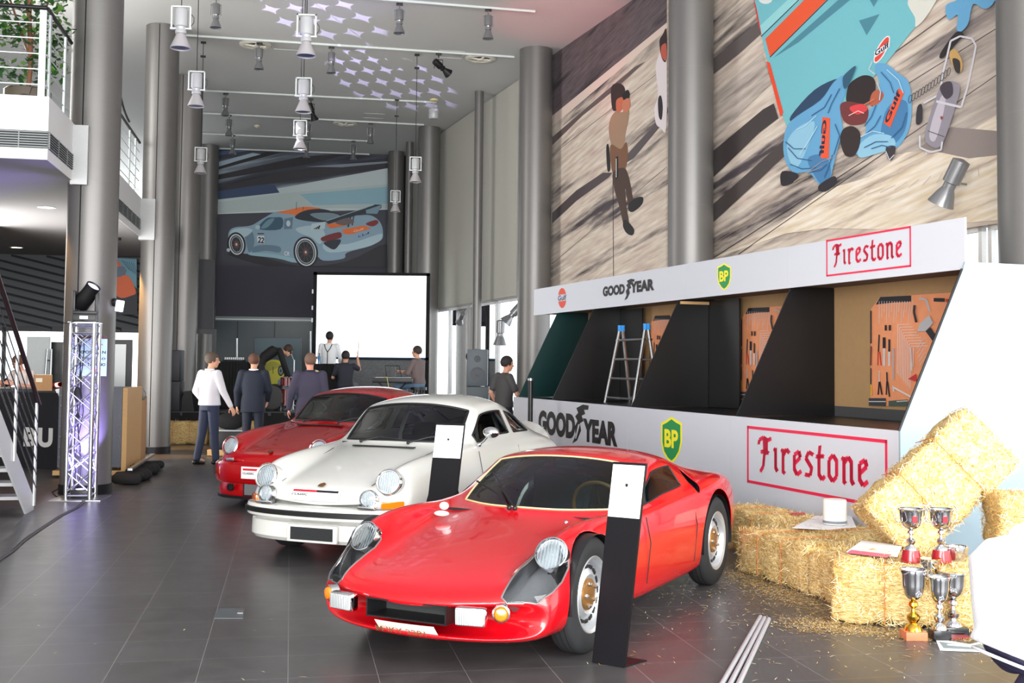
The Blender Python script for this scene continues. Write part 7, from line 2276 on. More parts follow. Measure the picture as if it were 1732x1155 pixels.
# black equipment bag with a silver bar
A0, A1 = on_z(217, 820, 0), on_z(256, 794, 0)
d = (A1 - A0); L = d.length; d.normalize(); n = Vector((-d.y, d.x, 0))
t = thing('equipment_bag', 'black equipment bag with a silver bar lying on the floor by the crates', 'bag', A0)
b = MB()
for i in range(19):
 s = i / 18; caps(b, d * L * s + n * (0.05 * math.sin(i * .9) - .10) + UP * 0.07, d * L * s + n * (0.05 * math.cos(i * .7) + .10) + UP * (0.08 + 0.02 * math.sin(i * 1.3)), 0.068, 0.07, 12)
remesh(b, 'bag', M_blackcloth, t, 0.02, 3)
b = MB(); b.prism([d * 0.1 - n * 0.03 + UP * 0.175, d * (L + 0.1) - n * 0.03 + UP * 0.20, d * (L + 0.1) + n * 0.03 + UP * 0.20, d * 0.1 + n * 0.03 + UP * 0.175], UP * 0.03); b.build('bar', M_alu, t)
# boards and door seen under the gallery
def at_left(u, v, dy=0.3): return on_plane(u, v, BLL - TD * dy, TD)
def board(name, u0, u1, v0, v1, m, dy, label, cat, th=0.05):
 p0, p1 = at_left(u0, v1, dy), at_left(u1, v1, dy); zt_ = at_left(u0, v0, dy).z
 b = MB(); z0 = 0.0
 b.prism([Vector((p0.x, p0.y, z0)), Vector((p1.x, p1.y, z0)), Vector((p1.x, p1.y, z0)) + TD * th, Vector((p0.x, p0.y, z0)) + TD * th], UP * zt_)
 o = b.build(name, m); tag(o, label, cat); return o
board('display_board', 43, 82, 569, 660, mat('board_pale', hexc(206, 212, 212), 0.5), 1.0, 'tall pale display board behind the person at the counter', 'board')
board('partition_screen', 84, 106, 578, 660, M_black, 0.6, 'black partition screen right of the pale display board', 'screen')
t = board('glass_door_leaf', 187, 222, 574, 660, M_black_plastic, 0.4, 'black framed door with a white pane between the two left columns', 'door', 0.06)
p0, p1 = at_left(190, 640, 0.42), at_left(212, 640, 0.42)
b = MB(); zt_ = at_left(190, 582, 0.42).z; b.prism([Vector((p0.x, p0.y, 0.15)), Vector((p1.x, p1.y, 0.15)), Vector((p1.x, p1.y, 0.15)) - TD * 0.01, Vector((p0.x, p0.y, 0.15)) - TD * 0.01], UP * (zt_ - 0.15)); b.build('pane', mat('pane_pale', hexc(206, 214, 214), 0.2, var=0), t)
# small ladder leaning on the display board
p0 = at_left(70, 655, 1.3); p1 = at_left(84, 655, 1.3); zt_ = at_left(74, 590, 1.3).z
t = thing('small_ladder', 'pale folding ladder leaning behind the counter', 'ladder', (p0.x, p0.y, 0))
d = Vector((p1.x - p0.x, p1.y - p0.y, 0))
for s in (0.0, 1.0):
 b = MB(); b.tube([d * s, d * (0.25 + 0.5 * s) + UP * zt_ + TD * 0.25], 0.022, 8); b.build('rail', M_alu, t)
for k in range(6):
 f = (k + 0.7) / 6.5; b = MB(); b.tube([d * (0.25 * f) + UP * zt_ * f + TD * 0.25 * f, d * (1 - 0.25 * f) + UP * zt_ * f + TD * 0.25 * f], 0.015, 6); b.build('rung', M_alu, t)
# orange painting under the gallery between the two columns
K = BLR
A = Art(BLL - TD * 0.24, TD, -TD, 0.0008)
A.poly([(194, 436), (232, 438), (232, 532), (194, 532)], flat(44, 46, 52))
A.poly([(194, 436), (231, 438), (231, 488), (210, 462), (200, 440)], flat(96, 140, 156))
for k in range(6): A.line([(206 + k * 4, 440 + k), (218 + k * 3, 456 + k * 2)], 0.8, flat(40, 60, 74))
A.smooth([(193, 470), (205, 464), (220, 470), (230, 494), (222, 500), (205, 504), (193, 494)], flat(204, 96, 58)); A.smooth([(193, 452), (208, 450), (214, 460), (204, 468), (193, 466)], flat(90, 104, 120))
A.poly([(194, 440), (200, 440), (206, 450), (194, 452)], flat(196, 90, 60))
A.build('wall_picture', 'orange and blue car picture on the dark wall between the two left columns', 'picture')
# ================================================================ stage at the far end
STZ = 0.62
s0 = on_z(272, 750, 0); s0 = Vector((s0.x, s0.y + 0.55, 0));
SF0 = Vector((-7.3, 22.6, 0)); SF1 = Vector((-1.2, 23.4, 0))
sd_ = (SF1 - SF0).normalized(); sb_ = Vector((-sd_.y, sd_.x, 0))
t = thing('stage', 'low black stage platform at the far end of the hall', 'stage', SF0)
W = (SF1 - SF0).length
b = MB(); b.prism([sb_ * 0 + UP * 0.54, sd_ * W + UP * 0.54, sd_ * W + sb_ * 5.2 + UP * 0.54, sb_ * 5.2 + UP * 0.54], UP * 0.08); b.build('deck', mat('stage_deck', hexc(40, 40, 42), 0.5), t)
b = MB(); n = 60; vs = []
for i in range(n + 1):
 w = sd_ * (W * i / n) + sb_ * (0.02 * math.sin(i * 1.9))
 vs += [w + UP * 0.01, w + UP * 0.60]
b.add([v - sb_ * 0.012 for v in vs], [(2 * i, 2 * i + 2, 2 * i + 3, 2 * i + 1) for i in range(n)], 0, True)
sk = b.build('skirt', M_blackcloth, t); md = sk.modifiers.new('s', 'SOLIDIFY'); md.thickness = 0.004
for x in (0.3, W / 2, W - 0.3):
 for y in (0.3, 4.9):
  b = MB(); b.prism([sd_ * x + sb_ * y, sd_ * (x + 0.06) + sb_ * y, sd_ * (x + 0.06) + sb_ * (y + 0.06), sd_ * x + sb_ * (y + 0.06)], UP * 0.54); b.build('leg', M_darkmetal, t)
def on_stage(u, y): # point on the deck seen at column u, depth y
 d = ray(u, 640); k = y / d.y
 return Vector((d.x * k, y, STZ))
# straw bales along the stage foot
GS = 'straw bales along the foot of the stage'
for i, (u, v, lab) in enumerate(((303, 752, 'straw bale at the stage foot between second column and man in white shirt'), (392, 751, 'straw bale at the stage foot behind the case and the man in the dark suit'))):
 p = on_z(u, v, 0); bale((p.x, p.y + 0.25, 0), 0.1, lab, GS, 0.95, 0.46, 0.44, 1, dens=0.4)
q = at_y(818, 690, 20.2); bale((q.x, 20.4, 0), 0.1, 'straw bale below the grey loudspeaker, between the cars and the window', None, 1.0, 0.46, 0.44, 1, dens=0.4)
bale((q.x, 20.4, 0.455), 0.16, 'upper straw bale beside the man in the grey T-shirt', None, 0.95, 0.46, 0.40, 2, dens=0.4)
q = at_y(640, 690, 20.6); bale((q.x, 20.6, 0), 0.1, 'straw bale seen through the windows of the red coupe', None, 0.95, 0.46, 0.44, 1, dens=0.4)
bale((q.x, 20.6, 0.455), 0.1, 'straw bale on top of another, seen through the red coupe side window', None, 0.95, 0.46, 0.44, 2, dens=0.4)
# projection screen
SY_ = 27.6
P = lambda u, v: at_y(u, v, SY_)
scr = thing('projection_screen', 'big white projection screen in a black frame on the stage', 'screen', (P(625, 600).x, SY_, STZ))
SO = Vector(scr.location)
x0, x1 = P(530, 500).x, P(727, 500).x; zt = P(628, 461).z; zb_ = P(628, 604).z
fr = 0.085
for (a, c, d, e) in ((x0, x1, zt - 0.07, zt), (x0, x0 + fr, STZ, zt), (x1 - fr, x1, STZ, zt), (x0, x1, zb_ - 0.06, zb_)):
 b = MB(); b.box((a - SO.x, -0.03, d - SO.z), (c - SO.x, 0.03, e - SO.z)); b.build('frame_bar', M_blackcloth, scr)
b = MB(); b.box((x0 + fr - SO.x, -0.005, zb_ - SO.z), (x1 - fr - SO.x, 0.005, zt - 0.07 - SO.z)); b.build('screen_cloth', mat('screen_white', (0.9, 0.93, 0.95), 0.8, emit=(0.92, 0.98, 1.0), estr=0.75, var=0), scr)
b = MB(); b.box((x0 + 0.4 - SO.x, -0.035, zb_ - 0.02 - SO.z), (x1 - fr - SO.x, -0.031, zb_ - SO.z)); b.build('blue_strip', mat('strip_blue', hexc(60, 110, 160), 0.5), scr)
b = MB()
for z in (2.6, 2.9, 3.3): b.box((x0 - 0.03 - SO.x, -0.04, z - SO.z), (x0 + 0.005 - SO.x, -0.031, z + 0.10 - SO.z))
split(b.build('tie', M_white, scr))
# mottled skirt below the screen
m = mat('mottled_grey', hexc(104, 106, 108), 0.8, var=0.75, scale=9, bump=0.4)
b = MB(); xa, xb = P(572, 630).x, P(718, 630).x; b.box((xa, SY_ + 0.05, STZ + 0.003), (xb, SY_ + 0.09, zb_ - 0.02)); tag(b.build('backdrop_panel', m), 'mottled grey panel below the projection screen behind the musicians', 'panel')
# glazed partition under the far mural
G = lambda u, v: on_plane(u, v, PB1 - BN * 0.02 + BN * 0.25, BN)
gw = thing('glass_partition', 'dark glazed partition with tall pull handles under the far mural', 'partition', (G(335, 600).x, G(335, 600).y, 0))
GO = Vector(gw.location)
ga, gb = G(336, 600), G(529, 600); gd = Vector((gb.x - ga.x, gb.y - ga.y, 0)); GL = gd.length; gd.normalize()
ztp = G(430, 543).z
for (u, wd) in ((0, 0.10), (GL * 0.335, 0.02), (GL * 0.66, 0.02), (GL, 0.10)):
 b = MB(); b.prism([gd * u, gd * (u + wd), gd * (u + wd) - BN * 0.06, gd * u - BN * 0.06], UP * ztp); b.build('mullion', M_darkmetal, gw)
b = MB(); b.prism([UP * ztp, gd * (GL + .1) + UP * ztp, gd * (GL + .1) - BN * 0.2 + UP * ztp, -BN * 0.2 + UP * ztp], UP * 0.12); b.build('head_beam', mat('beam_grey', hexc(96, 100, 100), 0.4, 0.3), gw)
b = MB(); b.prism([UP * (ztp + 0.03) + BN * 0.012, gd * (GL + .1) + UP * (ztp + 0.03) + BN * 0.012, gd * (GL + .1) + UP * (ztp + 0.03), UP * (ztp + 0.03)], UP * 0.03); b.build('light_line', mat('line_pale', hexc(196, 206, 206), 0.4, var=0), gw)
b = MB(); b.prism([-BN * 0.03, gd * GL - BN * 0.03, gd * GL - BN * 0.04, -BN * 0.04], UP * ztp); b.build('panes', mat('smoked_glass', hexc(60, 70, 74), 0.3, var=0.1, spec=0.25), gw)
for (u, va, vb2) in ((338, 570, 650), (401, 572, 606), (463, 572, 650), (525, 560, 650)):
 a_, c_ = G(u, va), G(u, vb2)
 b = MB(); b.tube([a_ - GO + BN * 0.05, c_ - GO + BN * 0.05], 0.028, 8); b.build('pull_handle', mat('handle_lit', hexc(236, 240, 242), 0.25, 0.3, var=0), gw)
# dark wall piece above the partition down from the mural
vwall('wall_back_lower', Vector((ga.x, ga.y, 0)) - gd * 0.8, Vector((gb.x, gb.y, 0)) + gd * 3.2, ztp + 0.12, 4.3, 0.12, mat('wall_dusk', hexc(64, 62, 72), 0.8, var=0.04), side=-1)
# poster of a yellow car standing on the stage
Yp = 25.9
A = Art((0, Yp, 0), Vector((0, 1, 0)), Vector((0, -1, 0)), 0.001)
A.poly([(430, 572), (508, 572), (508, 676), (430, 676)], flat(74, 90, 98))
A.poly([(430, 640), (508, 636), (508, 676), (430, 676)], flat(120, 148, 164)); A.line([(478, 640), (508, 668)], 0.8, flat(170, 190, 200))
ye = flat(206, 200, 74)
A.smooth([(440, 628), (448, 614), (462, 608), (476, 612), (481, 624), (480, 636), (470, 644), (470, 660), (452, 670), (442, 664)], ye)
A.smooth([(446, 618), (460, 611), (474, 616), (470, 622), (450, 628)], flat(170, 166, 70))
A.ell((475, 627), 5, 9, flat(34, 36, 40)); A.ell((475, 627), 3.4, 6.6, flat(120, 130, 124)); A.ell((475, 627), 1.4, 2.6, flat(44, 46, 50)); A.line([(462, 620), (462, 632)], 1.0, flat(50, 50, 44))
pp = A.build('poster_stand', 'printed panel with a yellow sports car behind the bending man', 'poster')
b = MB(); P2 = lambda u, v: at_y(u, v, Yp)
b.prism([P2(429, 571), P2(509, 571), Vector((P2(509, 677).x, Yp, STZ)), Vector((P2(429, 677).x, Yp, STZ))], Vector((0, 0.02, 0))); b.build('backing_board', M_black, pp)
# tables, mixer, loudspeakers
def box_thing(name, cat, label, u0, u1, y, z0, vt, depth, m, extra=None, rz=0.0):
 a, c = at_y(u0, vt, y), at_y(u1, vt, y)
 cx = (a.x + c.x) / 2; w = c.x - a.x; H = a.z - z0
 t = thing(name, label, cat, (cx, y + depth / 2, z0), rz)
 b = MB(); b.cbox((0, 0, H / 2 + 0.001), (w, depth, H), None, 0, 0.02); b.build('body', m, t)
 if extra: extra(t, w, depth, H)
 return t
def drape(t, w, d, H):
 b = MB()
 vs = []; n = 40
 for i in range(n + 1):
  x = -w / 2 - 0.02 + (w + 0.04) * i / n; y = -d / 2 - 0.02 - 0.015 * (1 + math.sin(i * 1.5))
  vs += [Vector((x, y, 0.02)), Vector((x, y * 0.98, H + 0.004))]
 b.add(vs, [(2 * i, 2 * i + 2, 2 * i + 3, 2 * i + 1) for i in range(n)], 0, True); o = b.build('drape', M_blackcloth, t)
 b = MB(); b.cbox((0, 0, H + 0.008), (w + 0.05, d + 0.05, 0.014), None, 0, 0.004); b.build('top', M_blackcloth, t)
def mixer(t, w, d, H):
 b = MB()
 for i in range(9):
  for j in range(2): b.lathe([(0.012, 0), (0.012, 0.05), (0.0001, 0.052)], 8, Matrix.Translation((-w * 0.42 + i * w * 0.105, -d * 0.2 + j * d * 0.4, H)))
 b.build('knobs', M_steel, t)
box_thing('equipment_table', 'table', 'black draped equipment table on the stage left of the bending man', 369, 417, 24.2, STZ, 612, 0.7, M_blackcloth, drape)
p = on_stage(390, 24.5); a = at_y(376, 606, 24.4); c = at_y(411, 606, 24.4)
box_thing('mixing_desk', 'mixer', 'small mixing desk with bright knobs on the black draped table', 376, 410, 24.3, at_y(390, 612, 24.2).z + 0.016, 608, 0.35, M_black_plastic, mixer)
box_thing('equipment_table', 'table', 'black draped table in front of the person with suspenders', 530, 576, 24.8, STZ, 616, 0.6, M_blackcloth, drape)
p = at_y(540, 614, 25.0)
t = thing('water_bottle', 'small clear blue bottle on the black table by the suspenders', 'bottle', (p.x, p.y, at_y(530, 616, 24.8).z + 0.016))
b = MB(); b.lathe([(0.035, 0), (0.035, 0.14), (0.014, 0.19), (0.014, 0.21)], 18); b.build('bottle', mat('bottle_blue', hexc(90, 130, 170), 0.1), t)
b = MB(); b.lathe([(0.016, 0.20), (0.016, 0.225)], 14); b.build('cap', M_black_plastic, t)
def speaker_face(t, w, d, H):
 for (z, r) in ((H * 0.33, w * 0.34), (H * 0.74, w * 0.16)):
  b = MB(); M = Matrix.Translation((0, -d / 2 - 0.001, z)) @ Matrix.Rotation(PI / 2, 4, 'X')
  b.lathe([(r, 0.0), (r, 0.008), (r * 0.9, 0.008), (r * 0.55, -0.004), (r * 0.25, 0.004), (0.0001, 0.006)], 28, M); b.build('cone', mat('cone_grey', hexc(64, 68, 74), 0.5), t)
box_thing('loudspeaker', 'speaker', 'lower black loudspeaker of the stack beside the second left column', 283, 304, 22.75, STZ, 645, 0.36, mat('cab_black', hexc(32, 32, 40), 0.5), None)
box_thing('loudspeaker', 'speaker', 'upper black loudspeaker of the stack beside the second left column', 283, 304, 22.75, at_y(290, 645, 22.75).z + 0.004, 592, 0.36, mat('cab_black', (0, 0, 0)), None)
# wedge monitor
p = on_stage(316, 22.9)
t = thing('stage_monitor', 'black wedge stage monitor left behind the man in white shirt', 'speaker', p)
b = MB(); b.prism([(-0.2, 0.0, 0.0), (0.16, 0, 0), (0.10, 0, 0.38), (-0.02, 0, 0.40)], (0, 0.45, 0)); b.build('cabinet', M_black_plastic, t)
b = MB(); b.prism([(-0.205, 0.02, 0.02), (-0.03, 0.02, 0.39), (-0.03, 0.43, 0.39), (-0.205, 0.43, 0.02)], (-0.006, 0, 0.004)); b.build('grille', M_darkmetal, t)
# grey loudspeaker right, by the window, with a dark cover on top
gs = box_thing('loudspeaker', 'speaker', 'grey loudspeaker before the bright window with a dark cover on top', 790, 825, 21.6, 1.05, 604, 0.42, mat('cab_grey', hexc(78, 86, 92), 0.5), speaker_face)
gz = box_thing('subwoofer', 'speaker', 'grey bass cabinet under the loudspeaker by the window', 789, 827, 21.6, 0.0, 654, 0.55, mat('cab_grey', (0, 0, 0)), None)
gs.location.z = at_y(790, 653, 21.6).z
for ch in gs.children:
 pass
b = MB(); b.ball((0, 0, 0), 0.17, 20, (1.15, 1.0, 0.85)); b.ball((0.12, 0, 0.02), 0.06, 12, (2.0, 1, 0.6))
p = at_y(805, 603, 21.8); tag(b.build('rain_cover', M_blackcloth, None, (p.x, p.y, p.z)), 'rounded black cloth cover bundled on the grey loudspeaker', 'cover')
# drum kit
dp = on_stage(474, 23.9)
t = thing('drum_kit', 'drum kit with black bass drum and dark red toms on the stage', 'drums', dp)
M_redshell = mat('shell_red', hexc(110, 18, 26), 0.2, coat=0.8)
b = MB(); M = Matrix.Translation((-0.14, 0.0, 0.27)) @ Matrix.Rotation(PI / 2, 4, 'X')
b.lathe([(0.26, -0.20), (0.27, -0.2), (0.27, 0.20), (0.26, 0.20), (0.25, 0.19), (0.0001, 0.19)], 36, M, caps=False); bd = b.build('bass_drum', M_black_plastic, t)
b = MB(); b.tube([M @ Vector((0.262 * math.cos(k * PI / 18), 0.262 * math.sin(k * PI / 18), 0.205)) for k in range(38)], 0.012, 6, 0, cap=False); b.build('hoop', M_darkmetal, bd)
for (x, y, z, r, hh_, lab) in ((0.16, -0.06, 0.10, 0.15, 0.34, 'floor_tom'), (0.12, 0.02, 0.50, 0.11, 0.18, 'tom'), (0.34, 0.1, 0.50, 0.11, 0.18, 'tom')):
 b = MB(); b.lathe([(r, z), (r, z + hh_)], 26, Matrix.Translation((x, y, 0))); d_ = b.build(lab, M_redshell, t)
 b = MB()
 for zz_ in (z, z + hh_): b.tube([Vector((x + r * 1.03 * math.cos(k * PI / 12), y + r * 1.03 * math.sin(k * PI / 12), zz_)) for k in range(26)], 0.008, 6, 0, cap=False)
 for k in range(6): a = k * PI / 3; b.tube([Vector((x + r * 1.03 * math.cos(a), y + r * 1.03 * math.sin(a), z)), Vector((x + r * 1.03 * math.cos(a), y + r * 1.03 * math.sin(a), z + hh_))], 0.005, 5)
 b.build('chrome_fittings', M_chrome, d_)
for (x, y) in ((0.06, -0.2), (0.30, -0.15), (0.2, 0.1)): b = MB(); b.tube([(x, y, 0), (x, y, 0.12)], 0.01, 6); b.build('leg', M_chrome, t)
b = MB(); b.tube([(0.72, 0.1, 0), (0.72, 0.1, 0.80)], 0.012, 8)
for a in (0, 2.1, 4.2): b.tube([(0.72, 0.1, 0.3), (0.72 + 0.25 * math.cos(a), 0.1 + 0.25 * math.sin(a), 0.01)], 0.01, 6)
b.build('cymbal_stand', M_chrome, t)
b = MB(); b.lathe([(0.20, 0.80), (0.06, 0.83), (0.0001, 0.85)], 28, Matrix.Translation((0.72, 0.1, 0)), caps=False); b.build('cymbal', mat('cymbal_brass', hexc(180, 150, 80), 0.25, 0.9), t)
# microphone stand
p = on_stage(497, 23.6)
t = thing('microphone_stand', 'pale microphone stand between bending man and man in the fleece', 'stand', p)
b = MB(); b.tube([(0, 0, 0.02), (0, 0, 1.05)], 0.012, 8); b.tube([(0, 0, 1.02), (-0.04, -0.1, 1.17)], 0.008, 6)
for a in (0.5, 2.6, 4.7): b.tube([(0, 0, 0.12), (0.25 * math.cos(a), 0.25 * math.sin(a), 0.008)], 0.009, 6)
b.build('stand', mat('stand_pale', hexc(206, 210, 216), 0.3, 0.5), t)
b = MB(); b.ball((-0.05, -0.12, 1.21), 0.028, 12, (1, 1, 1.6)); b.build('microphone', M_black_plastic, t)
# keyboard on an X stand
kp = on_stage(664, 24.3)
t = thing('stage_keyboard', 'black stage keyboard on a crossed stand with a music rest', 'keyboard', kp, 0.0)
ka = at_y(631, 640, 24.3).x - kp.x; kb = at_y(699, 640, 24.3).x - kp.x; kz = at_y(660, 647, 24.3).z - STZ
b = MB(); b.cbox(((ka + kb) / 2, 0, kz + 0.05), (kb - ka, 0.32, 0.11), None, 0, 0.02); b.build('case', M_black_plastic, t)
b = MB(); b.box((ka + 0.05, 0.02, kz + 0.105), (kb - 0.05, 0.15, kz + 0.112)); b.build('keys', M_white, t)
for s in (1, -1):
 b = MB(); b.tube([(s * 0.28, -0.08 * s, 0.01), (-s * 0.28, -0.08 * s, kz)], 0.016, 8); b.build('stand_leg', M_darkmetal, t)
b = MB(); b.tube([(-0.14, 0.1, kz + 0.11), (-0.18, 0.16, kz + 0.36), (0.12, 0.16, kz + 0.36), (0.18, 0.1, kz + 0.11), (-0.14, 0.1, kz + 0.11)], 0.012, 6); b.box((-0.05, 0.12, kz + 0.13), (0.05, 0.15, kz + 0.33)); b.build('music_rest', M_black_plastic, t)
b = MB(); b.tube([(-0.30, -0.1, kz + 0.08), (-0.10, -0.18, kz + 0.12), (-0.06, -0.19, kz - 0.1), (-0.12, -0.1, 0.2), (-0.1, 0, 0.02)], 0.010, 6); tag(b.build('cable', mat('cable_yellow', hexc(196, 190, 110), 0.5), None, kp), 'yellow cable hanging over the stage keyboard', 'cable')
# black cases by the man in white shirt
p = on_z(380, 772, 0)
t = thing('tool_case', 'black case with a pale lid on a small wooden pallet before the stage', 'case', (p.x, p.y + 0.25, 0))
b = MB(); b.cbox((0, 0, 0.06), (0.62, 0.45, 0.10), None, 0, 0.006); b.build('pallet', M_wood, t)
b = MB(); b.cbox((0, 0, 0.27), (0.56, 0.40, 0.31), None, 0, 0.02); b.build('case', M_black_plastic, t)
b = MB(); b.cbox((0, 0, 0.435), (0.57, 0.41, 0.02), None, 0, 0.005); b.build('lid_edge', mat('lid_grey', hexc(176, 182, 188), 0.4), t)
t2 = thing('holdall', 'black fabric holdall standing on the black case', 'bag', (p.x + 0.02, p.y + 0.27, 0.447))
b = MB(); b.ball((0, 0, 0.14), 0.24, 18, (1.1, 0.6, 0.62)); b.build('bag', M_blackcloth, t2)
b = MB(); b.tube([(-0.10, 0, 0.26), (-0.06, 0, 0.34), (0.06, 0, 0.34), (0.10, 0, 0.26)], 0.01, 6); b.build('handle', M_rubber, t2)
# ---------------------------------------------------------------- stepladder in the booth, barrier post
la = on_n(1047, 672, 6.5);
lu0, lu1 = booth_u(1049, 600, 6.55), booth_u(1098, 600, 6.55)
lt = zz(1052, 557, 6.6);
t = thing('stepladder', 'aluminium stepladder with blue caps standing inside the booth', 'ladder', bl(lu0, 6.5, 0))
LO = Vector(t.location)
for (n_b, n_t) in ((6.12, 6.52), (6.86, 6.56)):
 for u_ in (lu0, lu1):
  b = MB(); e = (u_ - (lu0 + lu1) / 2) * 0.12
  b.tube([bl(u_ + e, n_b, 0.02) - LO, bl(u_ - e, n_t, lt) - LO], 0.022, 8); st_ = b.build('side_rail', M_alu, t)
  b = MB(); b.tube([bl(u_ - e, n_t, lt - 0.03) - LO, bl(u_ - e, n_t, lt + 0.05) - LO], 0.030, 8); b.build('blue_cap', mat('cap_blue', hexc(40, 130, 200), 0.4), t)
 for k in range(8):
  f = (k + 0.6) / 8.2
  if f > 0.93: break
  b = MB(); nn_ = n_b + (n_t - n_b) * f
  b.tube([bl(lu0, nn_, lt * f) - LO, bl(lu1, nn_, lt * f) - LO], 0.015, 6); b.build('rung', M_alu, t)
pl_ = on_n(897, 700, NL - 0.35)
t = thing('barrier_post', 'tall black post standing beside the booth end at the hand of the man in grey', 'post', (pl_.x, pl_.y, 0))
ph_ = on_n(897, 641, NL - 0.35).z
b = MB(); b.tube([(0, 0, 0.02), (0, 0, ph_)], 0.035, 16); b.build('pole', M_black_plastic, t)
b = MB(); b.lathe([(0.042, ph_ - 0.02), (0.042, ph_ + 0.01), (0.0001, ph_ + 0.012)], 18); b.build('cap', M_steel, t)
b = MB(); b.lathe([(0.16, 0.0), (0.16, 0.015), (0.04, 0.04)], 26); b.build('foot', M_darkmetal, t)
# ================================================================ people
def hand(b, w, d, palm_n, thumb_s, curl=0.5):
 """w wrist, d direction of the hand, palm_n out of the palm, thumb_s side of the thumb"""
 d = Vector(d).normalized(); n = Vector(palm_n); n = (n - d * n.dot(d)).normalized(); t = d.cross(n) * thumb_s
 w = Vector(w)
 for k, o in enumerate((-0.024, -0.008, 0.008, 0.024)):
  caps(b, w + t * o * 0.5 + d * 0.005, w + t * o * 1.1 + d * 0.080, 0.015, 0.0125, 8)
 for k, (o, L) in enumerate(((0.031, 0.068), (0.0105, 0.078), (-0.0105, 0.072), (-0.031, 0.056))):
  p = w + t * o + d * 0.085
  a = 0.0
  seg = (0.42, 0.33, 0.25)
  for j in range(3):
   a += curl * (0.55 if j == 0 else 0.75)
   dd = d * math.cos(a) + n * math.sin(a) + t * (o * 1.2)
   q = p + dd.normalized() * L * seg[j] * 1.05
   caps(b, p, q, 0.0088 - 0.0008 * j, 0.0080 - 0.0008 * j, 8); p = q
 p = w + t * 0.022 + d * 0.022 + n * 0.006
 q = p + (t * 0.75 + d * 0.6 + n * 0.35).normalized() * 0.042
 caps(b, p, q, 0.0125, 0.0105, 8)
 r = q + (t * 0.25 + d * 0.9 + n * 0.35).normalized() * 0.036
 caps(b, q, r, 0.0100, 0.0085, 8)
def head_mesh(b, c, f, u, k=1.0):
 """c centre of the head, f facing, u up"""
 f = Vector(f).normalized(); u = Vector(u); u = (u - f * u.dot(f)).normalized(); s = f.cross(u)
 M = frame(c, s, f, u)
 b.ball((0, -0.008, 0.022), 0.1 * k, 22, (0.76, 0.95, 0.95), M)
 b.ball((0, 0.018, -0.035), 0.1 * k, 20, (0.66, 0.72, 0.80), M)
 caps(b, M @ Vector((-0.02, 0.052, -0.088)), M @ Vector((0.02, 0.052, -0.088)), 0.024 * k, 0.024 * k, 10)
 caps(b, M @ Vector((0, 0.083, 0.018)), M @ Vector((0, 0.104, -0.022)), 0.009 * k, 0.015 * k, 8)
 for sx in (1, -1):
  caps(b, M @ Vector((sx * 0.012, 0.086, 0.028)), M @ Vector((sx * 0.045, 0.074, 0.028)), 0.011, 0.009, 8)     # brow
  caps(b, M @ Vector((sx * 0.035, 0.064, -0.02)), M @ Vector((sx * 0.045, 0.05, -0.012)), 0.017, 0.014, 8)      # cheek
  caps(b, M @ Vector((sx * 0.012, 0.092, -0.028)), M @ Vector((sx * 0.013, 0.088, -0.028)), 0.008, 0.008, 6)   # nostril
  b.ball((sx * 0.078, -0.008, -0.006), 0.02, 10, (0.35, 0.75, 1.45), M)
 caps(b, M @ Vector((-0.018, 0.084, -0.052)), M @ Vector((0.018, 0.084, -0.052)), 0.0075, 0.0075, 8)
 caps(b, M @ Vector((-0.014, 0.082, -0.063)), M @ Vector((0.014, 0.082, -0.063)), 0.0075, 0.0075, 8)
 return M
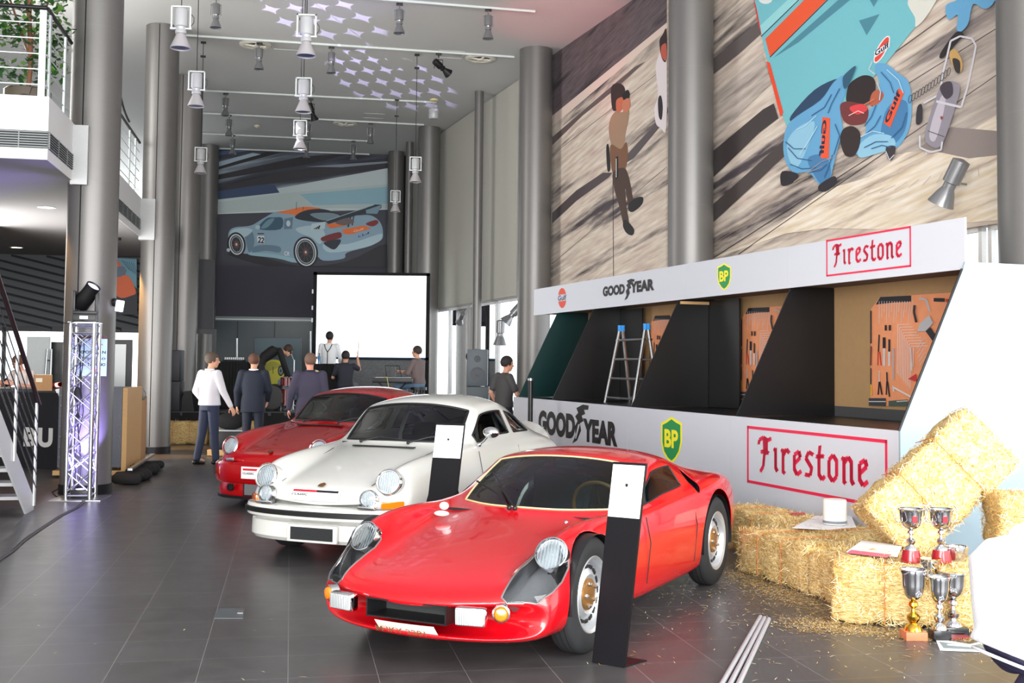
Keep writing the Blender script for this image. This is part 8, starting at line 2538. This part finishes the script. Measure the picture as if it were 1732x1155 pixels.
def face_parts(M, t, hairm, style='short', glasses=False, k=1.0):
 for sx in (1, -1):
  b = MB(); b.ball((sx * 0.031, 0.0775, 0.008), 0.0125, 12, (1.15, 0.7, 0.8), M); e = b.build('eye', mat('eye_white', hexc(226, 222, 216), 0.2, var=0), t)
  b = MB(); b.ball((sx * 0.031, 0.0865, 0.008), 0.0062, 10, (1, 0.5, 1), M); b.build('iris', mat('iris_dark', hexc(40, 28, 22), 0.1, var=0), e)
  b = MB(); caps(b, M @ Vector((sx * 0.016, 0.095, 0.032)), M @ Vector((sx * 0.046, 0.080, 0.033)), 0.0035, 0.0028, 6); b.build('eyebrow', hairm, t)
 b = MB(); caps(b, M @ Vector((-0.017, 0.089, -0.057)), M @ Vector((0.017, 0.089, -0.057)), 0.0042, 0.0042, 6); b.build('lips', mat('lips', hexc(170, 96, 88), 0.4, var=0), t)
 b = MB()
 b.ball((0, -0.018, 0.034), 0.106 * k, 26, (0.79, 0.93, 0.93), M)
 # trim the cap so that the face stays free
 bm = bmesh.new(); vs = [bm.verts.new(v) for v in b.v]
 bm.verts.ensure_lookup_table()
 iM = M.inverted()
 for f in b.f:
  c = iM @ (sum((b.v[i] for i in f), Vector()) / len(f))
  lim = -0.022 if c.y < 0.0 else 0.0
  hl = 0.052 + 0.0 * abs(c.x)
  if style == 'bob': keep = c.z > -0.02 or c.y < 0.02
  else: keep = (c.y < 0.030 and c.z > (-0.045 if c.y < -0.03 else -0.012)) or c.z > hl
  if style == 'bald' and c.z > 0.105 and c.y > -0.05: keep = False
  if c.y > 0.03 and c.z < hl: keep = False
  if keep:
   try: bm.faces.new([vs[i] for i in f])
   except Exception: pass
 for v in [v for v in bm.verts if not v.link_faces]: bm.verts.remove(v)
 me = bpy.data.meshes.new('hair'); bm.to_mesh(me); bm.free(); me.materials.append(hairm)
 o = bpy.data.objects.new('hair', me); COL.objects.link(o); o.parent = t
 md = o.modifiers.new('s', 'SOLIDIFY'); md.thickness = 0.016; md.offset = 0.2
 md = o.modifiers.new('b', 'SUBSURF'); md.levels = 1
 bake(o); o.data.polygons.foreach_set('use_smooth', [True] * len(o.data.polygons))
 if glasses:
  b = MB()
  for sx in (1, -1):
   b.tube([M @ Vector((sx * 0.033 + 0.02 * math.cos(a * PI / 8), 0.101, 0.006 + 0.014 * math.sin(a * PI / 8))) for a in range(18)], 0.0016, 5, 0, cap=False)
   b.tube([M @ Vector((sx * 0.053, 0.099, 0.01)), M @ Vector((sx * 0.082, 0.02, 0.012))], 0.0016, 5)
  b.build('glasses', M_darkmetal, t)
J0 = dict(pelvis=(0, 0, .95), waist=(0, 0, 1.08), chest=(0, .01, 1.28), neck=(0, -.01, 1.49), head=(0, .03, 1.63),
   shL=(-.185, -.01, 1.42), elL=(-.235, -.03, 1.13), wrL=(-.24, .05, .88), shR=(.185, -.01, 1.42), elR=(.235, -.03, 1.13), wrR=(.24, .05, .88),
   hipL=(-.09, 0, .93), knL=(-.10, .02, .50), anL=(-.11, -.02, .09), hipR=(.09, 0, .93), knR=(.10, .02, .50), anR=(.11, -.02, .09),
   face=(0, 1, 0), up=(0, 0, 1), side=(1, 0, 0), footL=(-.1, 1, 0), footR=(.1, 1, 0), handL=None, handR=None, palmL=(1, 0, 0), palmR=(-1, 0, 0))
def person(label, loc, rz, J=None, scale=1.0, hair=(50, 36, 28), hstyle='short', glasses=False, skin=(206, 152, 124), top=(240, 240, 240), toprough=0.8, sleeve='long', bottom=(30, 34, 50), jacket=False, loose=1.0, belt=None, shoes=(22, 20, 20), extra=None, name='person', lower=True, waist_drop=0.0):
 P = dict(J0)
 if J: P.update(J)
 V = {k: (Vector(v) if v is not None else None) for k, v in P.items()}
 t = thing(name, label, 'person', loc, rz); t.scale = (scale,) * 3
 sm = mat('skin_%d_%d' % (skin[0], skin[1]), hexc(*skin), 0.5, var=0.05)
 tm = mat('cloth_%d_%d_%d' % top, hexc(*top), toprough, var=0.08, scale=14, bump=0.25)
 bmn = mat('trouser_%d_%d_%d' % bottom, hexc(*bottom), 0.7, var=0.12, scale=14, bump=0.25)
 hm = mat('hair_%d_%d' % (hair[0], hair[1]), hexc(*hair), 0.55, var=0.25, scale=60, bump=0.5)
 S = V['side'].normalized()
 up1 = (V['neck'] - V['pelvis']).normalized(); F_ = up1.cross(S) * -1
 F_ = S.cross(up1) * -1 if False else up1.cross(S)
 if F_.dot(V['face']) < 0 and abs(F_.dot(V['face'])) > 0.3: F_ = -F_
 b = MB()
 M = head_mesh(b, V['head'], V['face'], V['up'])
 caps(b, V['neck'] - up1 * 0.04, V['head'] - V['up'].normalized() * 0.06 - V['face'].normalized() * 0.01, 0.056, 0.050, 14)
 loft(b, [(V['pelvis'] - up1 * 0.06, S, .13, F_, .09), (V['waist'], S, .12, F_, .085), (V['chest'], S, .14, F_, .095), (V['neck'] - up1 * 0.06, S, .13, F_, .07), (V['neck'], S, .05, F_, .05)])
 for c in 'LR':
  sh, el, wr = V['sh' + c], V['el' + c], V['wr' + c]
  caps(b, sh, el, .045, .037); caps(b, el, wr, .038, .025, 14)
  caps(b, V['neck'] - up1 * .09, sh, .05, .045)
  dirn = V['hand' + c] if V['hand' + c] is not None else (wr - el).normalized()
  hand(b, wr, dirn, V['palm' + c], 1 if c == 'L' else -1, 0.45)
  if lower:
   caps(b, V['hip' + c], V['kn' + c], .075, .05); caps(b, V['kn' + c], V['an' + c], .05, .036); caps(b, V['an' + c], V['an' + c] + V['foot' + c].normalized() * .14 - UP * .04, .036, .03)
 remesh(b, 'body', sm, t, 0.0075, 2)
 face_parts(M, t, hm, hstyle, glasses)
 # top garment
 b = MB(); L = loose
 wd = V['waist']
 hem = V['pelvis'] - up1 * (0.16 if jacket else 0.02 + waist_drop)
 loft(b, [(hem, S, .185 * L, F_, .13 * L), (V['pelvis'] + up1 * .03, S, .178 * L, F_, .128 * L), (wd, S, .162 * L, F_, .118 * L), (V['chest'] - up1 * .02, S, .178 * L, F_, .125 * L), (V['chest'] + up1 * .08, S, .188, F_, .118), (V['neck'] - up1 * .055, S, .165, F_, .09), (V['neck'] - up1 * .02, S, .085, F_, .068), (V['neck'] + up1 * .005, S, .062, F_, .060)], 26)
 for c in 'LR':
  sh, el, wr = V['sh' + c], V['el' + c], V['wr' + c]
  caps(b, V['neck'] - up1 * .085, sh, .062, .066)
  caps(b, sh, sh + (el - sh) * (1 if sleeve != 'short' else .72), .068 * L, .056 * L)
  if sleeve == 'long': caps(b, el, el + (wr - el) * 0.96, .056 * L, .038 * L)
  if sleeve == 'rolled': caps(b, el, el + (wr - el) * 0.3, .056 * L, .05 * L)
 remesh(b, 'jacket' if jacket else 'shirt', tm, t, 0.011, 4)
 if lower:
  b = MB()
  loft(b, [(V['pelvis'] + up1 * (.06 if not jacket else -.05), S, .158, F_, .112), (V['pelvis'] - up1 * .03, S, .170, F_, .122), (V['hipL'] * .5 + V['hipR'] * .5 - UP * .08, S, .165, F_, .12)], 22)
  for c in 'LR':
   caps(b, V['hip' + c], V['kn' + c], .098, .072, 16); caps(b, V['kn' + c], V['an' + c] - (V['an' + c] - V['kn' + c]).normalized() * .015, .070, .058, 16)
  remesh(b, 'trousers', bmn, t, 0.012, 4)
  for c in 'LR':
   b = MB(); a = V['an' + c]; fd = V['foot' + c].normalized()
   caps(b, a - fd * .045 - UP * .045, a + fd * .07 - UP * .05, .040, .042, 12); caps(b, a + fd * .07 - UP * .052, a + fd * .155 - UP * .058, .042, .030, 12); caps(b, a, a - UP * .04, .044, .044, 12)
   o = remesh(b, 'shoe', mat('shoe_%d_%d_%d' % shoes, hexc(*shoes), 0.3), t, 0.011, 2)
   for v in o.data.vertices:
    if v.co.z < a.z - .088: v.co.z = a.z - .088
 if belt:
  b = MB(); n = 30; c = V['pelvis'] + up1 * .045
  b.tube([c + S * .164 * math.cos(2 * PI * i / n) + F_ * .118 * math.sin(2 * PI * i / n) for i in range(n + 2)], 0.014, 6, 0, cap=False); b.build('belt', mat('belt_black', hexc(18, 16, 16), 0.4), t)
 if extra: extra(t, V, S, F_, up1, tm, M)
 return t
def place_floor(u, v): p = on_z(u, v, 0); return Vector((p.x, p.y, 0))
def yaw(p, deg):   # 0 = facing away from the viewer, 90 = facing right in the picture
 return -math.radians(deg)
def collar(c_m):
 def f(t, V, S, F_, up1, tm, M):
  b = MB(); c = V['neck'] + up1 * .0; n = 24
  b.tube([c + S * .066 * math.cos(2 * PI * i / n) + F_ * .064 * math.sin(2 * PI * i / n) for i in range(n + 2)], 0.014, 8, 0, cap=False); b.build('collar', c_m, t)
 return f
# man in white shirt, seen from behind and turned to the right
p = place_floor(352, 786)
person('man in glasses, white shirt and dark blue trousers standing left of the red coupe', p, yaw(p, 35),
  dict(face=(0.55, 0.83, 0), head=(0.02, .03, 1.63), elL=(-.27, -.05, 1.15), wrL=(-.20, .08, .95), elR=(.27, .03, 1.16), wrR=(.36, .12, .92), anL=(-.13, -.12, .09), knL=(-.11, -.04, .5), anR=(.12, .05, .09)),
  1.0, (86, 70, 58), glasses=True, top=(206, 202, 208), bottom=(34, 42, 66), loose=1.06, belt=True, extra=collar(mat('collar_white', hexc(240, 238, 242), 0.7)))
# man in dark suit, from behind
p = place_floor(426, 778)
person('man in a dark navy suit seen from behind, holding the black holdall', p, yaw(p, -5),
  dict(face=(0.1, 1, 0.05), elL=(-.26, -.02, 1.14), wrL=(-.27, .05, .90), elR=(.25, .04, 1.15), wrR=(.22, .16, .98)),
  1.0, (92, 58, 42), hstyle='bald', top=(30, 36, 50), bottom=(28, 33, 48), jacket=True, loose=1.1, extra=collar(mat('collar_white', (0, 0, 0))))
# man in dark fleece
p = place_floor(520, 786)
p = Vector((at_y(523, 700, 17.6).x, 17.6, 0))
person('stocky man in a dark grey fleece seen from behind, beyond the red coupe', p, yaw(p, -12),
  dict(face=(-0.25, 0.97, 0), wrL=(-.31, .04, .90), elL=(-.28, -.02, 1.14)),
  1.0, (112, 84, 70), skin=(214, 150, 128), top=(62, 58, 76), bottom=(40, 42, 52), jacket=True, loose=1.18, extra=collar(mat('collar_fleece', hexc(40, 38, 54), 0.8)))
# man in grey T-shirt walking right
p = Vector((at_y(852, 700, 18.3).x, 18.3, 0))
person('man in a dark grey T-shirt walking right, reaching for the barrier post', p, yaw(p, 62),
  dict(face=(0.15, 1, -0.1), head=(0, .06, 1.62), neck=(0, .02, 1.48), shR=(.18, .0, 1.41), elR=(.26, .10, 1.14), wrR=(.24, .36, 1.02), elL=(-.24, -.12, 1.16), wrL=(-.24, .02, .94), palmR=(-1, 0, 0), anL=(-.10, -.22, .13), knL=(-.10, .0, .50), anR=(.10, .2, .09), knR=(.1, .14, .5)),
  1.0, (34, 28, 26), skin=(196, 140, 116), top=(66, 64, 64), bottom=(40, 42, 54), sleeve='short', loose=1.05)
# bending man on the stage
p = on_stage(449, 24.6)
person('man in black bending over the drum kit on the stage', p, yaw(p, 78),
  dict(pelvis=(0, -.12, .98), waist=(0, -.05, 1.09), chest=(0, .12, 1.22), neck=(0, .33, 1.27), head=(0, .47, 1.25), face=(0, .75, -.55), up=(0, .6, .75),
   shL=(-.17, .30, 1.23), elL=(-.20, .38, .94), wrL=(-.16, .44, .70), shR=(.17, .30, 1.23), elR=(.22, .40, .94), wrR=(.18, .50, .70), hipL=(-.09, -.12, .93), hipR=(.09, -.12, .93), knL=(-.1, -.02, .5), knR=(.1, -.05, .5), anL=(-.1, -.08, .09), anR=(.1, -.12, .09)),
  1.0, (58, 42, 34), top=(24, 24, 26), bottom=(24, 24, 28))
def braces(t, V, S, F_, up1, tm, M):
 b = MB()
 w, n_ = V['waist'] - up1 * .02, V['neck'] - up1 * .03
 mid = (V['chest']) - F_ * .142
 for s in (1, -1): b.tube([n_ + S * .09 * s - F_ * .075, V['chest'] + up1 * .09 + S * .06 * s - F_ * .128, mid], 0.010, 6)
 b.tube([mid, w - F_ * .138, V['pelvis'] + up1 * .03 - F_ * .142], 0.010, 6)
 b.build('braces', M_black_plastic, t)
p = on_stage(556, 25.8)
person('person in white shirt and black braces seen from behind on the stage', p, yaw(p, 8),
  dict(elL=(-.25, .04, 1.14), wrL=(-.2, .2, 1.0), elR=(.25, .06, 1.16), wrR=(.18, .24, 1.05)),
  0.97, (30, 24, 22), hstyle='bob', top=(232, 234, 236), bottom=(24, 24, 26), extra=braces)
def stick(t, V, S, F_, up1, tm, M):
 b = MB(); w = V['wrR'] + UP * .07
 b.tube([w + Vector((0, 0, -.05)), w + Vector((0.02, .02, .32))], 0.008, 8); b.build('drumstick', mat('stick_wood', hexc(200, 176, 150), 0.5), t)
p = on_stage(584, 24.6)
person('drummer in a dark T-shirt raising a drumstick, seen from behind', p, yaw(p, -8),
  dict(pelvis=(0, 0, .50), waist=(0, .02, .62), chest=(0, .04, .80), neck=(0, .03, 1.00), head=(0, .05, 1.13), shL=(-.18, .02, .93), elL=(-.27, .08, .68), wrL=(-.24, .30, .66), shR=(.18, .02, .93), elR=(.30, .10, .86), wrR=(.26, .14, 1.10), handR=(0, .1, 1), palmR=(-1, 0, 0),
   hipL=(-.09, .02, .48), hipR=(.09, .02, .48), knL=(-.22, .42, .50), knR=(.22, .42, .50), anL=(-.2, .42, .09), anR=(.2, .42, .09)),
  1.0, (36, 28, 26), skin=(200, 146, 120), top=(40, 42, 52), bottom=(40, 44, 60), sleeve='short', extra=stick)
b = MB(); b.lathe([(0.17, 0.36), (0.17, 0.42), (0.0001, 0.43)], 24); t = thing('drum_stool', 'round black stool under the drummer', 'stool', p); b.build('seat', M_black_plastic, t)
b = MB(); b.tube([(0, 0, 0.02), (0, 0, 0.37)], 0.02, 8)
for a in (0, 2.1, 4.2): b.tube([(0, 0, 0.15), (0.2 * math.cos(a), 0.2 * math.sin(a), 0.01)], 0.012, 6)
b.build('legs', M_chrome, t)
def shirt_open(t, V, S, F_, up1, tm, M):
 b = MB(); c = V['chest']; F2 = F_
 b.prism([V['neck'] + F2 * .075 - S * .05 - up1 * .03, V['neck'] + F2 * .075 + S * .05 - up1 * .03, V['waist'] + F2 * .125 + S * .04, V['waist'] + F2 * .125 - S * .04], F2 * .012); b.build('undershirt', mat('undershirt_black', hexc(28, 24, 26), 0.8), t)
p = on_stage(708, 24.62)
person('seated keyboard player in a brown plaid shirt and jeans', p, yaw(p, -62),
  dict(pelvis=(0, 0, .58), waist=(0, .01, .70), chest=(0, .02, .90), neck=(0, .03, 1.11), head=(0, .06, 1.25), face=(-.2, 1, 0.0), shL=(-.18, .02, 1.03), elL=(-.24, .12, .79), wrL=(-.17, .36, .83), shR=(.18, .02, 1.03), elR=(.24, .12, .79), wrR=(.15, .38, .83), palmL=(0, 0, -1), palmR=(0, 0, -1),
   hipL=(-.09, .02, .56), hipR=(.09, .02, .56), knL=(-.14, .44, .52), knR=(.14, .44, .54), anL=(-.14, .40, .09), anR=(.14, .46, .09)),
  1.0, (52, 42, 38), top=(112, 98, 96), bottom=(96, 122, 146), sleeve='rolled', extra=shirt_open)
t = thing('keyboard_stool', 'small stool under the keyboard player', 'stool', p)
b = MB(); b.lathe([(0.18, 0.43), (0.18, 0.49), (0.0001, 0.50)], 24); b.build('seat', M_black_plastic, t)
b = MB()
for a in (0.4, 2.0, 3.6, 5.2): b.tube([(0.1 * math.cos(a), 0.1 * math.sin(a), 0.44), (0.17 * math.cos(a), 0.17 * math.sin(a), 0.005)], 0.012, 6)
split(b.build('leg', M_chrome, t))
# person behind the reception counter
q = at_y(45, 640, 19.1); p = Vector((q.x, 19.1, 0))
def black_vest(t, V, S, F_, up1, tm, M):
 b = MB();
 for s in (1,): caps(b, V['shR'] + (V['elR'] - V['shR']) * .55, V['elR'], .064, .060, 14)
 b.build('dark_sleeve_band', M_blackcloth, t)
person('person in a pale shirt leaning over papers behind the black counter', p, yaw(p, 200),
  dict(chest=(0, .05, 1.26), neck=(0, .12, 1.44), head=(0, .20, 1.56), face=(.2, .8, -.5), up=(0, .4, .9), shL=(-.18, .10, 1.38), shR=(.18, .10, 1.38), elL=(-.26, .20, 1.16), wrL=(-.12, .40, 1.22), elR=(.27, .22, 1.16), wrR=(.14, .42, 1.22)),
  1.0, (96, 66, 50), skin=(226, 160, 134), top=(236, 222, 216), bottom=(40, 42, 50), sleeve='short', extra=black_vest)
# crouching person at the right edge, near the viewer: only the back shows
p = Vector((2.37, 5.2, 0))
def waist_line(t, V, S, F_, up1, tm, M):
 b = MB(); n = 30; c = V['pelvis'] - up1 * .05
 b.tube([c + S * .215 * math.cos(2 * PI * i / n) + F_ * .165 * math.sin(2 * PI * i / n) for i in range(n + 2)], 0.008, 6, 0, cap=False); b.build('white_waist_line', M_white, t)
person('crouching person in a loose white shirt and dark navy trousers, cut by the right edge', p, yaw(p, 80),
  dict(pelvis=(0, -.06, .32), waist=(0, -.08, .46), chest=(0, -.07, .68), neck=(0, .13, .84), head=(0, .34, .88), face=(0, .8, -.5), up=(0, .4, .9), shL=(-.18, .10, .76), elL=(-.24, .24, .52), wrL=(-.14, .46, .46), shR=(.18, .10, .76), elR=(.26, .25, .52), wrR=(.14, .46, .46),
   hipL=(-.10, -.02, .30), hipR=(.10, -.02, .30), knL=(-.20, .36, .44), knR=(.20, .36, .42), anL=(-.16, .06, .09), anR=(.16, .06, .09)),
  1.05, (46, 36, 30), top=(244, 244, 248), bottom=(44, 42, 70), loose=1.3, extra=waist_line)
# ================================================================ projected stars, warm lamps, added red spot
def star_spot(src, tgt, spread, cells, energy, col=(0.62, 0.55, 1.0), rot=0.0):
 """profile lamp with a star gobo"""
 d = bpy.data.lights.new('star_gobo', 'SPOT'); d.energy = energy; d.color = col; d.spot_size = spread; d.spot_blend = 0.25; d.shadow_soft_size = 0.0
 o = bpy.data.objects.new('star_gobo', d); COL.objects.link(o); o.location = src
 o.rotation_euler = (Vector(tgt) - Vector(src)).to_track_quat('-Z', 'Y').to_euler()
 d.use_nodes = True; nt = d.node_tree; nt.nodes.clear()
 N = lambda t, op=None: (lambda n: (setattr(n, 'operation', op) if op else None, n)[1])(nt.nodes.new(t))
 L = nt.links.new
 out = N('ShaderNodeOutputLight'); em = N('ShaderNodeEmission'); L(em.outputs[0], out.inputs[0])
 tc = N('ShaderNodeTexCoord'); sp = N('ShaderNodeSeparateXYZ'); L(tc.outputs['Normal'], sp.inputs[0])
 res = []
 for ax in (0, 1):
  dv = N('ShaderNodeMath', 'DIVIDE'); L(sp.outputs[ax], dv.inputs[0]); L(sp.outputs[2], dv.inputs[1])
  ml = N('ShaderNodeMath', 'MULTIPLY_ADD'); L(dv.outputs[0], ml.inputs[0]); ml.inputs[1].default_value = cells / spread; ml.inputs[2].default_value = 0.25 * ax
  fr = N('ShaderNodeMath', 'FRACT'); L(ml.outputs[0], fr.inputs[0])
  sb = N('ShaderNodeMath', 'SUBTRACT'); L(fr.outputs[0], sb.inputs[0]); sb.inputs[1].default_value = 0.5
  ab = N('ShaderNodeMath', 'ABSOLUTE'); L(sb.outputs[0], ab.inputs[0])
  pw = N('ShaderNodeMath', 'POWER'); L(ab.outputs[0], pw.inputs[0]); pw.inputs[1].default_value = 0.62
  res.append(pw)
 ad = N('ShaderNodeMath', 'ADD'); L(res[0].outputs[0], ad.inputs[0]); L(res[1].outputs[0], ad.inputs[1])
 lt = N('ShaderNodeMath', 'LESS_THAN'); L(ad.outputs[0], lt.inputs[0]); lt.inputs[1].default_value = 0.60
 L(lt.outputs[0], em.inputs['Strength'])
 return o
src = tp_ + UP * 2.75 + Vector((0.25, 0.1, 0))
star_spot(src, on_z(655, 133, CEIL), 0.21, 6.0, 8000)
star_spot(src + Vector((0.1, 0, 0)), on_z(540, 28, CEIL), 0.27, 4.5, 3600)
def warm(loc, tgt, e, col, size=0.9):
 d = bpy.data.lights.new('warm_lamp', 'SPOT'); d.energy = e; d.color = col; d.spot_size = size; d.spot_blend = 0.6; d.shadow_soft_size = 0.05
 o = bpy.data.objects.new('warm_lamp', d); COL.objects.link(o); o.location = loc
 o.rotation_euler = (Vector(tgt) - Vector(loc)).to_track_quat('-Z', 'Y').to_euler()
for C, e in ((C2, 1100), (C1, 160)):
 L0 = Vector((C.x - 0.62, C.y - 0.25, MZB - 0.06))
 warm(L0, (C.x - 0.15, C.y, 1.0), e, (1.0, 0.52, 0.16))
b = MB(); b.lathe([(0.05, -0.05), (0.05, 0.0)], 16, Matrix.Translation((C2.x - 0.62, C2.y - 0.25, MZB - 0.002)))
tag(b.build('downlight', M_darkmetal), 'tiny dark spotlight under the gallery beside the second left column', 'ceiling light')
warm(on_n(960, 440, NF + 0.2), on_z(960, 30, CEIL), 160, (1.0, 0.08, 0.14), 0.7)  # added red spot on the booth top, tints the ceiling; no lamp stands there
